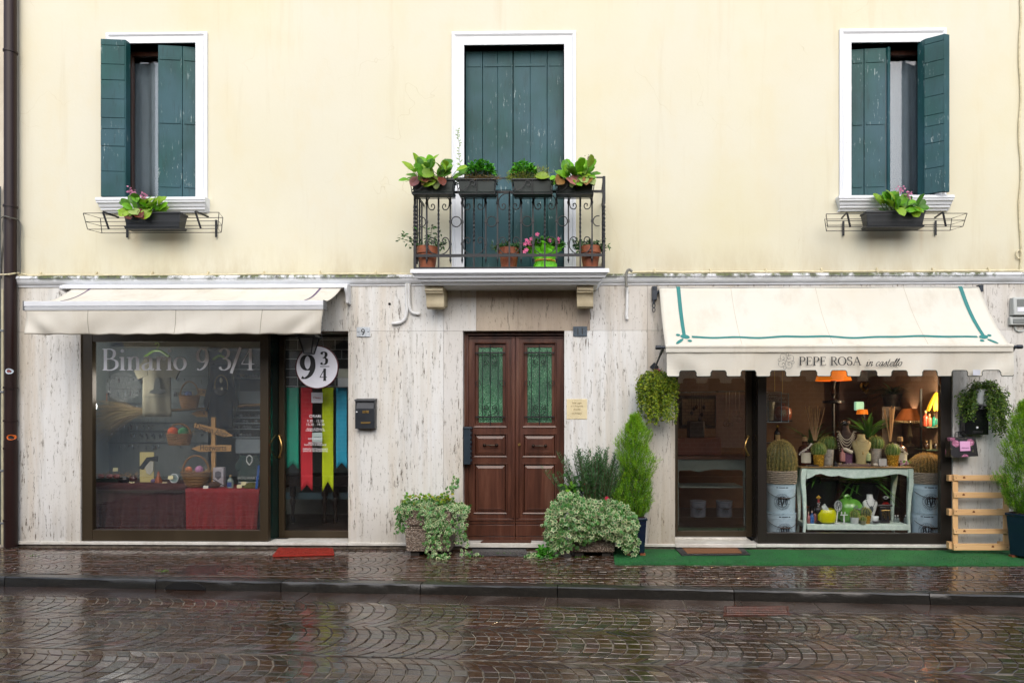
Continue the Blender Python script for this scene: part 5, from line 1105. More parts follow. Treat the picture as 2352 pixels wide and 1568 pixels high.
# ---------------- cypresses in blue pots
BLUEP = pm('glossy dark blue glaze', '#0f1e33', .16, 0, .15, 4, coat=.5)
def cypress(uc, yc, vtop, vpt, vpb, halfw, profile, lab, seed, wt, wb, rot=0):
    b = P(uc, vpb, yc); top = P(uc, vtop, yc); zp = P(uc, vpt, yc).z; o = thing('potted_cypress', lab, 'potted tree', (b.x, yc, 0)); r = random.Random(seed)
    hw, hb = M(wt/2, yc), M(wb/2, yc); mb = MB(); ro = lambda h, z: [(b.x+h*(dx*cos(rot)-dy*sin(rot)), yc+h*(dx*sin(rot)+dy*cos(rot)), z) for dx, dy in ((-1, -1), (1, -1), (1, 1), (-1, 1))]
    zb = .03; A = ro(hb, zb)+ro(hw, zp); mb.hexa(A); mb.hexa(ro(hw+.008, zp-.03)+ro(hw+.01, zp+.001)); mb.build('pot', BLUEP, o, bevel=.008)
    fm = MB()
    for dx, dy, _ in ro(hb*.8, 0): fm.box(dx-.03, dx+.03, dy-.03, dy+.03, .006, zb-.0005)
    fm.build('foot', TERRA, o); sm = MB(); sm.hexa(ro(hw-.02, zp-.02)+ro(hw-.02, zp+.01)); sm.build('soil', SOIL, o)
    tm = MB(); tm.tube([(b.x, yc, zp), (b.x+.01, yc, zp+.3), (b.x, yc, top.z-.15)], [.018, .012, .004], 7); 
    lm = MB(); H = top.z-zp
    ip = lambda t: next(a[1]+(c[1]-a[1])*(t-a[0])/(c[0]-a[0]) for a, c in zip(profile, profile[1:]) if t <= c[0]+1e-9)
    lobes = [(r.random()*6.28, r.uniform(.1, .95)) for _ in range(16)]
    for i in range(3000):
        t = r.random()**1.15; a = r.random()*6.28; k = sqrt(r.random()); lob = max(math.exp(-((a-la+pi) % (2*pi)-pi)**2/.5-((t-lt)/.09)**2) for la, lt in lobes)
        R3 = M(halfw, yc)*ip(t)*(.66+.46*lob); p = Vector((b.x+R3*k*cos(a), yc+R3*k*sin(a)*.9, zp+H*t*.93-.02))
        d = Vector((cos(a)*.55*k, sin(a)*.55*k, 1.0))+rv(r, .16); L = r.uniform(.06, .11)*(1 if t < .85 else .7)
        if r.random() < .12: tm.tube([p-d*.03, p+d*L*.7], .0018, 3, caps=False)
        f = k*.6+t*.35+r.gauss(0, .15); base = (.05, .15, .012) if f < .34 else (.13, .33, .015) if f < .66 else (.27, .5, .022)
        for j in range(9):
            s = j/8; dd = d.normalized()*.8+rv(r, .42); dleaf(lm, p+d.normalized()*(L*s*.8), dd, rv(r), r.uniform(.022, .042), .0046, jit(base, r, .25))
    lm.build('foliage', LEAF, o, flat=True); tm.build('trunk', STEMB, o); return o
PR = [(0, .45), (.05, .8), (.13, 1), (.3, 1.0), (.42, .8), (.55, .92), (.66, .72), (.8, .68), (.9, .4), (1, .12)]
cypress(1458, -.30, 938, 1186, 1268, 54, PR, 'bright green feathery cypress in a blue pot between the ivy trough and the shop door', 3, 46, 37, .12)
cypress(2356, -.42, 905, 1178, 1272, 62, PR, 'bright green cypress in a blue pot cut by the right edge', 5, 56, 44, .5)
# ---------------- hanging plants by the right shop
def vineplant(o, r, cx, cy, cz, n, spread, drop, colors, lsz, par='foliage'):
    lm, sm = MB(), MB()
    for i in range(n):
        a = r.random()*2*pi; R3 = spread*r.uniform(.05, 1.2); L = drop*r.random()**1.4*1.25+.03
        e = Vector((cx+R3*cos(a), min(-.05, cy-.07+R3*.6*sin(a)), cz+r.uniform(-.02, .10))); pts = [Vector((cx+.05*cos(a), cy+.04*sin(a), cz)), e*.55+Vector((cx, cy, cz))*.45+Vector((0, 0, r.uniform(.05, .12))), e]
        q = e.copy(); k = 0
        while k*.035 < L: q = q+Vector((r.gauss(0, .006), r.gauss(0, .004), -.035)); pts.append(q.copy()); k += 1
        c = cr([tuple(x) for x in pts], 3); sm.tube(c, .0016, 3, caps=False)
        for p in c[1:]:
            for j in range(2):
                if r.random() < .9: dleaf(lm, Vector(p)+rv(r, .006), Vector((r.gauss(0, 1), r.gauss(-.5, .5), r.gauss(-.35, .5))), Vector((0, -1, .6))+rv(r, .5), lsz*r.uniform(.7, 1.3), lsz*.52, jit(r.choice(colors), r))
    lm.build(par, LEAF, o, flat=True); sm.build('vine', STEM, o)
r = random.Random(12); c = P(1508, 892, -.2)
o = thing('hanging_plant', 'yellow green trailing plant in a white pot hung left of the shop door', 'hanging plant', (c.x, -.2, c.z-.15))
mb = MB(); mb.lathe(c.x, -.2, c.z-.13, [(.075, 0), (.085, .01), (.1, .15), (.105, .15), (.105, .165), (.09, .165), (.085, .1)], 20); mb.build('pot', pm('white plastic pot', '#c9cfd0', .4), o)
mb = MB(); 
for s in (-.1, .1): mb.tube([(c.x+s, -.2, c.z+.03), (c.x, -.16, P(1506, 848, -.1).z)], .003, 5)
mb.build('hanger', pm('steel wire', '#8a8c8e', .3, .8), o)
vineplant(o, r, c.x, -.2, c.z+.04, 165, .215, .34, [(.26, .34, .02), (.18, .28, .02), (.34, .38, .03), (.09, .17, .015)], .033)
mb = MB(); p = P(1508, 856, -.17)
for k in range(7): leaf(mb, p+Vector((r.gauss(0, .015), 0, .05)), Vector((r.gauss(0, .5), -.2, -1)), Vector((0, -1, 0))+rv(r, .3), .11, .05, jit((.3, .08, .11), r), .1, .4)
mb.build('ribbon', LEAF, o, flat=True)
c = P(2256, 903, -.2); r = random.Random(14)
# black letter box under it
ob = thing('letter_box', 'glossy black letter box under the hanging plant right of the display window', 'letter box', (X(2243), -.02, Zv(998, 2243)))
p, q = P(2217, 998, -.14), P(2271, 930, -.14); GB = pm('glossy black enamel', '#111214', .2, .1, .1, 6, coat=.3)
mb = MB(); mb.box(p.x, q.x, -.14, -.02, p.z, q.z-.05); mb.build('body', GB, ob, bevel=.005); mb = MB(); mb.hexa([(p.x-.006, -.15, q.z-.049), (q.x+.006, -.15, q.z-.049), (q.x+.006, -.02, q.z-.049), (p.x-.006, -.02, q.z-.049), (p.x-.006, -.135, q.z-.01), (q.x+.006, -.135, q.z-.01), (q.x+.006, -.02, q.z+.01), (p.x-.006, -.02, q.z+.01)]); mb.build('lid', GB, ob, bevel=.004)
mb = MB(); mb.box(p.x+.09, q.x-.07, -.143, -.1405, p.z+.02, p.z+.045); mb.build('slot', BLACKP, ob, bevel=.001); mb = MB(); mb.tube([((p.x+q.x)/2, -.148, p.z+.085), ((p.x+q.x)/2, -.138, p.z+.085)], .012, 12); mb.build('lock', ALU, ob)
o = thing('hanging_plant', 'dark green trailing plant in a white pot on top of the black letter box', 'hanging plant', (c.x, -.12, q.z+.01))
mb = MB(); mb.lathe(c.x, -.11, q.z+.011, [(.065, 0), (.07, .005), (.083, .15), (.088, .15), (.088, .175), (.075, .175), (.07, .12)], 20); mb.build('pot', pm('white plastic pot', '#c9cfd0', .4), o)
mb = MB(); mb.tube([(c.x, -.12, q.z+.2), (c.x+.01, -.14, P(2243, 862, -.14).z)], .003, 5); mb.build('hanger', pm('steel wire', '#8a8c8e', .3, .8), o)
def vine2():
    lm, sm = MB(), MB()
    for i in range(74):
        s = r.choice((-1, 1, 1)) if i > 14 else r.choice((-.4, .4)); reach = r.uniform(.1, .29); L = r.uniform(.12, .5)*(1 if s > 0 else .62)
        pts = [Vector((c.x, -.13, q.z+.17)), Vector((c.x+s*reach*.5, -.16-.08*r.random(), q.z+.2+.09*r.random())), Vector((c.x+s*reach, -.13-.1*r.random(), q.z+.12+.05*r.random()))]; e = pts[-1].copy(); k = 0
        while k*.04 < L: e = e+Vector((s*.004+r.gauss(0, .007), r.gauss(0, .003), -.04)); pts.append(e.copy()); k += 1
        cc = cr([tuple(x) for x in pts], 3); sm.tube(cc, .0017, 3, caps=False)
        for p in cc[2:]:
            for j in range(2):
                if r.random() < .8: dleaf(lm, Vector(p)+rv(r, .006), Vector((r.gauss(0, 1), r.gauss(-.4, .5), r.gauss(-.3, .5))), Vector((0, -1, .6))+rv(r, .5), .032*r.uniform(.7, 1.3), .018, jit(r.choice([(.07, .15, .02), (.12, .22, .03), (.2, .28, .05), (.04, .09, .015)]), r))
    lm.build('foliage', LEAF, o, flat=True); sm.build('vine', STEM, o)
vine2()
# ---------------- flower boxes
GREYBOX = pm('dark plastic trough', '#26292c', .42, 0, .12, 10); OLIVEBOX = pm('grey green plastic trough', '#2c3431', .45, 0, .15, 10)
def trough(o, u0, u1, vt, vb, yc, dep, mat, sauc=True):
    yf = yc-dep/2; p, q = P(u0, vb, yf), P(u1, vt, yf); h = q.z-p.z; t = (q.x-p.x)*.045; mb = MB()
    z0 = p.z+.012
    mb.hexa([(p.x+t, yf+.03, z0), (q.x-t, yf+.03, z0), (q.x-t, yf+dep-.03, z0), (p.x+t, yf+dep-.03, z0), (p.x+.008, yf+.008, q.z-.022), (q.x-.008, yf+.008, q.z-.022), (q.x-.008, yf+dep-.008, q.z-.022), (p.x+.008, yf+dep-.008, q.z-.022)])
    mb.box(p.x, q.x, yf, yf+dep, q.z-.0215, q.z); mb.build('trough', mat, o, bevel=.004)
    if sauc: s = MB(); s.hexa([(p.x+t-.01, yf+.015, z0-.014), (q.x-t+.01, yf+.015, z0-.014), (q.x-t+.01, yf+dep-.015, z0-.014), (p.x+t-.01, yf+dep-.015, z0-.014), (p.x+t-.02, yf+.005, z0+.012), (q.x-t+.02, yf+.005, z0+.012), (q.x-t+.02, yf+dep-.005, z0+.012), (p.x+t-.02, yf+dep-.005, z0+.012)]); s.build('saucer', mat, o, bevel=.002)
    s = MB(); s.box(p.x+.02, q.x-.02, yf+.02, yf+dep-.02, q.z-.01, q.z+.006); s.build('soil', SOIL, o); return p, q, yf
def bergenia(o, r, cx, cy, cz, n, R3, size, burg=.25, spike=False, hgt=.1):
    lm = MB(); sm = MB()
    for i in range(int(n*1.05)):
        a = r.random()*2*pi; el = r.random(); d = Vector((cos(a)*(1.25-el), sin(a)*.7*(1.25-el)-.2, .1+.85*el)); b = Vector((cx+r.uniform(-.8, .8)*R3*.85, cy+r.gauss(0, .03), cz)); st = b+d.normalized()*(hgt*r.uniform(.35, 1.25)); sm.tube([b, st], .0035, 4)
        col = jit(r.choice([G_BR, G_BR, G_LIME, (.1, .27, .02), (.07, .2, .02), (.22, .36, .03)]), r)
        if el < .16: d = Vector((r.gauss(0, .45), -.55, -.55)); st = Vector((cx+r.uniform(-.8, .8)*R3, cy-.09, cz+.03)); col = jit(r.choice([BURG, PINKL, (.25, .13, .04), G_BR, (.3, .4, .12)]) if r.random() < burg*2.6 else G_LIME, r)
        L = size*r.uniform(.55, 1.0); leaf(lm, st, d+rv(r, .2), Vector((-d.x*.3, -.75, .75))+rv(r, .35), L, L*.74, col, r.uniform(.05, .45), .22, ((0, .18), (.15, .6), (.35, .92), (.6, 1), (.82, .8), (.95, .42), (1, .12)), wave=.03)
    lm.build('foliage', LEAF, o, flat=True, ang=180); sm.build('stem', STEM, o)
    if spike:
        f = MB()
        for k in range(2):
            p = Vector((cx+(-.07+.12*k)*1.0+r.gauss(0, .02), cy-.05, cz+hgt+.05+.06*(1-k)))
            for j in range(22): flower5(f, p+Vector((0, -.05, .02))+rv(r, .02), Vector((0, -1, .5))+rv(r, .5), .012, (.55, .2, .34), r)
        f.build('pink_flower', LEAF, o, flat=True)
def tuft(o, r, cx, cy, cz, Rx, H, n, cols, lsz, name='foliage', dome=True):
    lm, sm = MB(), MB()
    for i in range(n):
        a = r.random()*2*pi; k = sqrt(r.random()); z = sqrt(max(0, 1-k*k*.85))*r.uniform(.45, 1.05); p = Vector((cx+Rx*k*cos(a), cy+Rx*.75*k*sin(a), cz+H*z))
        leaf(lm, p, Vector((cos(a)*k, sin(a)*k-.3, .35))+rv(r, .45), Vector((0, -.5, 1))+rv(r, .4), lsz*r.uniform(.7, 1.3), lsz*.75, jit(r.choice(cols), r), .25, .25, ((0, .3), (.35, 1), (.7, .7), (1, .05)))
        if i % 6 == 0: sm.tube([(cx+Rx*.3*k*cos(a), cy, cz), p], .0018, 3, caps=False)
    lm.build(name, LEAF, o, flat=True); sm.build('stem', STEM, o)
def holder(o, p, q, yf, dep):                              # black iron box holder hooked over the rail
    mb = MB(); zt, zb = q.z-.015, p.z-.004
    mb.tube([(p.x-.01, yf-.006, zt), (q.x+.01, yf-.006, zt), (q.x+.01, yf+dep, zt), (p.x-.01, yf+dep, zt)], .005, 5, closed=True); mb.tube([(p.x+.01, yf+.006, zb), (q.x-.01, yf+.006, zb), (q.x-.01, yf+dep, zb), (p.x+.01, yf+dep, zb)], .005, 5, closed=True)
    w2 = q.x-p.x
    for f in (0.0, .5, 1.0): mb.tube([(p.x-.01+(w2+.02)*f, yf-.006, zt), (p.x+.01+(w2-.02)*f, yf+.006, zb)], .005, 5)
    h = zt-zb; ctr = p.x+w2*.22
    for s in (1,):
        pts = cr([(ctr-.09, zb+.2*h), (ctr-.065, zb+.42*h), (ctr-.04, zb+.2*h), (ctr+.02, zb+.45*h), (ctr+.06, zb+.9*h), (ctr+.1, zb+.8*h), (ctr+.09, zb+.55*h), (ctr+.06, zb+.6*h)], 5); mb.tube([(x, yf-.012, z) for x, z in pts], .0048, 5)
    mb.build('holder', IRON, o)
r = random.Random(21); BYC = -.60
o = thing('flower_box', 'dark trough of large green and burgundy leaves at the left end of the balcony rail', 'flower box', (X(994, BYC), BYC, P(994, 446, BYC).z), 'flower boxes on the balcony rail')
p, q, yf = trough(o, 944, 1042, 410, 444, BYC, .17, OLIVEBOX); holder(o, p, q, yf, .17); bergenia(o, r, (p.x+q.x)/2, BYC-.02, q.z-.02, 56, .24, .175, .35, hgt=.15)
o = thing('flower_box', 'dark trough with one round mint green clump and dry grass', 'flower box', (X(1094, BYC), BYC, P(1094, 446, BYC).z), 'flower boxes on the balcony rail')
p, q, yf = trough(o, 1051, 1138, 409, 444, BYC, .17, OLIVEBOX); holder(o, p, q, yf, .17); tuft(o, r, P(1105, 0, BYC).x, BYC, q.z+.02, .155, .2, 520, [(.07, .33, .02), (.05, .24, .015), (.11, .4, .03), (.03, .15, .01)], .04)
mb = MB()
for i in range(420): dleaf(mb, Vector((r.uniform(p.x+.06, q.x+.02), BYC+r.gauss(-.03, .04), q.z+r.uniform(-.02, .03))), Vector((r.gauss(0, 1), r.gauss(-.3, .5), r.gauss(.25, .4))), rv(r), r.uniform(.03, .08), .0035, jit((.3, .2, .09), r, .3))
mb.build('dry_grass', LEAF, o, flat=True)
mb, sm = MB(), MB(); st = cr([tuple(P(u, v, BYC)) for u, v in ((1056, 405), (1057, 380), (1054, 355), (1055, 330), (1051, 312), (1052, 298))], 4); sm.tube(st, .0022, 4)
for i in range(26): leaf(mb, Vector(st[min(len(st)-1, int(i/26*len(st)))]), Vector((r.choice((-1, 1)), -.3, .6))+rv(r, .2), Vector((0, -1, .3)), .03 if i > 8 else .045, .014, jit((.22, .34, .1), r))
sm.build('weed_stem', STEM, o); mb.build('weed', LEAF, o, flat=True)
o = thing('flower_box', 'dark trough with a mint clump and feathery lime green grass', 'flower box', (X(1222, BYC), BYC, P(1222, 446, BYC).z), 'flower boxes on the balcony rail')
p, q, yf = trough(o, 1177, 1269, 409, 444, BYC, .17, OLIVEBOX); holder(o, p, q, yf, .17); tuft(o, r, P(1203, 0, BYC).x, BYC, q.z+.02, .14, .19, 440, [(.08, .36, .02), (.06, .26, .015), (.13, .42, .03)], .04)
mb = MB()
for i in range(900):
    x = r.uniform(P(1166, 0, BYC).x, P(1262, 0, BYC).x); f = 1 if x > P(1212, 0, BYC).x else .5; dleaf(mb, Vector((x, BYC+r.gauss(-.02, .05), q.z+r.uniform(-.03, .12)*f)), Vector((r.gauss(0, .5), r.gauss(-.2, .4), r.gauss(.8, .4))), rv(r), r.uniform(.02, .05), .006, jit(r.choice([(.28, .36, .05), (.2, .3, .04), (.34, .33, .08)]), r))
mb.build('lime_grass', LEAF, o, flat=True)
o = thing('flower_box', 'dark trough of large leaves with brown seed heads, rightmost on the balcony rail', 'flower box', (X(1320, BYC), BYC, P(1320, 446, BYC).z), 'flower boxes on the balcony rail')
p, q, yf = trough(o, 1277, 1364, 411, 444, BYC, .17, OLIVEBOX); holder(o, p, q, yf, .17); bergenia(o, r, (p.x+q.x)/2, BYC-.02, q.z-.02, 54, .23, .17, .38, hgt=.14)
mb = MB()
for u, v, h in ((1350, 363, 30), (1322, 378, 18), (1362, 376, 16)):
    t0, t1 = P(u-4, v+h, BYC-.03), P(u, v, BYC-.03); mb.tube([t0, t1], .002, 4)
    for k in range(10): mb.ball(tuple(t1+rv(r, .014)), .006, n=5, k=3)
mb.build('seed_head', pm('dry brown', '#4b3222', .9), o)
for k, (ux, w0, lab, rw, bu, pl) in enumerate([((194, 505), 0, 'dark trough of green leaves with a small pink bloom below the left window', (489, 526), (281, 414, 486, 524), (332, 40)), ((1896, 2219), 1, 'dark trough of green leaves with a pink bloom below the right window', (491, 521), (1989, 2128, 483, 521), (2068, 42))]):
    yc = -.20; um = (ux[0]+ux[1])/2
    o = thing('box_rack', 'long black wire rack under the %s window sill' % ('left', 'right')[k], 'rack', (X(um, yc), -.02, P(um, rw[1], yc).z), 'window box racks')
    yf, yb = -.30, -.12; mb = MB(); p, q = P(ux[0], rw[1], yf), P(ux[1], rw[0], yf); zt, zb = q.z, p.z; pb = .03; sl = .03
    TP = [(p.x, yf-.02, zt), (q.x, yf-.02, zt), (q.x-.06, yb, zt-.002), (p.x+.06, yb, zt-.002)]; BT2 = [(p.x+.03, yf+.01, zb), (q.x-.03, yf+.01, zb), (q.x-.08, yb, zb), (p.x+.08, yb, zb)]; MD = [((a[0]+b2[0])/2, (a[1]+b2[1])/2, zb+(zt-zb)*.47) for a, b2 in zip(TP, BT2)]
    for rg in (TP, BT2, MD): mb.tube(rg, .0042, 5, closed=True)
    for a, b2 in zip(TP, BT2): mb.tube([a, b2], .0042, 5)
    mb.build('wire_frame', IRON, o)
    for f in (.16, .84):
        hk = MB(); x = p.x+(q.x-p.x)*f; hk.bar((x-.02, yf-.025, zt+.012), (x+.03, yf+.006, zb-.004), .022, .006); hk.box(x+.05, x+.075, -.024, -.018, zb-.03, zt); hk.bar((x-.02, yf-.02, zt+.014), (x+.01, -.09, zt+.014), .022, .006); hk.build('hook', IRON, o, flat=True)
    o = thing('flower_box', lab, 'flower box', (X(um, yc), yc, P(um, rw[1], yc).z), 'window flower boxes')
    p, q, yf = trough(o, *bu[:2], bu[2], bu[3], yc, .17, GREYBOX); rr = random.Random(70+k); bergenia(o, rr, P(pl[0], 0, yc).x, yc-.02, q.z-.01, 46, .2, .175, .22, True, .11)
# ---------------- pots standing on the balcony
ZSL = P(1176, 617, -.52).z
def tpot(o, cx, cy, r1, h): mb = MB(); mb.lathe(cx, cy, ZSL+.003, [(r1*.68, 0), (r1*.92, h*.7), (r1*.92, h*.72), (r1*1.03, h*.72), (r1*1.05, h), (r1*.9, h), (r1*.88, h*.9)], 26); mb.build('pot', TERRA, o, ang=35); s = MB(); s.lathe(cx, cy, ZSL+h*.88, [(r1*.89, 0), (.001, .012)], 16); s.build('soil', SOIL, o)
for u, yc, lab, h, hgt, nb2 in ((982, -.34, 'terracotta pot with a leggy climber at the left end of the balcony', .285, .32, 14), (1169, -.30, 'terracotta pot with a dark bushy plant in the middle of the balcony', .275, .17, 26), (1356, -.34, 'terracotta pot with a small glossy shrub at the right end of the balcony', .28, .2, 24)):
    c = P(u, 590, yc); rr = random.Random(int(u)); o = thing('potted_plant', lab, 'potted plant', (c.x, yc, ZSL+.003), 'terracotta pots on the balcony'); tpot(o, c.x, yc, .118, h)
    lm, sm = MB(), MB()
    for i in range(nb2):
        a = rr.random()*6.28; L = hgt*rr.uniform(.5, 1.15); d = Vector((cos(a)*.75, sin(a)*.4-.1, rr.uniform(.5, 1.2))).normalized(); pts = [Vector((c.x+.03*cos(a), yc, ZSL+h*.9))+d*(L*t)+Vector((.05*cos(a)*t*t, 0, -.06*t*t)) for t in (0, .35, .7, 1)]; sm.tube(pts, .0022, 4)
        for k in range(14):
            t = .25+.75*k/13; p = pts[0].lerp(pts[-1], t)+rv(rr, .015); leaf(lm, p, Vector((rr.gauss(0, 1), -.3, rr.gauss(.1, .6))), Vector((0, -.7, .8))+rv(rr, .4), rr.uniform(.03, .05), .022, jit(r.choice([(.035, .1, .025), (.05, .14, .03), (.025, .07, .02)]), rr))
    lm.build('foliage', LEAF, o, flat=True); sm.build('stem', STEM, o)
c = P(1252, 590, -.3); rr = random.Random(3); o = thing('potted_plant', 'pink flowered plant wrapped in lime green paper on the balcony', 'potted plant', (c.x, -.3, ZSL+.003))
def wrap(a, v):
    t = a*2*pi; fl = [.17, .13, .115, .125, .17, .225][min(5, int(v*5+.001))]; f = fl+(.02*sin(t*7)+.014*sin(t*11+1))*abs(v-.42)*2.2; zz = v*(.29+.035*sin(t*3+1)*v); return (c.x+f*cos(t), -.3+f*.75*sin(t), ZSL+.004+zz)
mb = MB(); mb.grid(wrap, 80, 15); mb.build('paper_wrap', pm('lime paper', '#6fd01e', .45, 0, .12, 8), o, ang=180, solid=.002)
mb = MB(); mb.lathe(c.x, -.3, ZSL+.12, [(.122, 0), (.128, .012), (.122, .024)], 24, squash=.78); mb.build('ribbon', pm('gold ribbon', '#c9a03a', .3), o)
tuft(o, rr, c.x, -.3, ZSL+.26, .215, .13, 260, [(.04, .17, .015), (.06, .24, .02), (.025, .1, .012)], .055)
mb = MB()
for u, v in ((1210, 552), (1215, 558), (1206, 560), (1221, 549), (1219, 563), (1282, 549), (1283, 556), (1262, 552), (1209, 574), (1205, 578), (1234, 538)): flower5(mb, P(u, v, -.44), Vector((r.gauss(0, .4), -1, .3)), .026, (.7, .13, .3), rr)
mb.build('pink_flower', LEAF, o, flat=True)
# ================================================================ pallet rack, bag, mats, turf
PINE = m_pal('pale pine across', '#b88d5c', '#d9b482', 6, .6, (.12, 1, 1.6), .2); PINEV = m_pal('pale pine upright', '#bd925f', '#d5ae7b', 6, .6, (1.6, 1, .12), .2); KNOT = pm('pine knot', '#6a3d1c', .7)
o = thing('pallet_rack', 'pale pine slatted pallet leaning on the wall between the display window and the cypress', 'pallet', (X(2250, -.2), -.14, .012))
yf0, yf1 = -.23, -.10; zp = P(2250, 1262, yf0).z; zt5 = P(2250, 1090, yf1).z
def pl_pt(u, v, d): f = (1263-v)/(1263-1090); y = yf0+(yf1-yf0)*f; q = P(u, v, y); return Vector((q.x, y+d, max(.014, q.z)))
def board(nm, u0, v0, u1, v1, d0, d1, mat):
    mb = MB(); mb.hexa([pl_pt(u0, v1, d0), pl_pt(u1, v1+rr.uniform(-1, 1), d0), pl_pt(u1, v1, d1), pl_pt(u0, v1, d1), pl_pt(u0, v0, d0), pl_pt(u1, v0+rr.uniform(-1, 1), d0), pl_pt(u1, v0, d1), pl_pt(u0, v0, d1)]); return mb.build(nm, mat, o, bevel=.004)
for v0, v1 in ((1090.5, 1103), (1129.5, 1142.5), (1168.5, 1182), (1213.5, 1225), (1247, 1262.5)):
    b2 = board('slat', 2189, v0, 2316, v1, -.02, -.0005, PINE)
    km = MB(); kp = pl_pt(2200+100*rr.random(), (v0+v1)/2, -.0208); km.add([(kp.x+.016*cos(t), kp.y, kp.z+.02*sin(t)) for t in [2*pi*i/10 for i in range(10)]], [tuple(range(10))])
    for uu in (2194, 2311): kp = pl_pt(uu, (v0+v1)/2+rr.uniform(-2, 2), -.0208); km.add([(kp.x+.007*cos(t), kp.y, kp.z+.006*sin(t)) for t in [2*pi*i/8 for i in range(8)]], [tuple(range(8))])
    km.build('knot', KNOT, b2, flat=True)
for u0, u1 in ((2188.5, 2201), (2305, 2318)): board('upright', u0, 1089, u1, 1263, 0, .018, PINEV)
for v0, v1 in ((1091, 1105), (1169, 1184), (1245, 1261)):
    for u0, u1 in ((2182, 2200), (2300, 2318)): board('block', u0, v0, u1, v1, .0185, .08, PINE)
# paper gift bag
t = NT('dark floral paper'); vv = t.n('ShaderNodeTexVoronoi'); vv.inputs['Scale'].default_value = 7.5; t.l(t.P(), vv.inputs['Vector']); f = t.noise(26, 4, .6, dist=1.0)
fl2 = t.math('LESS_THAN', t.math('MULTIPLY_ADD', f, .35, vv.outputs['Distance']), .5); sepc = t.n('ShaderNodeSeparateColor'); t.l(vv.outputs['Color'], sepc.inputs[0]); on = t.math('MULTIPLY', fl2, t.math('GREATER_THAN', sepc.outputs[0], .5))
lf2 = t.math('GREATER_THAN', t.noise(19, 2, .5, None, (9, 9, 9)), .62); col = t.mix(lf2, C('#16141a'), C('#4d4a34')); col = t.mix(on, col, t.ramp(f, [(.35, C('#5d2c44')), (.5, C('#9c5a79')), (.65, C('#d09ab3'))])); t.base(col); t.rough(.4)
p, q = P(2185, 1050, -.19), P(2246, 1003, -.19); o = thing('gift_bag', 'dark floral paper bag with pink label hanging from a hook by the display window', 'bag', ((p.x+q.x)/2, -.13, p.z))
mb = MB(); mb.hexa([(p.x, -.19, p.z), (q.x, -.20, p.z+.015), (q.x, -.06, p.z+.02), (p.x, -.06, p.z), (p.x-.005, -.17, q.z-.015), (q.x-.02, -.18, q.z), (q.x-.02, -.09, q.z+.005), (p.x-.005, -.08, q.z-.01)]); mb.build('body', t.mat, o, flat=True)
mb = MB(); hk = P(2214, 988, -.06)
for s in (-1, 1):
    for y in (-.172, -.088): mb.tube([((p.x+q.x)/2+s*.055, y, q.z-.02), ((p.x+q.x)/2+s*.03, y*.7, q.z+.05), (hk.x, -.06, hk.z)], .0055, 5)
mb.tube([(hk.x, -.06, hk.z), (hk.x, -.055, hk.z+.05), (hk.x+.005, -.02, hk.z+.06)], .006, 5); mb.build('handle', BLACKP, o)
xa, xb, za, zb2 = P(2206, 0, -.2).x, P(2229, 0, -.2).x, P(2217, 1035.5, -.2).z, P(2217, 1013, -.2).z
mb = MB(); mb.hexa([(xa, -.1995, za), (xb, -.2015, za+.004), (xb, -.1935, za+.004), (xa, -.19, za), (xa, -.189, zb2), (xb, -.191, zb2), (xb, -.182, zb2), (xa, -.181, zb2)]); mb.build('label_card', pm('pink card', '#d79fc8', .6, 0, .03), o, flat=True); sanstext('PEPE ROSA', .022, o, 'lettering', pm('plum ink', '#7d4a78', .6), ((xa+xb)/2, -.204, za+.03), sx=.8)
# green turf runner
TURF = NT('green turf carpet'); f = TURF.noise(220, 3, .7); g3 = TURF.noise(3, 4); TURF.base(TURF.mix(TURF.ramp(g3, [(.38, 0.0), (.68, .75)]), TURF.ramp(f, [(.3, C('#0b441a')), (.7, C('#1f7836'))]), C('#154a26'))); TURF.rough(.8); TURF.bump(f, .9, .006)
a0, a1, a2 = G(1407, 1258, .01), G(1412, 1294.5, .01), G(2400, 1297, .01); xr = 6.8
mb = MB()
def tf(u, v):
    xl = a0.x+(a1.x-a0.x)*(1-v); x = xl+(xr-xl)*u; yfr = a1.y+(a2.y-a1.y)*min(1.2, (x-a1.x)/(a2.x-a1.x)); y = yfr+(-.046-yfr)*v; return (x, y+.006*sin(x*7)*(1-v), .010+.002*sin(x*9+v*5))
mb.grid(tf, 90, 8); n0 = len(mb.v)
mb.add([tf(i/90, 0) for i in range(91)]+[(tf(i/90, 0)[0], tf(i/90, 0)[1]-.002, -.006) for i in range(91)], [(i, i+91, i+92, i+1) for i in range(90)])
tag(mb.build('turf_carpet', TURF.mat, None, ang=180), 'bright green artificial turf runner laid along the right shop', 'carpet')
r = random.Random(77); fz = MB()
for i in range(5200):
    u, v = r.random(), r.random()**2; p = Vector(tf(u, v)); dleaf(fz, p, Vector((r.gauss(0, .5), r.gauss(-.2, .5), 1)), rv(r), r.uniform(.01, .018), .004, jit((.03, .2, .04), r, .3))
bpy.data.objects['turf_carpet']
fz.build('pile', LEAF, bpy.data.objects['turf_carpet'], flat=True)
def mat3d(nm, quad, h, mat, lab, inner=None, z=.002, cat='door mat'):
    q = [G(u, v, h) for u, v in quad]; o = thing(nm, lab, cat, tuple(sum(q, Vector())/4-Vector((0, 0, h))))
    mb = MB(); mb.hexa([Vector((p.x, p.y, z)) for p in q]+q); mb.build('mat_base', mat, o, bevel=.004)
    if inner: c = sum(q, Vector())/4; k = [c+Vector(((p.x-c.x)*.8, (p.y-c.y)*.66, 0)) for p in q]; m2 = MB(); m2.hexa([p+Vector((0, 0, -.004)) for p in k]+[p+Vector((0, 0, .005)) for p in k]); m2.build('pile', inner, o, flat=True)
    return o, q
COIR = m_pal('red coir', '#64160e', '#a92b1a', 120, .9, None, .9)
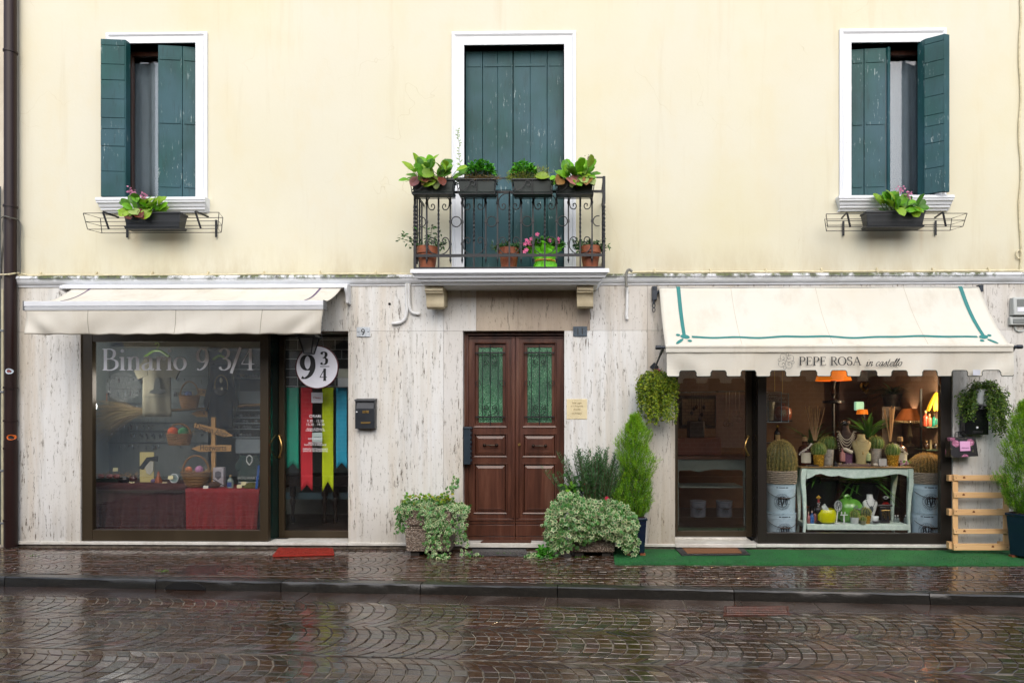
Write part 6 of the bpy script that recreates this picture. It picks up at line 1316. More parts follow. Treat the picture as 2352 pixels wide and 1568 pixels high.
om, q = mat3d('door_mat', [(626, 1275), (768, 1271.5), (765, 1258), (640, 1257)], .022, COIR, 'red coir door mat before the left shop door')
fz = MB()
for i in range(2600):
    a, b2 = r.random(), r.random(); p = (q[0]*(1-a)+q[1]*a)*(1-b2)+(q[3]*(1-a)+q[2]*a)*b2; dleaf(fz, p, Vector((r.gauss(0, .4), r.gauss(0, .4), 1)), rv(r), r.uniform(.008, .014), .004, jit((.36, .045, .028), r, .4))
fz.build('pile', LEAF, om, flat=True)
mat3d('door_mat', [(1565, 1273.5), (1724, 1272.5), (1706, 1256), (1549, 1256)], .024, pm('black rubber', '#15161a', .5, 0, .2, 30, .3, 120), 'black rubber edged brown mat on the green turf', m_pal('brown coir', '#5a3a22', '#8c6140', 130, .9, None, .8), .012)
mat3d('door_mat', [(1078, 1274), (1212, 1274), (1208, 1259), (1086, 1258)], .012, pm('wet black rubber', '#26282d', .3, 0, .3, 60, .6, 90), 'dark wet rubber mat on the paving before the wooden door')
mb = MB(); p, q = P(1104, 1246, -.04), P(1190, 1236, .04); mb.hexa([(p.x, -.045, .0755), (q.x+.16, -.045, .0755), (q.x+.16, .06, .0755), (p.x+.03, .06, .0755), (p.x, -.045, .092), (q.x+.16, -.045, .092), (q.x+.16, .06, .092), (p.x+.03, .06, .092)])
tag(mb.build('door_mat', m_pal('rust brown felt', '#3f261c', '#5e3c2c', 70, .9, None, .7), None, bevel=.003), 'rust brown mat lying on the step of the wooden door', 'door mat')
# small weeds in the joints
mb = MB()
for u, v, n2, z in ((1150, 1273, 26, 0), (1178, 1274, 20, 0), (1228, 1272, 60, 0), (1230, 1278, 30, 0), (376, 1312, 14, 0), (215, 1322, 14, -.02), (805, 1338, 18, -.05), (740, 1310, 6, 0), (1340, 1280, 22, 0), (1090, 1278, 14, 0), (1835, 1258, 8, 0), (2190, 1372, 10, -.09), (1700, 1368, 6, -.09), (70, 1276, 10, 0), (560, 1262, 6, 0)):
    c = G(u, v, z)
    for i in range(n2): dleaf(mb, c+Vector((r.gauss(0, .05), r.gauss(0, .02), 0)), Vector((r.gauss(0, .8), r.gauss(0, .8), .8)), rv(r), r.uniform(.012, .035), .008, jit((.09, .26, .02), r, .3))
tag(mb.build('weeds', LEAF, None, flat=True), 'tiny green weeds sprouting from the paving joints', 'weeds', None, 'stuff')
mb = MB()
for i in range(90):
    u, v = r.uniform(0, 2352), r.uniform(1345, 1560); c = G(u, v, ROAD_Z+.006); L = r.uniform(.006, .018); a = r.random()*3; mb.add([c+Vector((L*cos(a+k*2.1), L*.6*sin(a+k*2.1), .002*k)) for k in range(3)], [(0, 1, 2)], 0, jit(r.choice([(.5, .48, .42), (.4, .3, .1), (.5, .5, .5), (.25, .3, .06)]), r))
tag(mb.build('litter_specks', LEAF, None, flat=True), 'pale petals and specks scattered over the wet cobbles', 'litter', None, 'stuff')
# ================================================================ left shop: things in the window
def cat_bottle(u, vt, vb, wpx, Y, bodym, capm, lab, cat='bottle', labm=None, name='bottle', group=None, sq=1.0):
    c = P(u, vb, Y); H = P(u, vt, Y).z-c.z; rr = M(wpx/2, Y); o = thing(name, lab, cat, (c.x, Y, c.z), group)
    mb = MB(); mb.lathe(c.x, Y, c.z, [(rr*.9, 0), (rr, .02*H), (rr, .55*H), (rr*.85, .64*H), (rr*.36, .72*H), (rr*.34, .84*H), (rr*.42, .85*H)], 16, squash=sq); mb.build('body', bodym, o)
    mb = MB(); mb.lathe(c.x, Y, c.z+.851*H, [(rr*.4, 0), (rr*.42, .02*H), (rr*.42, .14*H), (rr*.3, .149*H)], 12, squash=sq); mb.build('cap', capm, o)
    if labm: mb = MB(); mb.grid(lambda a, b: (c.x+rr*1.02*sin((a-.5)*1.7), Y-rr*1.02*sq*cos((a-.5)*1.7), c.z+H*(.1+.36*b)), 8, 1); mb.build('label', labm, o)
    return o
def card(u, v, wpx, hpx, Y, lab, col='#e6dfb4', name='price_card'):
    p, q = P(u-wpx/2, v+hpx/2, Y), P(u+wpx/2, v-hpx/2, Y); mb = MB(); mb.hexa([(p.x, Y, p.z), (q.x, Y, p.z), (q.x, Y+.012, p.z), (p.x, Y+.012, p.z), (p.x, Y+.01, q.z), (q.x, Y+.01, q.z), (q.x, Y+.013, q.z), (p.x, Y+.013, q.z)])
    return tag(mb.build(name, pm('card'+col, col, .7, 0, .05), None, flat=True), lab, 'price card', 'price cards in the left window')
WICK = m_pal('brown wicker', '#5a3d22', '#96703f', 60, .8, (1, 1, 3), .8); STRAW = m_pal('straw', '#7a6335', '#b89c62', 30, .9)
YARN = tintmat('yarn', .9, .35, 60, .5, 90)
def basket(u, vt, vb, wpx, Y, lab, handle_v, balls, wfoot=.72, name='wicker_basket'):
    c = P(u, vb, Y); H = P(u, vt, Y).z-c.z; rr = M(wpx/2, Y); o = thing(name, lab, 'basket', (c.x, Y, c.z)); r = random.Random(int(u*7))
    mb = MB(); n = 9; mb.lathe(c.x, Y, c.z, [(rr*(wfoot+(1-wfoot)*(i/n)**.7)*(1+.02*(i % 2)), H*i/n) for i in range(n+1)]+[(rr*.9, H*1.0), (rr*wfoot*.9, .02)], 28, squash=.75); mb.build('body', WICK, o)
    for i in range(5):
        q = MB(); z = c.z+H*(.2+.19*i); k = wfoot+(1-wfoot)*(.2+.19*i)**.7; q.tube([(c.x+rr*k*1.02*cos(t), Y+rr*.77*k*sin(t), z+.004*sin(t*9)) for t in [2*pi*j/30 for j in range(30)]], rr*.035, 4, closed=True); q.build('weave', WICK, o)
    hz = P(u, handle_v, Y).z-(c.z+H); hm = MB(); hm.tube([(c.x+rr*.95*cos(t), Y, c.z+H*.9+(hz+H*.1)*sin(t)) for t in [pi*i/16 for i in range(17)]], rr*.07, 6); hm.build('handle', WICK, o)
    for (dx, col, k) in balls: b2 = MB(); b2.ball((c.x+rr*dx, Y-.02, c.z+H*1.0+rr*.12), rr*k, None, None, 12, 8, 0, C(col)); b2.build('yarn_ball', YARN, o)
    sm = MB()
    for i in range(26): a = r.random()*6.28; sm.tube([(c.x+rr*.6*cos(a), Y+rr*.4*sin(a), c.z+H*.96), (c.x+rr*1.15*cos(a)*r.uniform(.7, 1.2), Y+rr*.7*sin(a)-.01, c.z+H*1.0+rr*r.uniform(-.1, .4))], .0022, 3)
    sm.build('straw', STRAW, o); return o
def tee(u0, u1, vt, vb, sl, Y, mat, nm, lab, cat, sleeve=.42, hang=None, slv_u=None):
    p, q = P(u0, vb, Y), P(u1, vt, Y); w2, h = q.x-p.x, q.z-p.z; o = thing(nm, lab, cat, ((p.x+q.x)/2, Y, p.z)); cx = (p.x+q.x)/2
    hw = w2/2; sv = P(slv_u or u0-15, 0, Y).x-cx; zs = q.z-h*sleeve
    poly = [(-hw*.98, 0), (-hw*.96, .45*h), (-hw*.92, h*.72)]+[(sv*.9, h*(1-sleeve)), (sv*1.05, h*(1-sleeve)+.12*h), (-hw*.75, h*.93), (-hw*.36, h), (-hw*.18, h*.955), (hw*.18, h*.955), (hw*.36, h), (hw*.75, h*.93), (-sv*1.05, h*(1-sleeve)+.12*h), (-sv*.9, h*(1-sleeve))]+[(hw*.92, h*.72), (hw*.96, .45*h), (hw*.98, 0)]
    mb = MB(); rr = random.Random(3)
    cuts = [0, .15, .3, .45, .6, .72]; nx = 24
    def f(a, b): x = -hw*(.98-.06*b)+2*hw*(.98-.06*b)*a; return (cx+x, Y-.03*sin(pi*a)-.012*sin(a*13+b*3)*(1-b), p.z+h*.94*b-(.02*h*sin(pi*a) if b > .9 else 0))
    mb.grid(f, nx, 12)
    for s in (-1, 1):
        mb.hexa([(cx+s*hw*.6, Y-.02, p.z+h*.66), (cx-s*sv*.88*-1*-1 if False else cx+s*abs(sv)*.86, Y-.012, p.z+h*(1-sleeve)), (cx+s*abs(sv)*.86, Y+.012, p.z+h*(1-sleeve)), (cx+s*hw*.6, Y+.02, p.z+h*.66), (cx+s*hw*.62, Y-.016, p.z+h*.945), (cx+s*abs(sv)*1.04, Y-.01, p.z+h*(1-sleeve)+.13*h), (cx+s*abs(sv)*1.04, Y+.012, p.z+h*(1-sleeve)+.13*h), (cx+s*hw*.62, Y+.016, p.z+h*.945)])
    mb.build('cloth', mat, o, ang=60, solid=.006)
    return o, cx, p.z, h, hw
LY = .45
tb = thing('display_table', 'long display table under a dark red cloth in the left window', 'table', (X(400), .5, .05))
z1, z2 = P(310, 1110, .38).z, P(500, 1122, .24).z; XA, XM, XB = X(212, .4), X(416, .3), X(600, .3)
mb = MB(); mb.box(XA-.3, XB+.05, .30, 1.0, z2-.06, z2-.025); mb.build('tabletop', pm('dark shelf wood', '#2a1c16', .6), tb)
mb = MB()
for x in (XA-.15, XB-.1):
    for y in (.36, .92): mb.box(x-.03, x+.03, y-.03, y+.03, .041, z2-.061)
mb.build('leg', pm('dark shelf wood', '#2a1c16', .6), tb)
RED, RED2 = pm('red cloth toned by reflection', '#36090b', .85, 0, .25, 3), pm('crimson cloth', '#7a1216', .8, 0, .2, 3)  # maroon copy of the red paints the dark reflection into the cloth
def drape(x0, x1, y0, z, fold, seed, mat, nm, dz=0):
    mb = MB(); ph = seed
    def f(a, b):
        x = x0+(x1-x0)*a
        if b < .35: return (x, y0+.5-(.5)*(b/.35), z+.004+dz*a)
        k = (b-.35)/.65; return (x+.05*k*sin(a*9+ph), y0-.0-.035*k*(sin(a*fold+ph)+.5*sin(a*fold*2.3+k*2)), z+.004+dz*a-(z-.06)*k)
    mb.grid(f, 110, 22); return tag(mb.build(nm, mat, None, ang=180, solid=.003), *{'a': ('dark red cloth toned by reflection hanging to the floor on the left of the display table', 'cloth'), 'b': ('brighter red cloth hanging in slanting folds on the right of the display table', 'cloth')}['a' if seed == 1 else 'b'])
drape(XA-.25, XM+.28, .33, z1, 46, 1, RED, 'table_cloth'); drape(XM+.1, XB+.02, .22, z2, 26, 2, RED2, 'table_cloth')
# backdrop and shelving
PEG = m_pal('charcoal slat board', '#5c6362', '#6f7674', 20, .8, (1, 1, .1), .1)
bd = thing('display_board', 'charcoal display board hung with rows of small earrings behind the shirt', 'display board', (X(410, 1.0), 1.0, .1))
mb = MB(); mb.box(X(239, 1.0), X(478, 1.0), 1.0, 1.03, .6, 2.55); mb.build('board', PEG, bd)
r = random.Random(31); cols = ['#20262a', '#39434a', '#8d969a', '#3b2a20', '#6d7478']
for v in (864, 893, 926, 970, 990, 1016):
    rail = MB(); z = P(400, v, 1.0).z; rail.box(X(241, 1.0), X(476, 1.0), .985, .999, z-.006, z+.002); rr5 = rail.build('rail', pm('dark rail', '#2b3032', .5), bd)
    em = MB()
    for i in range(26): x = r.uniform(X(243, 1.0), X(474, 1.0)); L = r.uniform(.02, .07); em.ball((x, .975, z-.01-L), .009, .006, L*.5, 6, 4, 0, C(r.choice(cols)))
    em.build('earrings', TINT, rr5, flat=True)
mb = MB(); mb.box(X(219, .98), X(239, .98), .96, .99, .6, P(229, 829, .98).z); tag(mb.build('panel', pm('pale grey panel', '#9aa3a2', .7), None), 'pale grey upright panel at the left end of the display board', 'panel')
mb = MB(); p, q = P(239, 921, .95), P(245.5, 903, .95); mb.box(p.x, q.x, .95, .955, p.z, q.z); tag(mb.build('note', pm('orange note', '#c2672e', .7), None), 'small orange note stuck at the left edge of the display board', 'note')
sh = thing('shelf_unit', 'glass shelf unit with pale back panels at the right of the left window', 'shelf', (X(568, .9), .9, .1)); p, q = P(538, 1060, .9), P(600, 800, .9)
mb = MB(); mb.box(p.x, q.x+.05, 1.05, 1.07, p.z, q.z); mb.build('back', pm('slate back', '#3c4347', .7), sh)
for v in (848, 868, 942, 959, 972, 985, 1004): mb = MB(); z = P(568, v, .9).z; mb.box(p.x, q.x+.05, .85, 1.04, z-.006, z+.006); mb.build('shelf', pm('pale shelf edge', '#a9b4b5', .3), sh)
for v0, v1 in ((898, 926), (1008, 1040)): mb = MB(); a, b2 = P(541, v1, .84), P(600, v0, .84); mb.box(a.x, b2.x, .84, .845, a.z, b2.z); mb.build('pale_panel', pm('pale blue grey card', '#8a979b', .6), sh)
em = MB(); 
for v in (868, 959, 972, 985, 1004):
    z = P(568, v, .9).z
    for i in range(9): x = p.x+(q.x-p.x)*(i+.5)/9; em.ball((x, .88, z+.03), .02, .02, r.uniform(.012, .028), 7, 5, 0, C(r.choice(cols)))
em.build('trinkets', TINT, sh)
# shirt on hanger
CR = pm('cream jersey', '#6f6b59', .85, 0, .08, 4); GH = pm('lime hanger', '#7fa834', .35)
ts, cx, zb, h, hw = tee(327, 395, 812, 957, .42, LY, CR, 'tee_shirt', 'cream tee shirt printed with a plain dark cone hanging in the left window', 't-shirt', .40, slv_u=311)
mb = MB(); u0 = P(361, 0, LY).x; q = lambda u, v: P(u, v, LY-.05); DKP = pm('dark print', '#3d413d', .8)
poly = [q(342, 902), q(345, 896), q(352, 894), q(354, 878), q(358, 868), q(363, 866), q(366, 872), q(368, 893), q(378, 895), q(380, 900), q(366, 904), q(352, 904)]
mb.add([(a.x, LY-.046, a.z) for a in poly], [tuple(range(len(poly)))[::-1]]); mb.build('print', DKP, ts, flat=True)
for tx, v, s in (('GOLDEN SCHOOL', 913, .032),): sanstext(tx, s, ts, 'lettering', DKP, (u0, LY-.05, P(361, v, LY).z), sx=1.0)
hg = thing('hanger', 'lime green clothes hanger holding the cream tee shirt', 'hanger', (cx, LY, zb+h*.9)); mb = MB(); z = P(361, 812, LY).z
mb.tube(cr([(cx-.16, LY, z-.04), (cx-.06, LY, z+.03), (cx, LY, z+.04), (cx+.06, LY, z+.03), (cx+.16, LY, z-.04)], 4), .016, 6); mb.build('arm', GH, hg); mb = MB(); mb.tube(cr([(cx, LY, z+.04), (cx, LY, z+.08), (cx+.03, LY, z+.11), (cx, LY, z+.14), (cx-.03, LY, z+.12)], 4), .005, 5); mb.build('hook', GH, hg)
BK = pm('black robe cloth', '#14181a', .9, 0, .2, 4)
rb2, cx, zb, h, hw = tee(480, 536, 826, 985, .7, .6, BK, 'robe', 'black robe hanging right of the cream tee shirt', 'robe', .75, slv_u=470)
hg = thing('hanger', 'lime green clothes hanger holding the black robe', 'hanger', (cx, .6, zb+h*.9)); mb = MB(); z = P(508, 822, .58).z; mb.tube(cr([(cx-.09, .57, z-.02), (cx, .57, z+.03), (cx+.09, .57, z-.02)], 4), .018, 6); mb.build('arm', GH, hg); mb = MB(); mb.tube(cr([(cx, .57, z+.03), (cx+.02, .57, z+.07), (cx, .57, z+.1), (cx-.02, .57, z+.08)], 4), .005, 5); mb.build('hook', GH, hg)
o = thing('shoulder_bag', 'black bag with a pale cord loop hung on the black robe', 'bag', (X(508, .5), .5, P(508, 908, .5).z)); c = P(508, 885, .5); mb = MB(); mb.tube([(c.x+M(15, .5)*cos(t), .5, c.z+M(24, .5)*sin(t)) for t in [pi*(-.15)+pi*1.3*i/18 for i in range(19)]], .006, 5); mb.build('cord', STRAW, o); mb = MB(); mb.ball((c.x, .5, P(0, 898, .5).z), M(15, .5), .05, M(11, .5)); mb.build('body', pm('black velvet', '#0d0f11', .8), o)
mb = MB(); mb.ball((c.x+.02, .46, P(0, 874, .5).z), .02, .015, .035, 8, 6); mb.ball((c.x+.03, .46, P(0, 893, .5).z), .016, .012, .02, 8, 6); mb.build('pendant', pm('cream bead', '#b7b199', .4), o)
# besom
o = thing('besom', 'twig broom lying across the left window with its bristles at the left', 'broom', (X(400, .62), .62, P(400, 945, .62).z)); A, B2 = P(318, 945, .62), P(600, 929, .62)
mb = MB(); mb.tube([A, A.lerp(B2, .5)+Vector((0, 0, -.01)), B2], .016, 8); mb.build('handle', m_pal('bare branch', '#6b5232', '#97794c', 20, .7), o)
mb = MB(); r = random.Random(2)
for i in range(420):
    e = P(r.uniform(217, 250), 962+r.gauss(0, 20), .62+r.gauss(0, .05)); s = A+Vector((r.uniform(-.05, .1), r.gauss(0, .015), r.gauss(0, .022))); m3 = s.lerp(e, .5)+Vector((0, 0, .03+r.gauss(0, .012))); mb.tube([s, m3, e], [.0025, .0025, .0012], 3, caps=False, c=jit((.28, .21, .11), r, .35))
mb.build('bristles', LEAF, o, flat=True)
basket(435, 908, 938, 46, .5, 'wicker basket of yarn standing on the broom handle beside the tee shirt', 876, [(0, '#5f6a8c', .33), (-.4, '#6a6f74', .3)], .7)
basket(412, 995, 1022, 56, .5, 'hanging wicker basket with orange and green yarn balls', 973, [(-.45, '#c2552a', .42), (.4, '#3f7a4c', .4)], .78)
basket(450, 1082, 1117, 66, .36, 'large straw nest basket with tall hoop handle and pastel yarn eggs', 1046, [(-.45, '#d07a4a', .24), (.3, '#b27aa0', .28)], .55, 'hoop_basket')
# wooden signpost
WD = m_pal('pale sign wood', '#a07a45', '#b98f57', 12, .7, (.2, 1, 1), .1); BT = pm('brown paint', '#0f0a06', .8)
o = thing('signpost', 'wooden signpost with two arrow boards in the left window', 'signpost', (X(489, .42), .42, z2)); a, b2 = P(485, 1110, .42), P(494, 958, .42); mb = MB(); mb.box(a.x, b2.x, .42, .45, z2+.002, b2.z); mb.build('post', WD, o, bevel=.003)
def arrow(o, pts, Y, txt, tu, tv, size, rot): mb = MB(); mb.prism([(P(u, v, Y).x, P(u, v, Y).z) for u, v in pts], Y-.014, Y-.001); k = mb.build('arrow_board', WD, o, bevel=.002); t = P(tu, tv, Y); sanstext(txt, size, k, 'lettering', BT, (t.x, Y-.0155, t.z), rot=rot, sx=.8); return k
arrow(o, [(449, 971), (447, 982), (515, 1003), (527, 1002), (537, 1001), (523, 992), (516, 987)], .419, 'Diagon Alley', 486, 993.5, .105, radians(15)); arrow(o, [(441, 1030), (460, 1022), (532, 1021.5), (532, 1036), (460, 1037)], .419, 'Hogwarts', 491, 1033.8, .11, 0)
for pts, Y, lab, tx, uu, vv in (([(441, 950), (454, 943), (477, 942), (477, 957), (454, 957)], .7, 'small wooden arrow board below the broom handle', 'A', 470, 954), ([(456, 891), (477, 895), (477, 911), (458, 907)], .75, 'small wooden board behind the upper basket', 'BURR', 467, 905)):
    o = thing('arrow_board', lab, 'sign', (P(pts[0][0], 0, Y).x, Y, P(0, pts[-1][1], Y).z)); mb = MB(); mb.prism([(P(u, v, Y).x, P(u, v, Y).z) for u, v in pts], Y-.014, Y-.001); mb.build('board', WD, o); t = P(uu, vv, Y); sanstext(tx, .075, o, 'lettering', BT, (t.x, Y-.0155, t.z), sx=.8)
# on the table
o = thing('picture_board', 'cream picture board with a plain dark slanted shape on the left table', 'picture', (X(335, .5), .5, z1+.006)); p, q = P(321, 1105, .5), P(353, 1038, .5)
mb = MB(); mb.box(p.x, q.x, .5, .51, z1+.006, q.z); mb.build('board', pm('pale yellow board', '#b9ae74', .8, 0, .06), o); a = [(318, 1075), (337, 1050), (362, 1047), (361, 1060), (345, 1058), (328, 1078)]
mb = MB(); mb.prism([(P(u, v, .49).x, P(u, v, .49).z) for u, v in a], .488, .499); mb.build('dark_shape', pm('charcoal paint', '#23282a', .8), o); mb = MB(); a = [(332, 1066), (342, 1058), (352, 1060), (352, 1080), (345, 1090), (336, 1086)]; mb.prism([(P(u, v, .49).x, P(u, v, .49).z) for u, v in a], .489, .4985); mb.build('pale_shape', pm('pale grey paint', '#a9a89a', .8), o)
c = P(401, 1090, .45); o = thing('round_tin', 'round pale blue grey clock standing behind the hoop basket', 'clock', (c.x, .45, z1+.005)); rr = M(10, .45); mb = MB(); zc = z1+.005+rr; mb.tube([(c.x, .44, zc), (c.x, .48, zc)], rr, 24); mb.build('body', pm('pale teal dial', '#8aa09d', .4), o); mb = MB(); mb.tube([(c.x+rr*cos(t), .437, zc+rr*sin(t)) for t in [2*pi*i/24 for i in range(24)]], .006, 5, closed=True); mb.build('rim', ALU, o)
mb = MB(); mb.tube([(c.x, .436, zc), (c.x, .436, zc+rr*.6)], .003, 4); mb.tube([(c.x, .436, zc), (c.x+rr*.4, .436, zc)], .003, 4); mb.build('hands', BLACKI, o)
p, q = P(489, 1110, .4), P(513, 1073, .4); o = thing('gift_box', 'pale lilac grey box with a dark shield beside the hoop basket', 'box', ((p.x+q.x)/2, .4, z2)); mb = MB(); mb.box(p.x, q.x, .4, .46, z2+.006, q.z); mb.build('carton', pm('lilac grey carton', '#a9a4a8', .6, 0, .05), o, bevel=.003); mb = MB(); s = [(494, 1084), (501, 1081), (508, 1084), (508, 1095), (501, 1102), (494, 1095)]; mb.add([(P(u, v, .4).x, .3985, P(u, v, .4).z) for u, v in s], [tuple(range(6))[::-1]]); mb.build('shield', pm('dark emblem', '#4d4a52', .7), o, flat=True)
GJ = pm('dark green knit', '#1e332c', .9, 0, .15, 30)
jp, cx, zb, h, hw = tee(548, 597, 1040, 1121, .5, .42, GJ, 'jumper', 'dark green jumper with white shield and lettering standing at the right of the table', 'jumper', .5, slv_u=542)
WH = pm('white print', '#b9bcb8', .8); mb = MB(); s = [(566, 1049), (573, 1043), (580, 1049), (580, 1060), (573, 1069), (566, 1060)]; k = [P(u, v, .38) for u, v in s]; c5 = sum(k, Vector())/6
mb.add([(a.x, .376, a.z) for a in k]+[(c5.x+(a.x-c5.x)*.75, .376, c5.z+(a.z-c5.z)*.75) for a in k], [(i, (i+1) % 6, (i+1) % 6+6, i+6) for i in range(6)]); mb.build('shield', WH, jp, flat=True); t = P(571, 1100, .38); sanstext('HOGWARTS', .052, jp, 'lettering', WH, (t.x, .374, t.z), sx=.95)
mb = MB()
for v in (1108, 1113): a, b2 = P(550, v, .4), P(595, v-2, .4); mb.box(a.x, b2.x, .376, .379, a.z, b2.z)
mb.build('stripe', WH, jp, flat=True)
cat_bottle(529, 1090, 1120, 14, .3, pm('milky glass', '#8d9a92', .2), STRAW, 'small straw topped bottle by the green jumper', 'bottle', pm('blue label', '#24407a', .5))
mb = MB(); mb.hexa([P(586, 1124, .24), P(591, 1124, .24), P(591, 1124, .27), P(586, 1124, .27), P(592, 1068, .24), P(597, 1068, .24), P(597, 1068, .27), P(592, 1068, .27)]); tag(mb.build('blue_folder', pm('blue card', '#2a56a0', .5), None, flat=True), 'blue card leaning at the right window frame', 'folder')
for k, (u, v, Y, lab) in enumerate([(264, 1078, .5, 'cream price card standing in the red straw tray'), (302, 1106, .4, 'cream price card by the maroon purse'), (377, 1111, .4, 'cream price card at the edge of the red cloth toned by reflection'), (391, 1096, .42, 'cream price card in front of the round clock'), (472, 1119, .25, 'white price card below the hoop basket'), (549, 1117, .28, 'tan price card by the bottle'), (559, 1110, .33, 'ochre price card under the green jumper')]): card(u, v, 11, 8, Y, lab, '#d9d2a4' if k != 4 else '#dcdccb')
o = thing('straw_tray', 'dark tray of red masks and straw at the left end of the table', 'tray', (X(255, .55), .55, z1+.006)); p, q = P(220, 1100, .5), P(292, 1084, .5); mb = MB(); mb.box(p.x, q.x, .48, .66, z1+.006, z1+.05); mb.build('tray', pm('dark green tray', '#1f2a24', .6), o, bevel=.004); mb = MB(); r = random.Random(6)
for i in range(160): a = Vector((r.uniform(p.x, q.x+.1), r.uniform(.48, .62), z1+.06+.03*r.random())); mb.tube([a, a+Vector((r.gauss(0, .05), r.gauss(0, .02), r.gauss(.02, .025)))], .0022, 3, c=jit((.35, .22, .1), r, .4))
mb.build('straw', LEAF, o, flat=True); mb = MB()
for u in (232, 252, 268): a = P(u, 1085, .5); mb.ball((a.x, .5, z1+.08), .05, .03, .03, 10, 6)
mb.build('red_mask', pm('red lacquer', '#7a2a20', .35), o)
o = thing('purse', 'dark maroon leather purse on the red cloth toned by reflection', 'purse', (X(300, .42), .42, z1+.006)); a = P(305, 1100, .42); mb = MB(); mb.ball((a.x, .43, z1+.05), M(9, .42), .04, .045, 12, 8); mb.build('body', pm('maroon leather', '#3a1c1e', .35), o); mb = MB(); mb.tube([(a.x-.03, .43, z1+.09), (a.x, .43, z1+.12), (a.x+.03, .43, z1+.09)], .006, 5); mb.build('strap', BLACKP, o)
a = P(282, 1100, .4); mb = MB(); mb.ball((a.x, .42, z1+.045), M(13, .4), .05, .045, 12, 8); tag(mb.build('pouch', pm('black leather', '#17181a', .4), None), 'black leather pouch left of the maroon purse', 'pouch')
o = thing('wicker_cone', 'small orange wicker cone tower on the left table', 'ornament', (X(364, .45), .45, z1+.006)); a = P(364, 1098, .45); mb = MB(); mb.lathe(a.x, .45, z1+.006, [(.05, 0), (.045, .03), (.025, .07), (.01, .14), (.002, .15)], 8); mb.build('cone', pm('orange wicker', '#8a4a2a', .7, 0, .3, 60), o)
mb = MB(); a = P(352, 1098, .42); mb.ball((a.x, .42, z1+.03), .032, None, .026, 12, 8); tag(mb.build('yarn_ball', pm('mauve yarn', '#6c5c7c', .9, 0, .2, 60), None), 'mauve yarn ball beside the wicker cone', 'yarn')
o = thing('brown_purse', 'brown knitted purse under the hoop basket', 'purse', (X(491, .28), .28, z2+.006)); a = P(491, 1115, .28); mb = MB(); mb.ball((a.x, .29, z2+.045), M(15, .28), .05, .042, 14, 8); mb.build('body', pm('brown knit', '#4a3324', .9, 0, .35, 60, .8, 60), o)
mb = MB(); mb.tube([P(487, 1099, .3), P(527, 1122, .26)], [.007, .004], 6); tag(mb.build('wand', pm('dark stick', '#241a12', .5), None), 'thin dark stick leaning across the right table edge', 'stick')
mb = MB(); mb.box(P(465, 0, .26).x, P(482, 0, .26).x, .26, .33, z2+.006, z2+.03); tag(mb.build('blue_box', pm('navy box', '#1b2c52', .5), None, bevel=.003), 'small navy box beside the white price card', 'box')
o = thing('scarf_coil', 'coiled olive green scarf at the right end of the table', 'scarf', (X(575, .28), .28, z2+.006)); a = P(575, 1117, .28); mb = MB()
for k in range(5): mb.tube([(a.x+(.09-.012*k)*cos(t), .3+.05*sin(t), z2+.016+.011*k) for t in [2*pi*i/18 for i in range(18)]], .012, 5, closed=True)
mb.build('coil', pm('olive wool', '#5b5a22', .9, 0, .3, 60), o)
# ---- left shop door: banners, notices, hours
BN2 = [(658.6, 685.5, 1076, 1064, '#0f8f74', 'teal'), (691, 717.5, 1127, 1113, '#c2303a', 'red'), (740, 765.5, 1129, 1105, '#b6cc12', 'lime'), (772, 797, 1076, 1062, '#2d9cbd', 'blue')]
rod = thing('banner_rod', 'thin rod carrying four coloured banners inside the left shop door', 'rod', (X(728, .42), .42, P(728, 889, .42).z)); mb = MB(); mb.tube([P(652, 889, .425), P(812, 889, .425)], .006, 6); mb.build('rod', pm('steel wire', '#8a8c8e', .3, .8), rod)
for u0, u1, v1, vn, col, nm in BN2:
    Y = .42; x0, x1 = P(u0, 0, Y).x, P(u1, 0, Y).x; zt, zb, zn = P(728, 890, Y).z, P(728, v1, Y).z, P(728, vn, Y).z; mb = MB(); k = 8
    def bf(a, b): e = zb+(zn-zb)*(1-abs(2*a-1)); return (x0+(x1-x0)*a, Y+.006*sin(b*7+a*2)*b, zt+(e-zt)*b)
    mb.grid(bf, 8, 14); o = mb.build('banner', pm(nm+' felt', col, .85, 0, .08, 8), None, ang=60, solid=.003); tag(o, nm+' swallow-tailed banner inside the left shop door', 'banner', 'house banners')
def note(p0, p1, Y, lab, col, txt=None, size=.03, tcol='#a03028'):
    p, q = P(p0[0], p1[1], Y), P(p1[0], p0[1], Y); o = thing('notice', lab, 'notice', ((p.x+q.x)/2, Y, p.z)); mb = MB(); mb.box(p.x, q.x, Y, Y+.002, p.z, q.z); mb.build('paper', pm('paper'+col, col, .7, 0, .05), o, flat=True)
    if txt: sanstext(txt, size, o, 'lettering', pm('ink'+tcol, tcol, .7), ((p.x+q.x)/2, Y-.001, (p.z+q.z)/2-size*.3))
note((715, 901), (741, 925), .315, 'white notice reading chiuso on the left shop door', '#d3d2d6', 'Chiuso', .036); note((717, 993), (740, 1014), .315, 'small pale note under the opening hours', '#b9cdc9', 'COMUNICA', .018, '#4a5a5a')
note((776, 848), (801, 867), .33, 'pale flyer with colour picture by the round sign', '#b7c0b4'); note((776, 867.5), (801, 888), .33, 'white flyer below the colour flyer by the round sign', '#c9d2d6')
t0 = P(724, 958, .296)
for tx, v, s in (('ORARI', 958.5, .052), ('9.30 - 12.30', 969, .044), ('15.30 - 19.30', 977, .044), ('giorno di chiusura', 985.5, .03), ('LUNEDI MATTINA', 990, .03), ('IDEE REGALO', 1009, .03), ('BIGIOTTERIA', 1018.5, .03), ('FANTASY E VINTAGE', 1023, .03), ('DIPINTI FATTI A MANO', 1032.5, .03), ('(ANCHE SU RICHIESTA)', 1037, .03)): sanstext(tx, s, SD1, 'lettering', WHITEI, (t0.x, .296, P(724, v, .296).z), sx=1.0)
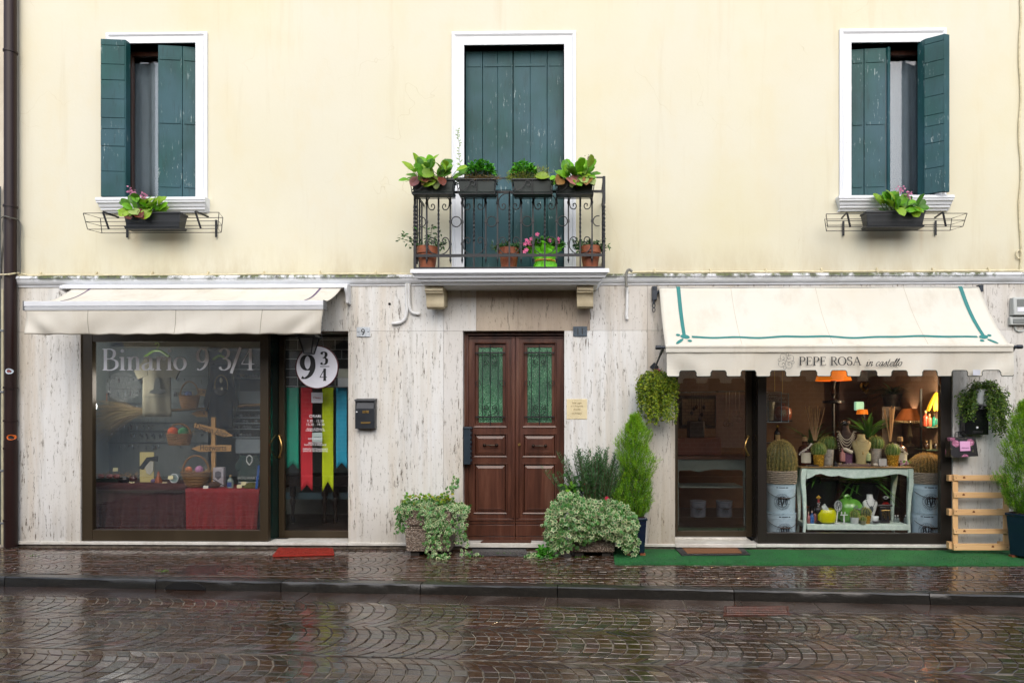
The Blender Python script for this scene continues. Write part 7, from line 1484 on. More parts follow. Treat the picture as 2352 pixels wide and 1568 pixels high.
# white grid board and console table seen through the door
o = thing('grid_board', 'dark board with white grid lines behind the round sign', 'board', (X(720, .6), .6, P(720, 888, .6).z)); p, q = P(640, 888, .6), P(830, 772, .6); mb = MB(); mb.box(p.x, q.x, .6, .62, p.z, q.z); mb.build('board', pm('smoky board', '#383b3c', .4), o)
mb = MB()
for v in (780, 803, 824, 847, 866, 887): z = P(720, v, .6).z; mb.box(p.x, q.x, .594, .599, z-.005, z+.005)
for i, v in enumerate((780, 803, 824, 847, 866)):
    for u in ((684, 770) if i % 2 == 0 else (655, 700, 785)): x = X(u, .6); mb.box(x-.005, x+.005, .5945, .5985, P(720, v+22, .6).z, P(720, v, .6).z)
mb.build('grid', pm('white paint line', '#a9afad', .6), o, flat=True)
o = thing('console_table', 'dark table with turned legs and pale blue shelf seen through the left shop door', 'table', (X(720, 1.5), 1.6, .041)); DKW = pm('dark table wood', '#2a211b', .45); p, q = P(640, 1120, 1.5), P(820, 1092, 1.5)
mb = MB(); mb.box(p.x, q.x, 1.5, 1.95, p.z+.02, q.z); mb.build('tabletop', DKW, o); mb = MB(); a, b2 = P(640, 1146, 1.6), P(820, 1131, 1.6); mb.box(a.x, b2.x, 1.62, 1.66, a.z, b2.z); mb.build('shelf', pm('pale blue board', '#57717a', .5), o)
for u in (672, 745, 770): 
    mb = MB(); x = X(u, 1.55); H = p.z+.02-.041; mb.lathe(x, 1.56, .041, [(.03, 0), (.035, .1*H), (.02, .2*H), (.03, .45*H), (.045, .6*H), (.025, .7*H), (.045, .75*H), (.045, H)], 10); mb.build('leg', DKW, o)

o = thing('spot_lamp', 'small bright white lamp at the left edge of the left display window', 'lamp', tuple(P(218, 938, .16))); c = P(218, 933, .16); mb = MB(); mb.ball(tuple(c), .022, .022, .05, 10, 8); mb.build('bulb', emit('lit white bulb', '#ffffff', 3), o); mb = MB(); mb.tube([c+Vector((0, 0, .05)), c+Vector((-.03, 0, .10)), c+Vector((-.12, .05, .10))], .008, 6); mb.build('arm', BLACKP, o)
d = bpy.data.lights.new('lamp_light', 'POINT'); d.energy = 9.5; d.color = (1, .97, .9); d.shadow_soft_size = .22; l = bpy.data.objects.new('lamp_light', d); COL.objects.link(l); l.parent = o; l.location = c+Vector((.25, .12, .25))-ORG[o.name]
# ================================================================ right shop: things in the window
SAGE = m_pal('chalky pale green paint', '#b2cabd', '#d0e1d6', 14, .6, None, .15); GOLDP = pm('hammered gold', '#c79a34', .25, .55, .35, 60, 1.0, 70); CACT = tintmat('cactus skin', .6, .3, 20); SPINE = leafmat('spines', .6, .1)
o = thing('vintage_table', 'pale green distressed table with curved legs and a lower shelf in the right window', 'table', (X(1968, .45), .5, .07)); Y1, Y2 = .36, .72
ub = lambda u, v, Y=Y1: P(u, v, Y)
top = ub(1968, 1071.5).z; bl0, br0 = ub(1840, 1070).x, ub(2101, 1070).x
mb = MB(); mb.box(bl0-.01, br0+.01, Y1-.015, Y2+.03, top-.018, top); mb.build('tabletop', m_pal('worn wood top', '#6d5636', '#8f7449', 8, .5, (.2, 1, 1), .2), o, bevel=.006)
sc6 = [(0, 1087), (.04, 1100), (.08, 1096), (.12, 1090), (.17, 1087.5), (.22, 1092), (.27, 1094), (.33, 1092), (.38, 1095), (.46, 1098.5), (.56, 1097.5), (.64, 1095), (.72, 1094), (.78, 1091), (.85, 1087.5), (.9, 1089), (.95, 1093), (.98, 1100), (1, 1087)]
def apron(y0, y1, xl, xr):
    mb = MB(); zs = [(xl+(xr-xl)*t, ub(1968, v).z) for t, v in sc6[1:-1]]; n = len(zs)
    vs = [(x, y, z) for y in (y0, y1) for x, z in zs]+[(x, y, top-.0185) for y in (y0, y1) for x, z in zs]; A, B3 = 0, 2*n
    fs = [(i, i+1, B3+i+1, B3+i) for i in range(n-1)]+[(n+i+1, n+i, B3+n+i, B3+n+i+1) for i in range(n-1)]+[(i+1, i, n+i, n+i+1) for i in range(n-1)]; mb.add(vs, fs); mb.build('apron', SAGE, o, ang=50)
apron(Y1+.01, Y1+.03, bl0+.02, br0-.02); apron(Y2-.02, Y2, bl0+.05, br0-.05)
for (u0, s, Y) in ((1847.5, 1, Y1+.03), (2092, -1, Y1+.03), (1855, 1, Y2), (2084, -1, Y2)):
    mb = MB(); x = X(u0, Y1); H = top-.019-.045
    prof = [(0, .0, .032), (.08, -.01, .034), (.2, -.012, .030), (.4, .006, .024), (.65, .016, .019), (.85, .010, .016), (.95, .0, .017), (1, -.012, .022)]
    rings = []
    for t, off, r6 in prof: rings.append([(x+s*off+r6*a, Y+r6*b, top-.019-H*t) for a, b in ((-1, -1), (1, -1), (1, 1), (-1, 1))])
    vs = [p for rg in rings for p in rg]; mb.add(vs, [(4*i+k, 4*i+4+k, 4*i+4+(k+1) % 4, 4*i+(k+1) % 4) for i in range(len(rings)-1) for k in range(4)]); mb.build('leg', SAGE, o, bevel=.006, ang=60)
zs0, zs1 = ub(1968, 1217).z, ub(1968, 1204).z
mb = MB(); mb.box(bl0+.075, br0-.07, Y1+.02, Y2-.01, zs0+.005, zs1); mb.xprism([(Y1+.008, zs0), (Y1+.0195, zs0), (Y1+.0195, zs1-.005), (Y1+.008, zs1-.005)], bl0+.08, br0-.075); mb.build('shelf', SAGE, o, bevel=.004)
ZT6, ZS6 = top+.001, zs1+.001
struct_fl = MB(); struct_fl.box(X(1738, .1), X(2235, .3), .08, 1.0, .041, .07); tag(struct_fl.build('display_plinth', pm('dark plinth', '#2b2520', .6), None, flat=True), 'low dark plinth under the vintage table in the right window', 'plinth')
# tins with round logo
TIN = pm('pale blue enamel tin', '#a9c0cc', .28, 0, .05, 3, coat=.3); INK = pm('dark blue black print', '#1b2730', .5, 0, .03)
def eva(mb, fx, R):                                          # emblem: two rings and three letters, mapped by fx(dx, dz)
    for r0, r1 in ((.97, 1.0), (.70, .73), (.60, .66)):
        n = 36; vs = [fx(r*R*cos(2*pi*i/n), r*R*sin(2*pi*i/n)) for i in range(n) for r in (r0, r1)]; mb.add(vs, [(2*i, 2*i+1, (2*i+3) % (2*n), (2*i+2) % (2*n)) for i in range(n)])
    rr = random.Random(9)
    for i in range(30):
        t = 2*pi*(i+.5)/30
        if i in (0, 14, 15, 29): continue
        c, s = cos(t), sin(t); q = [(.80, -.03), (.92, -.03), (.92, .03+.02*rr.random()), (.80, .03)]; mb.add([fx(R*(a*c-b*s), R*(a*s+b*c)) for a, b in q], [(0, 1, 2, 3)])
    def seg(a, b, wd):
        dx, dz = b[0]-a[0], b[1]-a[1]; L = hypot(dx, dz); nx, nz = -dz/L*wd/2, dx/L*wd/2; N = 4
        for i in range(N): p = [(a[0]+dx*k/N, a[1]+dz*k/N) for k in (i, i+1)]; mb.add([fx(R*(p[0][0]+nx), R*(p[0][1]+nz)), fx(R*(p[1][0]+nx), R*(p[1][1]+nz)), fx(R*(p[1][0]-nx), R*(p[1][1]-nz)), fx(R*(p[0][0]-nx), R*(p[0][1]-nz))], [(0, 1, 2, 3)])
    for  a, b, wd in (((-.42, -.32), (-.42, .36), .1), ((-.42, .33), (-.2, .33), .07), ((-.42, .02), (-.22, .02), .07), ((-.42, -.32), (-.2, -.32), .07), ((-.2, .42), (0, -.56), .12), ((0, -.56), (.2, .42), .07), ((.2, -.36), (.2, .36), .07), ((.44, -.32), (.44, .36), .1), ((.2, .05), (.44, .05), .07), ((-.5, .46), (.5, .46), .05), ((-.16, .46), (-.16, .6), .1), ((.16, .46), (.16, .6), .1)): seg(a, b, wd*1.45)
def tin(u, vt, vb, wpx, Y, lab, logo_u, grp='pale blue storage tins', parent=None, cat='tin', mat=None):
    c = P(u, vb, Y); H = P(u, vt, Y).z-c.z; rr = M(wpx/2, Y); o = thing('storage_tin', lab, cat, (c.x, Y, c.z), grp)
    mb = MB(); mb.lathe(c.x, Y, c.z, [(rr*.93, .0), (rr*.94, .01), (rr*.97, H*.83), (rr*1.0, H*.835), (rr*.985, H*.86), (rr*.985, H*.965), (rr*1.02, H*.975), (rr*1.02, H*.995), (rr*.97, H*.998), (.001, H*.99)], 36); mb.build('body', mat or TIN, o, ang=30)
    a0 = math.asin(max(-.9, min(.9, (P(logo_u, 0, Y-rr).x-c.x)/rr))); zl = c.z+H*.42; R = rr*.54
    fx = lambda dx, dz: (c.x+rr*.985*sin(a0+dx/rr), Y-rr*.985*cos(a0+dx/rr)-.002, zl+dz)
    lm = MB(); eva(lm, fx, R); lm.build('emblem', INK, o, flat=True)
    tm = MB(); zl2 = c.z+H*.905
    for i in range(17):
        if i == 3 or i == 13: continue
        d = (i-8)*rr*.045; f2 = lambda dx, dz: (c.x+rr*1.0*sin(a0+dx/rr), Y-rr*1.0*cos(a0+dx/rr)-.001, zl2+dz); h2 = H*.016
        tm.add([f2(d-.004, -h2), f2(d+.004, -h2), f2(d+.004, h2), f2(d-.004, h2)], [(0, 1, 2, 3)])
    tm.build('web_address', INK, o, flat=True)
    hm = MB(); hm.tube([(c.x+rr*1.02*sin(t), Y-rr*1.03*cos(t)-.004, c.z+H*.74-H*.2*(1-(t/1.25)**2)) for t in [-1.25+2.5*i/20 for i in range(21)]], .0035, 5); hm.tube([(c.x+rr*1.03*sin(t), Y-rr*1.04*cos(t)-.006, c.z+H*.545) for t in [-.3+.6*i/8 for i in range(9)]], .009, 6); hm.build('handle', pm('dark wood grip', '#2a1d14', .5), o); return c, H, rr
YB = .42
for u, lu, lu2, sd in ((1793, 1797, 1803, 'left'), (2127, 2139, 2131, 'right')):
    c, H, rr = tin(u, 1175.5, 1242, 67, YB, 'pale blue round tin with dark ring emblem, lower one of the %s stack' % sd, lu2)
    tin(u, 1109.5, 1175, 67, YB, 'pale blue round tin with dark ring emblem, upper one of the %s stack' % sd, lu)
    b = thing('cactus_basket', 'big golden barrel cactus in a grey wicker basket on the %s tins' % sd, 'potted cactus', (P(u, 1109, YB).x, YB, P(u, 1109, YB).z))
    z0, z1 = P(u, 1109, YB).z, P(u, 1079 if sd == 'left' else 1083, YB).z; cx = P(u, 0, YB).x; mb = MB()
    GW = m_pal('grey wicker', '#6f665a', '#a79c8a', 50, .8, (1, 1, 3), .8)
    mb.lathe(cx, YB, z0, [(rr*.9, 0), (rr*1.0, (z1-z0)*.5), (rr*1.04, z1-z0), (rr*.95, z1-z0), (rr*.9, (z1-z0)*.5)], 30); mb.build('basket', GW, b)
    for i in range(7):
        q = MB(); zz = z0+(z1-z0)*(.08+.14*i); k = 1.0 if i < 3 else 1.03; q.tube([(cx+rr*k*1.02*cos(t), YB+rr*k*1.02*sin(t), zz+.003*sin(t*15+i*pi)) for t in [2*pi*j/60 for j in range(60)]], .009, 4, closed=True); q.build('weave', GW, b)
    zt = P(u, 1011 if sd == 'left' else 1041, YB).z; Hc = zt-z1+.04; R5 = rr*1.0; ribs = 24 if sd == 'left' else 30
    mb = MB(); n = 120; pf = [(sin(pi*.5*min(1, k/7*1.0+.001)) if False else sqrt(max(0, 1-((k/12)-.35)**2/.4225)), k/12) for k in range(13)]
    vs = []
    for rr3, t in pf:
        for j in range(n): a = 2*pi*j/n; f = (1-.15*(1-abs(cos(a*ribs/2)))); vs.append((cx+R5*rr3*f*cos(a), YB+R5*rr3*f*sin(a), z1-.04+Hc*t))
    mb.add(vs, [(i*n+j, i*n+(j+1) % n, (i+1)*n+(j+1) % n, (i+1)*n+j) for i in range(12) for j in range(n)], 0, (.10, .10, .025) if sd == 'left' else (.17, .12, .035)); mb.build('cactus', CACT, b)
    sp = MB(); r = random.Random(int(u))
    for k in range(ribs):
        a = 2*pi*k/ribs
        if sin(a) > .5: continue
        for i in range(30):
            t = .03+.96*i/29; q = sqrt(max(0, 1-(t-.35)**2/.4225)); p = Vector((cx+R5*q*cos(a), YB+R5*q*sin(a), z1-.04+Hc*t)); nrm = Vector((q*cos(a), q*sin(a), (t-.35)*1.2)).normalized()
            for j in range(6): dleaf(sp, p, nrm+rv(r, .7), rv(r), r.uniform(.018, .034), .0046, jit((.5, .4, .14) if sd == 'left' else (.5, .33, .12), r, .25))
    sp.build('spines', SPINE, b, flat=True)
# small cacti in gold or pale pots
def small_cactus(u, vt, vm, vb, wc, wp, Y, zbase, potm, lab, ribs=14, grp=None, green=(.08, .16, .02), pale=(.5, .48, .16)):
    r = random.Random(int(u*3+vb)); cx = P(u, vb, Y).x; zb = zbase if zbase is not None else P(u, vb, Y).z; zp = P(u, vm, Y).z; zt = P(u, vt, Y).z; R1, R2 = M(wp/2, Y), M(wc/2, Y); o = thing('potted_cactus', lab, 'potted cactus', (cx, Y, zb), grp)
    mb = MB(); mb.lathe(cx, Y, zb, [(R1*.8, 0), (R1*.82, .004), (R1, zp-zb), (R1*.88, zp-zb), (R1*.86, (zp-zb)*.85), (.001, (zp-zb)*.84)], 24); mb.build('pot', potm, o, ang=30)
    mb = MB(); n = ribs*4; vs = []; Hc = zt-zp+.01
    for k in range(11):
        t = k/10; q = sqrt(max(0, 1-(t-.42)**2/.3364))
        for j in range(n): a = 2*pi*j/n; f = 1-.1*(1-abs(cos(a*ribs/2))); vs.append((cx+R2*q*f*cos(a), Y+R2*q*f*sin(a), zp-.01+Hc*t))
    mb.add(vs, [(i*n+j, i*n+(j+1) % n, (i+1)*n+(j+1) % n, (i+1)*n+j) for i in range(10) for j in range(n)], 0, green); mb.build('cactus', CACT, o); sp = MB()
    for k in range(ribs):
        a = 2*pi*k/ribs
        for i in range(12):
            t = .1+.9*i/11; q = sqrt(max(0, 1-(t-.42)**2/.3364)); p = Vector((cx+R2*q*cos(a), Y+R2*q*sin(a), zp-.01+Hc*t)); nr = Vector((q*cos(a), q*sin(a), (t-.4)*1.3))
            for j in range(5): dleaf(sp, p, nr+rv(r, .5), rv(r), r.uniform(.01, .024), .0036, jit(pale, r, .2))
    sp.build('spines', SPINE, o, flat=True)
WHP = m_pal('white patterned pot', '#8f8a80', '#d0ccc0', 28, .4, None, .1)
small_cactus(1880.5, 1016, 1043, 1068, 31, 26, .44, ZT6, GOLDP, 'green ball cactus in a gold pot on the left half of the table', 16, 'gold potted cacti on the table'); small_cactus(2050.5, 1019, 1044, 1070, 30, 27, .44, ZT6, GOLDP, 'green ball cactus in a gold pot on the right half of the table', 14, 'gold potted cacti on the table')
small_cactus(1902, 1001, 1029, 1062, 40, 25, .62, ZT6, WHP, 'wide dark cactus in a white lotus pot behind the left gold pot', 16); small_cactus(2012, 1001, 1029, 1062, 33, 25, .62, ZT6, WHP, 'wide dark cactus in a white lotus pot right of the beige bust', 14)
small_cactus(1963, 1171, 1187, 1206, 17, 20, .42, ZS6, pm('crumpled white pot', '#b9c3c0', .6, 0, .1, 30, .8, 40), 'small cactus in a crumpled white pot on the lower shelf', 10); small_cactus(1988, 1166, 1183, 1207, 22, 24, .46, ZS6, GOLDP, 'dark cactus in a gold pot on the lower shelf', 12, None, (.05, .08, .03)); small_cactus(1982, 1185, 1194, 1207, 13, 14, .38, ZS6, pm('sage grey pot', '#767a60', .8), 'tiny cactus in a sage grey pot on the lower shelf', 9)
# reed diffusers
def reeds(u, vb, tops, vt, Y, lab):
    c = P(u, vb, Y); r = random.Random(int(u)); o = thing('reed_diffuser', lab, 'reed diffuser', (c.x, Y, ZT6)); mb = MB(); h = c.z-ZT6; mb.lathe(c.x, Y, ZT6, [(.045, 0), (.05, .01), (.05, h*.6), (.018, h*.8), (.018, h), (.022, h)], 16); mb.build('bottle', pm('smoky amber glass', '#2c1d14', .1), o); mb = MB()
    for u2 in tops: e = P(u2, vt+r.uniform(-2, 6), Y+r.uniform(-.04, .04)); mb.tube([(c.x+r.uniform(-.012, .012), Y, ZT6+h*.5), (c.x+(u2-u)*.0006, Y, c.z), e], .0055, 5)
    mb.build('reeds', pm('pale reed', '#a8865c', .7, 0, .12, 30), o)
reeds(1872, 1012, (1849.5, 1855.5, 1858, 1863, 1871.5, 1873.5, 1879, 1883.5, 1895), 933, .55, 'reed diffuser with a wide fan of sticks behind the left gold cactus'); reeds(2045, 1014, (2030.5, 2032.5, 2043, 2045.5, 2048, 2050.5, 2053, 2055), 934, .55, 'reed diffuser with steep sticks behind the right gold cactus')
AMB = pm('amber liquid glass', '#3a1d14', .12, 0, .1, 5, coat=.4); CORKM = m_pal('cork', '#7c6242', '#a2855c', 40, .8); LBL = pm('cream label', '#b9b4a0', .6, 0, .08, 20)
for u, sd in ((1848, 'left'), (2067, 'right')):
    cat_bottle(u, 1003, 1068, 29, .52, AMB, CORKM, 'amber bottle with cork and shell garland at the %s end of the table' % sd, 'bottle', LBL); g = MB(); c = P(u, 1030, .46); r = random.Random(int(u))
    for k in range(34): t = k/33; g.ball((c.x+M(14, .46)*(-1+2*t)*(1 if sd == 'left' else -1), .43-.02*sin(pi*t), c.z-.07+.13*t+r.gauss(0, .008)), r.uniform(.006, .012), None, None, 6, 4, 0, jit((.55, .5, .42), r))
    tag(g.build('shell_garland', TINT, None), 'string of pale shells draped on the %s amber bottle' % sd, 'garland')
# busts
def bust(u, vt, vb, wpx, Y, zb, mat, lab, neck=.42):
    c = P(u, vb, Y); zb = c.z if zb is None else zb; H = P(u, vt, Y).z-zb; hw = M(wpx/2, Y); o = thing('bust', lab, 'display bust', (c.x, Y, zb)); pf = [(0, .50), (.12, .52), (.3, .62), (.5, .85), (.64, 1.0), (.73, .98), (.79, .72), (.84, .48), (.9, neck), (.98, neck*.95), (1.0, neck*1.0), (1.0, .01)]
    mb = MB(); n = 28; vs = []
    for t, k in pf:
        for j in range(n): a = 2*pi*j/n; d = min(k, .5)*.75; vs.append((c.x+hw*k*cos(a), Y+hw*d*sin(a)-.02*sin(pi*t), zb+H*t))
    mb.add(vs, [(i*n+j, i*n+(j+1) % n, (i+1)*n+(j+1) % n, (i+1)*n+j) for i in range(len(pf)-1) for j in range(n)]); mb.build('torso', mat, o, ang=50); return o, c.x, zb, H, hw
def necklace(cx, zb, H, hw, Y, w0, drop, r, mat, lab, cat='necklace', bead=True, pend=False, n=40):
    mb = MB(); pts = []
    for i in range(n+1): t = -1+2*i/n; pts.append((cx+hw*w0*t, Y-hw*(.42-.1*abs(t))-.012, zb+H*(.84-drop*(1-t*t)**.8*(1.0))))
    if bead: [mb.ball(p, r, None, None, 6, 4) for p in pts]
    else: mb.tube(pts, r, 5)
    if pend: p = pts[n//2]; mb.ball((p[0], p[1]-.004, p[2]-.02), r*3.4, r*1.5, r*5.5, 8, 6)
    return tag(mb.build('necklace', mat, None), lab, cat)
PEARL = pm('cream pearl', '#cfc2a4', .25, 0, .05, 9)
b, cx, zb, H, hw = bust(1940.5, 976, 1057, 43, .52, ZT6, pm('brown velvet', '#3a281e', .8, 0, .1), 'dark brown bust with strands of pearls in the middle of the table')
mb = MB(); z = P(1940, 971, .5).z; mb.ball((cx, .5, z), M(10.5, .5), .05, M(7, .5), 14, 8); mb.build('ring_ball', pm('black satin', '#15110f', .3), b); mb = MB()
for k in range(2): mb.tube([(cx+M(10, .5)*cos(t), .5-.052*abs(sin(t))-.004, z+.012-.022*k+.008*sin(t*5)) for t in [pi+pi*i/14 for i in range(15)]], .006, 5)
tag(mb.build('bracelet', pm('silver', '#b9b6ae', .2, 1.0, .1), None), 'silver bracelets around the top of the brown bust', 'bracelet')
for k, (w0, d) in enumerate(((.72, .20), (.78, .27), (.85, .34), (.92, .44), (1.0, .78))): necklace(cx, zb, H, hw, .52, w0, d, .0062, PEARL, ('short', 'second', 'third', 'fourth', 'longest')[k]+' strand of cream pearls on the brown bust')
b, cx, zb, H, hw = bust(1977, 997, 1058, 43, .44, ZT6+.03, pm('beige linen', '#a99a6c', .85, 0, .1, 30), 'beige linen bust wearing a thin pendant chain'); necklace(cx, zb, H, hw, .44, .5, .10, .0035, pm('beige beads', '#8c7d55', .5), 'short beaded collar on the beige bust'); necklace(cx, zb, H, hw, .44, .7, .42, .003, BRASS, 'thin chain with a drop pendant on the beige bust', bead=False, pend=True)
b, cx, zb, H, hw = bust(1997, 1135, 1192, 33, .56, ZS6, pm('white plaster', '#c5cac6', .6, 0, .05), 'white bust with a dark stone necklace on the lower shelf'); necklace(cx, zb, H, hw, .56, .62, .30, .008, pm('slate stones', '#3c4448', .4), 'dark stone necklace on the white bust', pend=True, n=22)
# things on the table top
mb = MB(); p, q = P(1928, 1070, .38), P(2003, 1058, .38); mb.box(p.x, q.x, .40, .60, ZT6, ZT6+.028); tag(mb.build('display_tray', pm('taupe velvet', '#6e5950', .85, 0, .08, 30), None, bevel=.003), 'low taupe velvet tray under the busts', 'tray')
mb = MB(); r = random.Random(44)
for i in range(90): u = r.uniform(1850, 2090); a = P(u, 1069, .40); on = 1928 < u < 2003; mb.ball((a.x, r.uniform(.385, .42) if not on else r.uniform(.405, .43), (ZT6+.034 if on else ZT6+.006)), r.uniform(.004, .008), None, None, 6, 4, 0, jit(r.choice([(.6, .55, .45), (.25, .22, .2), (.55, .4, .15)]), r))
tag(mb.build('loose_beads', TINTG, None), 'loose pearls and beads strewn along the table edge', 'beads', None, 'stuff')
PINKB, CRE, LILAC = pm('dusty pink bottle', '#a8736a', .4, 0, .05), pm('cream bottle', '#c9bfa6', .35, 0, .05), pm('purple beaded box', '#5c3950', .4, 0, .4, 60, .6, 60)
cat_bottle(1935, 1029, 1059, 12, .42, PINKB, PINKB, 'dusty pink perfume bottle before the brown bust', 'perfume bottle'); cat_bottle(1994, 1032, 1058, 12, .41, pm('pale green perfume glass', '#9aa676', .15, 0, .05), pm('gold cap', '#b89a3e', .25, 1.0, .05), 'pale green perfume bottle right of the beige bust', 'perfume bottle')
mb = MB(); p, q = P(1941, 1058, .42), P(1958, 1040, .42); mb.box(p.x, q.x, .42, .50, ZT6+.029, q.z); tag(mb.build('beaded_box', LILAC, None, bevel=.004), 'purple beaded box between the two table top busts', 'box')
mb = MB(); a = P(1947, 1035, .41); mb.tube([a+Vector((-.05, 0, .03)), a+Vector((-.03, 0, .02)), a+Vector((.05, 0, -.02))], [.012, .024, .026], 10); tag(mb.build('lotion_bottle', CRE, None), 'cream bottle lying tilted on the purple beaded box', 'bottle')
mb = MB(); a = P(2012, 1066, .4); mb.ball((a.x, .42, ZT6+.02), .035, .03, .02, 12, 7); tag(mb.build('shell', pm('white shell', '#c9c2b2', .4, 0, .05), None), 'white shell lying right of the velvet tray', 'shell')
for u, lab in ((2023, 'white earring card left of the right gold cactus'), (2032, 'white earring card touching the right gold cactus')): mb = MB(); p, q = P(u-4.4, 1069, .42), P(u+4.4, 1053, .42); mb.box(p.x, q.x, .42, .45, ZT6, q.z); tag(mb.build('earring_card', pm('white card', '#b4b2ac', .6, 0, .05), None, bevel=.001), lab, 'card')
o = thing('flower_ornament', 'small colourful flower ornament at the right end of the table', 'ornament', (X(2075, .42), .42, ZT6)); a = P(2076, 1066, .42); mb = MB(); r = random.Random(3)
for i in range(34): mb.ball((a.x+r.gauss(0, .03), .42+r.gauss(0, .015), ZT6+.02+abs(r.gauss(0, .03))), r.uniform(.008, .014), None, None, 6, 4, 0, jit(r.choice([(.6, .55, .5), (.4, .12, .3), (.2, .4, .06), (.65, .6, .55)]), r))
mb.build('blossoms', TINT, o)
mb = MB(); a = P(1919, 1060, .4); mb.lathe(a.x, .4, ZT6, [(.035, 0), (.02, .03), (.008, .06), (.002, .075)], 10); tag(mb.build('tassel', pm('black tassel', '#131114', .7), None), 'black tassel at the left of the velvet tray', 'tassel')
mb = MB(); p, q = P(1856, 1070, .4), P(1892, 1064, .4); mb.box(p.x-.01, q.x-.04, .385, .43, ZT6, ZT6+.018); tag(mb.build('bead_tray', pm('dark tray', '#2b2321', .5), None, bevel=.003), 'small dark tray of pearls at the foot of the left gold pot', 'tray')
# lower shelf
o = thing('bowl', 'bright yellow round bowl with a scroll of paper on the lower shelf', 'bowl', (X(1897, .46), .46, ZS6)); c = P(1897, 1203, .46); rr = M(22.5, .46); H = P(1897, 1168, .46).z-ZS6; mb = MB(); mb.lathe(c.x, .46, ZS6, [(rr*.6, 0), (rr*.88, H*.12), (rr, H*.45), (rr*.96, H*.8), (rr*.84, H), (rr*.8, H*.98), (rr*.9, H*.6), (rr*.5, H*.1)], 30); mb.build('body', pm('yellow glaze', '#c2c400', .18, 0, .05, 3, coat=.4), o)
mb = MB(); a = P(1897, 1172, .44); mb.hexa([a+Vector((-.02, 0, -.03)), a+Vector((.06, 0, -.02)), a+Vector((.06, .03, -.02)), a+Vector((-.02, .03, -.03)), a+Vector((-.055, 0, .05)), a+Vector((-.01, 0, .085)), a+Vector((-.01, .02, .085)), a+Vector((-.055, .02, .05))]); tag(mb.build('cushion', pm('pale printed cloth', '#aeb9b2', .7, 0, .2, 40), None), 'pale printed cushion leaning in the yellow bowl', 'cushion')
o = thing('pumpkin_jar', 'green glazed pumpkin jar with silver spray on the lower shelf', 'jar', (X(1950, .58), .58, ZS6)); c = P(1950, 1200, .58); rr = M(31, .58); H = P(1950, 1143, .58).z-ZS6; mb = MB(); n = 64; pf = [(0, .55), (.1, .78), (.3, .97), (.5, 1.0), (.7, .96), (.88, .76), (.96, .5), (1.0, .14)]; vs = []
for t, k in pf:
    for j in range(n): a = 2*pi*j/n; f = 1-.05*(1-abs(cos(a*4))); vs.append((c.x+rr*k*f*cos(a), .58+rr*k*f*.9*sin(a), ZS6+H*t))
mb.add(vs, [(i*n+j, i*n+(j+1) % n, (i+1)*n+(j+1) % n, (i+1)*n+j) for i in range(len(pf)-1) for j in range(n)]); GG = pm('apple green glaze', '#5d9a3a', .15, 0, .06, 3, coat=.5); mb.build('body', GG, o); mb = MB(); mb.tube(cr([(c.x-.05, .57, ZS6+H*.97), (c.x-.06, .57, ZS6+H*1.07), (c.x-.02, .57, ZS6+H*1.1), (c.x+.02, .57, ZS6+H*.98)], 4), .02, 8); mb.build('stem', GG, o)
mb = MB(); r = random.Random(5)
for i in range(26): a = r.uniform(-.3, .5); z = .6+r.gauss(0, .09); mb.ball((c.x+rr*.99*sin(a+.3), .58-rr*.9*cos(a+.3)-.004, ZS6+H*z), r.uniform(.006, .012), .004, .008, 6, 4)
mb.build('silver_spray', pm('dull silver', '#7c857a', .3, .8, .2), o)
o = thing('emblem_sign', 'white lollipop sign with dark emblem before the green jar', 'sign', (X(1923, .40), .40, ZS6)); a, b2 = P(1925, 1161, .40), P(1921, 1205, .40); mb = MB(); mb.tube([(b2.x, .4, ZS6+.012), (a.x-.005, .4, a.z-.06)], .009, 8); mb.box(b2.x-.03, b2.x+.03, .37, .43, ZS6, ZS6+.014); mb.build('stand', pm('white wood', '#bfc6c2', .6), o); rx = M(8.6, .4); mb = MB(); mb.prism([(a.x+rx*cos(t), a.z+rx*1.4*sin(t)) for t in [2*pi*i/28 for i in range(28)]], .392, .402); mb.build('disc', pm('white wood', '#bfc6c2', .6), o, ang=60); mb = MB(); eva(mb, lambda dx, dz: (a.x+dx, .3905, a.z+dz*1.4), rx*1.25); mb.build('emblem', INK, o, flat=True)
o = thing('hen_figure', 'black wooden hen figure with red and yellow head on the lower shelf', 'ornament', (X(1879, .42), .42, ZS6)); BKW = pm('black painted wood', '#141517', .4); q6 = lambda u, v: P(u, v, .42)
mb = MB(); mb.lathe(q6(1880, 0).x, .42, ZS6, [(.045, 0), (.045, .015), (.01, .04)], 14); mb.build('base', BKW, o); mb = MB()
for u in (1877, 1882): a = q6(u, 1178); mb.tube([(a.x, .42, ZS6+.03), (a.x, .42, a.z)], .006, 6)
mb.build('legs', BKW, o); mb = MB(); a = q6(1879.5, 1171); mb.ball(tuple(a), M(9, .42), .03, M(8, .42), 14, 8); a2 = q6(1879, 1160); mb.ball(tuple(a2), M(5, .42), .025, M(8, .42), 12, 8); mb.build('body', BKW, o); mb = MB()
for du, dv in ((-3, 0), (1, 2), (3, -2), (0, 5), (-2, 7)): a = q6(1879+du, 1155+dv); mb.ball((a.x, .392, a.z), .005, .004, .005, 6, 4)
mb.build('dots', pm('white dot', '#c9cac6', .6), o); mb = MB(); a = q6(1880, 1150); mb.lathe(a.x, .42, a.z-.02, [(.016, 0), (.01, .05)], 10); mb.build('neck', pm('red paint', '#8a1f1c', .4), o); mb = MB(); a = q6(1880, 1144); mb.ball((a.x, .42, a.z), .018, .015, .014, 10, 6); mb.lathe(a.x, .42, a.z+.006, [(.035, 0), (.002, .035)], 4); mb.build('head', pm('ochre paint', '#a8842c', .5), o)
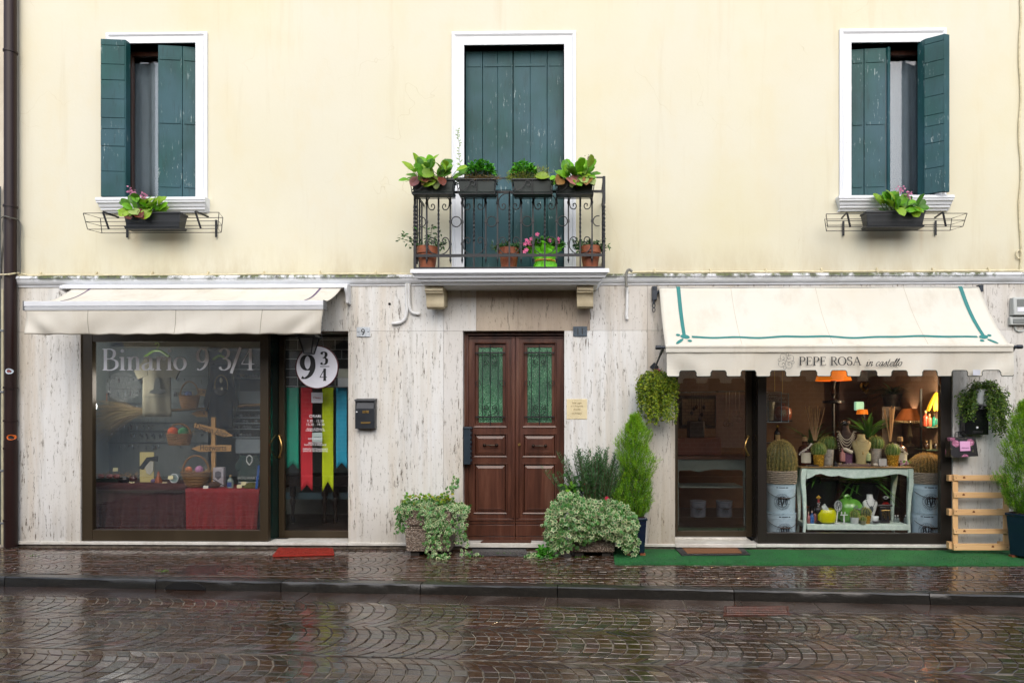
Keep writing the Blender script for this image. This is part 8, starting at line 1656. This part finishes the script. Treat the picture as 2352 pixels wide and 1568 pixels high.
for u, vt, w0, cols, lab in ((1857, 1174, 8, '#8d5a58', 'pink checked slim bottle left on the lower shelf'), (1865, 1172, 10, '#2f5f9a', 'blue and red painted bottle on the lower shelf'), (1872, 1168, 9, '#7a4a44', 'brown dotted slim bottle beside the hen figure')): cat_bottle(u, vt, 1203, w0, .45, pm('glaze'+cols, cols, .3, 0, .25, 40), pm('capg'+cols, '#b0a090', .4), lab, 'bottle')
o = thing('earring_stand', 'small white T shaped earring stand with two birds on the lower shelf', 'jewellery stand', (X(1938, .39), .39, ZS6)); a = P(1938.5, 1183, .39); mb = MB(); mb.box(a.x-.035, a.x+.035, .375, .405, ZS6, ZS6+.012); mb.box(a.x-.008, a.x+.008, .385, .395, ZS6+.0121, a.z); mb.box(a.x-.045, a.x+.045, .385, .395, a.z+.0002, a.z+.012); mb.build('stand', pm('white wood', '#bfc6c2', .6), o); mb = MB()
for s in (-.03, .012): mb.ball((a.x+s, .39, a.z+.03), .008, .008, .018, 8, 5)
mb.build('bird', pm('white bird', '#c9cdc9', .5), o)
mb = MB(); p = P(2010, 1195, .4); mb.grid(lambda a, b: (p.x+.085*(a-.5)*(1-.25*sin(pi*b)), .40-.02*sin(pi*a)*sin(pi*b), p.z-.055+.11*b*(1)), 10, 10); ob2 = mb.build('pillow', pm('white satin', '#bcc6c3', .5, 0, .05), None, ang=180, solid=.02); tag(ob2, 'white satin pillow with a dark bracelet on the lower shelf', 'pillow'); mb = MB(); mb.tube([(p.x+.045*(a-.5)*2, .372-.014*sin(pi*a), p.z-.005) for a in [i/10 for i in range(11)]], .014, 6); tag(mb.build('bracelet', pm('dark bracelet', '#3d4244', .3, .5), None), 'dark bracelet wrapped on the white satin pillow', 'bracelet')
o = thing('bag_stand', 'black jewellery stand shaped like a handbag on the lower shelf', 'jewellery stand', (X(2033, .46), .46, ZS6)); p, q = P(2022, 1201, .46), P(2046, 1163, .46); mb = MB(); mb.hexa([(p.x+.01, .46, ZS6), (q.x-.01, .46, ZS6), (q.x-.01, .5, ZS6), (p.x+.01, .5, ZS6), (p.x, .46, q.z), (q.x, .46, q.z), (q.x, .5, q.z), (p.x, .5, q.z)]); mb.build('body', BKW, o, bevel=.006); mb = MB(); mb.tube([P(2017, 1160, .47), P(2049, 1160, .47)], .014, 8); mb.build('roll', pm('dark leather', '#2c2626', .4), o); mb = MB()
for u in (2028, 2031, 2035, 2040, 2044): a = P(u, 1172, .452); mb.tube([a, a+Vector((0, 0, -.03-.10*random.Random(u).random()))], .003, 4)
a, b2 = P(2025, 1172, .452), P(2045, 1171, .452); mb.tube([a, b2], .007, 6); mb.build('chains', BRASS, o)
o = thing('eye_figure', 'ornament with a white eye above red lips behind the black stand', 'ornament', (X(2034, .56), .56, ZS6)); c = P(2034, 1142, .56); mb = MB(); w6, h6 = M(7, .56), M(3.3, .56); mb.prism([(c.x-w6, c.z), (c.x-w6*.4, c.z+h6), (c.x+w6*.4, c.z+h6), (c.x+w6, c.z), (c.x+w6*.4, c.z-h6), (c.x-w6*.4, c.z-h6)], .55, .56); mb.build('eye', pm('white enamel', '#c3c8c4', .4), o); mb = MB(); mb.ball((c.x, .548, c.z), h6*.75, .006, h6*.75, 10, 6); mb.build('pupil', pm('dark green pupil', '#10221c', .3), o); mb = MB(); z = P(0, 1151, .56).z; w6, h6 = M(8.4, .56), M(5, .56); mb.prism([(c.x-w6, z), (c.x-w6*.4, z+h6*.9), (c.x, z+h6*.6), (c.x+w6*.4, z+h6*.9), (c.x+w6, z), (c.x, z-h6)], .55, .562); mb.build('lips', pm('red enamel', '#8e1712', .3), o); mb = MB(); mb.tube([(c.x, .565, ZS6), (c.x, .565, z)], .008, 6)
for s in (-.03, -.01, .01, .03): mb.tube([(c.x+s*.6, .556, c.z+.02), (c.x+s*1.5, .556, c.z+.055)], .0025, 4)
mb.build('stem', BKW, o)
for k, u in enumerate((2056, 2062, 2080)): cat_bottle(u, 1182, 1203, 7, .55, pm('clear crystal', '#6f7d7a', .1), ALU, ('first small crystal bottle right of the black stand', 'second small crystal bottle right of the black stand', 'small crystal bottle behind the right front table leg')[k], 'bottle')
# back of the shop: lamps, plants, shelves
PT = lambda nm, e, r0, col, loc, par: None
def lamp_light(e, col, loc, parent):
    d = bpy.data.lights.new('lamp_light', 'POINT'); d.energy = e; d.color = col; d.shadow_soft_size = .06; l = bpy.data.objects.new('lamp_light', d); COL.objects.link(l); l.parent = parent; l.location = Vector(loc)-ORG[parent.name]
AMBER = emit('lit amber shade', '#c8690f', .55); DIMSH = emit('lit brown shade', '#7a3f12', .28)
def table_lamp(u, vt, vm, vb, wt, wb, Y, base, shade, lab, e, bead=False):
    c = P(u, vb, Y); zt, zm = P(u, vt, Y).z, P(u, vm, Y).z; o = thing('table_lamp', lab, 'lamp', (c.x, Y, c.z)); mb = MB(); mb.lathe(c.x, Y, zm, [(M(wb/2, Y), 0), (M(wt/2, Y), zt-zm), (M(wt/2, Y)-.004, zt-zm), (M(wb/2, Y)-.004, 0)], 30); mb.build('shade', shade, o, ang=50); H = zm-c.z; R = .035; mb = MB(); mb.lathe(c.x, Y, c.z, [(R*1.8, 0), (R*1.7, H*.06), (R*.7, H*.12), (R*.6, H*.2), (R*1.2, H*.36), (R*.8, H*.5), (R*.6, H*.7), (R*1.2, H*.9), (R*1.3, H*.95), (R*.3, H*1.05)], 14); mb.build('base', base, o)
    if bead:
        mb = MB()
        for i in range(40): t = 2*pi*i/40; mb.ball((c.x+M(wb/2, Y)*cos(t), Y+M(wb/2, Y)*sin(t), zm-.02), .014, .014, .02, 6, 5)
        mb.build('fringe', pm('amber bead', '#a8916a', .25), o)
    lamp_light(e, (1.0, .74, .46), (c.x, Y, zm+.02), o); return o
table_lamp(2089, 938, 965, 1024, 30, 62, 1.3, pm('carved pale column', '#6d6148', .6, 0, .2, 20), DIMSH, 'table lamp with wide brown shade and bead fringe at the right rear', 9, True)
table_lamp(1914, 850, 874, 920, 62, 78, 1.25, pm('turned black wood', '#17120f', .4), AMBER, 'table lamp with glowing orange shade half hidden by the awning edge', 55, False)
mb = MB(); c = P(1914, 920, 1.25); mb.lathe(c.x, 1.25, .071, [(.13, 0), (.12, .02), (.02, .06), (.02, c.z-.071-.04), (.14, c.z-.071-.03), (.14, c.z-.073)], 16); tag(mb.build('plant_stand', BKW, None), 'slim dark pedestal carrying the orange lamp', 'stand')
mb = MB(); a, b2 = P(2062, 1100, 1.2), P(2118, 1024, 1.2); mb.box(a.x, b2.x, 1.15, 1.5, .071, P(2089, 1024, 1.3).z-.001); tag(mb.build('cabinet', pm('dark cabinet wood', '#241a14', .5, 0, .2, 4), None, bevel=.005), 'dark cabinet under the bead fringed lamp', 'cabinet')
o = thing('petal_lamp', 'yellow lamp with tulip petal shade at the right edge of the window', 'lamp', (X(2158, .75), .75, P(2158, 978, .75).z)); c = P(2159, 920, .75); YL = emit('lit yellow glass', '#e0a51c', .9)
for k in range(8):
    a = 2*pi*k/8; mb = MB(); R8 = M(25, .75); Hh = M(43, .75)
    def pf8(u, v): w9 = (.5-abs(u-.5))*0+(u-.5)*.78*sin(pi*min(1, v*.82+.12))**.6; rr9 = R8*(.25+.85*v**.7); return (c.x+rr9*cos(a+w9), .75+rr9*sin(a+w9), c.z+Hh*(.5-v)+.03*(1-abs(2*u-1))*0-(.02*abs(2*u-1)**2*(1 if v > .8 else 0)))
    mb.grid(pf8, 6, 10); mb.build('petal', YL, o, ang=180, solid=.004)
mb = MB(); mb.lathe(c.x, .75, P(2158, 978, .75).z, [(.07, 0), (.065, .01), (.012, .03), (.012, .28)], 14); mb.build('base', BRASS, o); lamp_light(40, (1.0, .78, .5), (c.x-.12, .42, c.z-.02), o)
o = thing('glass_shelf', 'glass shelf with coloured bottles at the right edge of the window', 'shelf', (X(2142, .85), .85, P(2142, 981, .8).z)); z = P(2142, 979, .8).z; mb = MB(); mb.box(P(2117, 0, .8).x, P(2185, 0, .8).x, .68, .98, z-.012, z); mb.build('shelf', pm('green glass edge', '#4a5a4a', .15), o); mb = MB(); z2b = P(2142, 1031, .8).z; mb.box(P(2117, 0, .8).x, P(2185, 0, .8).x, .68, .98, z2b-.012, z2b); mb.build('shelf', pm('green glass edge', '#4a5a4a', .15), o)
mb = MB(); 
for u in (2118, 2183): x = P(u, 0, .95).x; mb.box(x-.012, x+.012, .97, .99, .071, z+.5)
mb.build('upright', BKW, o)
def cb(u, vt, vb, w0, Y, col, lab): cat_bottle(u, vt, vb, w0, Y, pm('bottle'+col, col, .12, 0, .1, 4, coat=.4), CORKM, lab, 'bottle')
cb(2126, 943, 978.5, 13, .78, '#8a3a26', 'red liquor bottle first on the glass shelf'); cb(2135, 950, 978.5, 9, .74, '#a8563c', 'small coral bottle second on the glass shelf'); cb(2147, 948, 978.5, 13, .8, '#1f6a5a', 'teal bottle third on the glass shelf'); cb(2154, 952, 978.5, 8, .74, '#2f7a6a', 'small teal bottle last on the glass shelf')
cb(2128, 1012, 1030.5, 13, .78, '#2c1d12', 'dark brown oil bottle left on the lower glass shelf'); cb(2149, 1014, 1030.5, 13, .78, '#1d1510', 'dark brown oil bottle right on the lower glass shelf')
for u, v0, w0, Y, lab in ((2154, 985, 17, .9, 'tall cream candle lit by the petal lamp'), (2140, 1009, 8, .88, 'short cream candle beside the tall one')): mb = MB(); a, b2 = P(u, 1031, Y), P(u, v0, Y); mb.tube([(a.x, Y, z2b+.001), (a.x, Y, b2.z)], M(w0/2, Y), 18); mb.tube([(a.x, Y, b2.z), (a.x, Y, b2.z+.012)], .002, 4); tag(mb.build('candle', pm('cream wax', '#d8c89a', .5, 0, .04), None, ang=30), lab, 'candle')
# left: acrylic pictures, jar, cup, liquor bottle on a shelf
o = thing('wall_shelf', 'thin dark shelf with a gold capped bottle at the left edge of the window', 'shelf', (X(1775, .75), .75, P(1775, 1018, .75).z)); z = P(1775, 1016, .75).z; mb = MB(); mb.box(P(1745, 0, .75).x, P(1806, 0, .75).x, .68, .9, z-.014, z); mb.build('board', BKW, o); z3 = P(1775, 965, .75).z; mb = MB(); mb.box(P(1745, 0, .75).x, P(1816, 0, .75).x, .68, .9, z3-.014, z3); mb.build('board', BKW, o)
cat_bottle(1785, 976, 1015.8, 14, .78, pm('black bottle', '#0f0d0c', .1), pm('gold cap', '#b89a3e', .25, 1.0, .05), 'black bottle with gold cap and tan label on the thin shelf', 'bottle', pm('tan label', '#a98a54', .6))
o = thing('gourd_jar', 'coral ceramic pumpkin jar with round emblem on the upper left shelf', 'jar', (X(1799, .8), .8, z3)); c = P(1799, 965, .8); rr = M(19, .8); H = P(1799, 932, .8).z-z3; mb = MB(); mb.lathe(c.x, .8, z3, [(rr*.7, 0), (rr*.95, H*.2), (rr, H*.5), (rr*.9, H*.82), (rr*.5, H*.98), (.001, H)], 26); cm2 = pm('coral glaze', '#b4664a', .25, 0, .06, 3); mb.build('body', cm2, o); mb = MB(); mb.tube([(c.x+.02*cos(t), .8, z3+H+.012+.018*sin(t)) for t in [2*pi*i/10 for i in range(10)]], .006, 5, closed=True); mb.build('knob', cm2, o); mb = MB(); eva(mb, lambda dx, dz: (c.x-.03+dx, .8-rr*1.01, z3+H*.5+dz), rr*.45); mb.build('emblem', pm('cream print', '#cfc3a0', .6), o, flat=True)
o = thing('cup', 'cream ceramic cup at the left edge of the upper shelf', 'cup', (X(1768, .76), .76, z3)); c = P(1768, 965, .76); mb = MB(); H = P(1768, 922, .76).z-z3; mb.lathe(c.x, .76, z3, [(.045, 0), (.06, H*.8), (.066, H*.82), (.066, H), (.05, H)], 20); mb.build('body', pm('cream ceramic', '#c2ad84', .35, 0, .05), o)
for k, (u0, u1, v0, v1, Y, lab) in enumerate(((1745, 1795, 900, 969, .35, 'clear acrylic theatre card hanging at the left edge of the window'), (1764, 1811.5, 903.5, 969.5, .40, 'second clear acrylic card hanging half behind the first'))):
    o = thing('hanging_card', lab, 'hanging card', (X((u0+u1)/2, Y), Y, P(0, v1, Y).z)); p, q = P(u0, v1, Y), P(u1, v0, Y); mb = MB(); mb.box(p.x, q.x, Y, Y+.004, p.z, q.z); mb.build('sheet', glassmat('acrylic%d' % k, .07, (.9, .93, .95)), o, flat=True); mb = MB(); mb.tube([(p.x, Y, p.z), (q.x, Y, p.z), (q.x, Y, q.z), (p.x, Y, q.z)], .005, 5, closed=True); mb.build('edge', pm('pale edge', '#8fa0a6', .3), o); sanstext('Teatro', .05, o, 'lettering', pm('grey print', '#9a958a', .7), (q.x-.12, Y-.001, q.z-.07)); sanstext('Accademico', .04, o, 'lettering', pm('grey print', '#9a958a', .7), (q.x-.13, Y-.001, q.z-.11)); mb = MB(); mb.tube([((p.x+q.x)/2+.05, Y, q.z), ((p.x+q.x)/2+.05, Y, q.z+.28)], .003, 4); mb.build('cord', pm('gold cord', '#b8a04a', .5), o)
# heart frame, spider plant, greenery, mirror-lit things
WARMW = pm('mauve plaster', '#5c4a48', .9, 0, .1, 3); mb = MB(); a, b2 = P(1925, 960, 2.8), P(2100, 800, 2.8); mb.box(a.x, b2.x, 2.75, 2.8, .041, 2.6); tag(mb.build('partition', WARMW, None, flat=True), 'mauve plaster partition behind the heart frame', 'partition')
o = thing('heart_frame', 'brass heart shaped frame on the mauve partition', 'frame', (X(1990, 2.7), 2.7, P(1990, 901, 2.7).z)); c = P(1990, 889, 2.7); S = M(11.5, 2.7); hp = [(c.x+S*.94*(16*sin(t)**3)/16, 2.72, c.z+S*(13*cos(t)-5*cos(2*t)-2*cos(3*t)-cos(4*t))/15) for t in [2*pi*i/40 for i in range(40)]]; mb = MB(); mb.tube(hp, .022, 6, closed=True); mb.build('rim', BRASS, o); mb = MB(); mb.add([(x, 2.735, z) for x, y, z in hp], [tuple(range(40))]); mb.build('panel', pm('grey panel', '#59554f', .5), o, flat=True)
def bladeplant(nm, lab, u, vb, Y, n, L, wd, col, seed, pot=None, up=1.0, potm=None):
    r = random.Random(seed); c = P(u, vb, Y); o = thing(nm, lab, 'plant', (c.x, Y, c.z)); mb = MB()
    for i in range(n):
        a = r.random()*6.28; d = Vector((cos(a)*.7, sin(a)*.5, up*r.uniform(.6, 1.4))); Lk = L*r.uniform(.6, 1.1); leaf(mb, c+rv(r, .015), d, Vector((-cos(a), -sin(a)-.2, .8)), Lk, wd, jit(col, r, .3), r.uniform(.25, .8)/max(up, .6), .3, ((0, .5), (.2, .9), (.45, 1), (.7, .8), (.88, .45), (1, .02)))
    mb.build('leaves', LEAF, o, flat=True, ang=180); k = MB(); p = pot or .12; k.lathe(c.x, Y, c.z-p, [(p*.55, 0), (p*.75, p*.95), (p*.8, p), (.001, p*.98)], 16); k.build('pot', potm or BKW, o); return o
bladeplant('spider_plant', 'dark arching spider plant on a patterned box at the back', 2048, 905, 1.7, 60, .42, .022, (.015, .03, .012), 4, .18, .5); mb = MB(); a, b2 = P(2021, 1010, 1.62), P(2066, 925, 1.62); mb.box(a.x, b2.x, 1.55, 1.85, .041, P(2048, 905, 1.7).z-.181); tag(mb.build('plant_stand', pm('taupe patterned box', '#4a3d33', .7, 0, .3, 30), None, bevel=.004), 'tall taupe stand under the dark spider plant', 'stand')
for k, (u, vb, Y, L, n, lab) in enumerate(((1995, 1004, 1.0, .42, 30, 'upright green sword leaves behind the beige bust'), (1865, 1020, 1.05, .4, 16, 'thin green blades behind the left reed diffuser'), (1880, 1100, .85, .36, 22, 'palm fronds under the left half of the table'), (1975, 1105, .9, .4, 30, 'broad palm fronds under the right half of the table'))): bladeplant('palm_plant', lab, u, vb, Y, n, L, .04, (.05, .15, .02) if k != 1 else (.06, .13, .03), 20+k, .14 if k < 2 else .34, 1.1 if k < 2 else .35)
for k, u in enumerate((1995, 1865)):
    c = P(u, 1004 if k == 0 else 1020, 1.0 if k == 0 else 1.05); mb = MB(); mb.lathe(c.x, c.y, .071, [(.11, 0), (.1, .02), (.03, .06), (.03, c.z-.14-.071-.03), (.1, c.z-.14-.0715)], 14); tag(mb.build('plant_stand', BKW, None), ('slim black stand under the sword leaves', 'slim black stand under the thin green blades')[k], 'stand')
o = thing('desk_lamp', 'small lit mint green lamp with an amber brim at the back', 'lamp', (X(1978, 1.6), 1.6, P(1980, 952, 1.6).z)); p, q = P(1965, 942, 1.6), P(1985, 922, 1.6); mb = MB(); mb.box(p.x, q.x, 1.6, 1.66, p.z, q.z); mb.build('screen', emit('lit mint panel', '#8fc0a4', .55), o, bevel=.012); p, q = P(1971, 951, 1.55), P(1997, 940, 1.55); mb = MB(); mb.lathe((p.x+q.x)/2, 1.6, p.z, [((q.x-p.x)/2, 0), ((q.x-p.x)/2*.85, q.z-p.z), (.01, q.z-p.z+.004)], 20); mb.build('shade', AMBER, o)
mb = MB(); p = P(1984, 952, 1.6); mb.lathe(p.x, 1.6, .041, [(.13, 0), (.12, .02), (.015, .05), (.015, p.z-.041), (.04, p.z-.040)], 12); mb.build('stand', BKW, o)
# through the right door: table, mirror, tins, necklaces
o = thing('vintage_table', 'pale grey carved table seen through the right shop door', 'table', (X(1625, 1.4), 1.6, .041)); Y = 1.4; p, q = P(1545, 1054, Y), P(1725, 1040, Y); GT = pm('grey green table paint', '#6f7a74', .6, 0, .12, 6); mb = MB(); mb.box(p.x, q.x, Y-.03, Y+.6, p.z, p.z+.04); mb.build('tabletop', pm('brown worn top', '#5d4030', .5), o)
mb = MB(); pts = [(1553, 1090), (1562, 1080), (1585, 1079), (1605, 1084), (1615, 1081), (1640, 1077), (1670, 1079), (1700, 1078), (1713, 1085)]; n = len(pts); mb.add([(P(u, v, Y).x, Y, P(u, v, Y).z) for u, v in pts]+[(P(u, v, Y).x, Y, p.z-.0005) for u, v in pts]+[(P(u, v, Y).x, Y+.03, P(u, v, Y).z) for u, v in pts], [(i, i+1, n+i+1, n+i) for i in range(n-1)]+[(i+1, i, 2*n+i, 2*n+i+1) for i in range(n-1)]); mb.build('apron', GT, o, flat=True)
for u in (1557, 1712): mb = MB(); x = P(u, 0, Y).x; mb.tube([(x, Y+.03, .041), (x, Y+.03, .3), (x-.01, Y+.03, p.z-.1), (x, Y+.03, p.z-.001)], [.022, .018, .024, .035], 8); mb.build('leg', GT, o)
mb = MB(); z = P(1625, 1117, Y).z; mb.box(P(1557, 0, Y).x+.03, P(1712, 0, Y).x-.03, Y+.02, Y+.5, z-.02, z); mb.build('shelf', GT, o)
tz = p.z+.041
for u, lab in ((1603, 'small pale tin on the floor, left under the grey table'), (1663.5, 'small pale tin on the floor, right under the grey table')): tin(u, 1149, 1185, 37, 1.2, lab, u+2, 'small pale tins under the grey table', mat=pm('tin darkened for dim shop', '#565c66', .4, 0, .05))  # darker copy of the tin colour paints the dim interior
mb = MB(); a, b2 = P(1545, 1052, 1.5), P(1660, 990, 1.5); mb.box(a.x, b2.x, 1.6, 1.9, tz, b2.z-.1); tag(mb.build('pink_trunk', pm('dusty rose cloth', '#6a4338', .8, 0, .15, 4), None, bevel=.01), 'dusty rose covered trunk on the grey table', 'trunk')
mb = MB(); a = P(1600, 978, 1.55); mb.box(P(1587, 0, 1.5).x, P(1624, 0, 1.5).x, 1.65, 1.85, P(0, 990, 1.5).z-.0995, P(0, 966, 1.5).z); tag(mb.build('leather_bag', pm('dark leather', '#2c2626', .4), None, bevel=.02), 'dark leather bag on the dusty rose trunk', 'bag')
o = thing('wall_mirror', 'framed mirror with its brick reflection painted on, behind the right door', 'picture', (X(1604, 2.4), 2.4, P(1604, 976, 2.4).z)); p, q = P(1566, 976, 2.4), P(1643, 915, 2.4); t = NT('painted brick reflection'); br = t.n('ShaderNodeTexBrick'); xz = t.n('ShaderNodeCombineXYZ'); k = t.xyz(); t.l(k[0], xz.inputs[0]); t.l(k[2], xz.inputs[1]); t.l(xz.outputs[0], br.inputs[0]); br.inputs['Color1'].default_value = (.62, .56, .42, 1); br.inputs['Color2'].default_value = (.5, .46, .35, 1); br.inputs['Mortar'].default_value = (.3, .28, .24, 1); br.inputs['Scale'].default_value = 5; t.base(br.outputs[0]); mb = MB(); mb.box(p.x, q.x, 2.4, 2.42, p.z, q.z); mb.build('print', t.mat, o, flat=True); mb = MB(); pane_frame(mb, p.x-.05, q.x+.05, p.z-.05, q.z+.05, 2.38, 2.43, .05); mb.build('frame', pm('dark leather', '#2c2626', .4), o)  # brick pattern paints the view reflected in the mirror
o = thing('jewellery_rail', 'thin rail of hanging necklaces and bracelets behind the right door glass', 'rail', (X(1640, .9), .9, P(1640, 900, .9).z)); mb = MB(); mb.tube([P(1556, 901, .9), P(1712, 898, .9)], .008, 6); mb.build('rail', pm('steel wire', '#8a8c8e', .3, .8), o); r = random.Random(9)
for u in (1589, 1594, 1600, 1607, 1612, 1617, 1668, 1676, 1690, 1698):
    mb = MB(); a = P(u, 900, .9); L = M(r.uniform(30, 62), .9) if u < 1650 else M(r.uniform(30, 80), .9); mb.tube([a, a+Vector((0, 0, -L))], .0035, 4); k = r.random()
    if u < 1650: mb.ball((a.x, .9, a.z-L-.02), .022, .012, .03, 8, 6)
    else: mb.tube([(a.x+.04*cos(t), .9, a.z-L-.04+.04*sin(t)) for t in [2*pi*i/16 for i in range(16)]], .005, 5, closed=True)
    mb.build('necklace', pm('dark garnet', '#2a1513', .3) if u < 1650 else pm('silver', '#b9b6ae', .2, 1.0, .1), o)
mb = MB(); p, q = P(1655, 1030, 1.7), P(1722, 905, 1.7)
mb.box(p.x, q.x+.1, 2.0, 2.03, p.z, q.z); tag(mb.build('grey_panel', pm('mauve grey board', '#6b5c5c', .8, 0, .15, 6), None, flat=True), 'mauve grey board behind the silver bracelets', 'board')
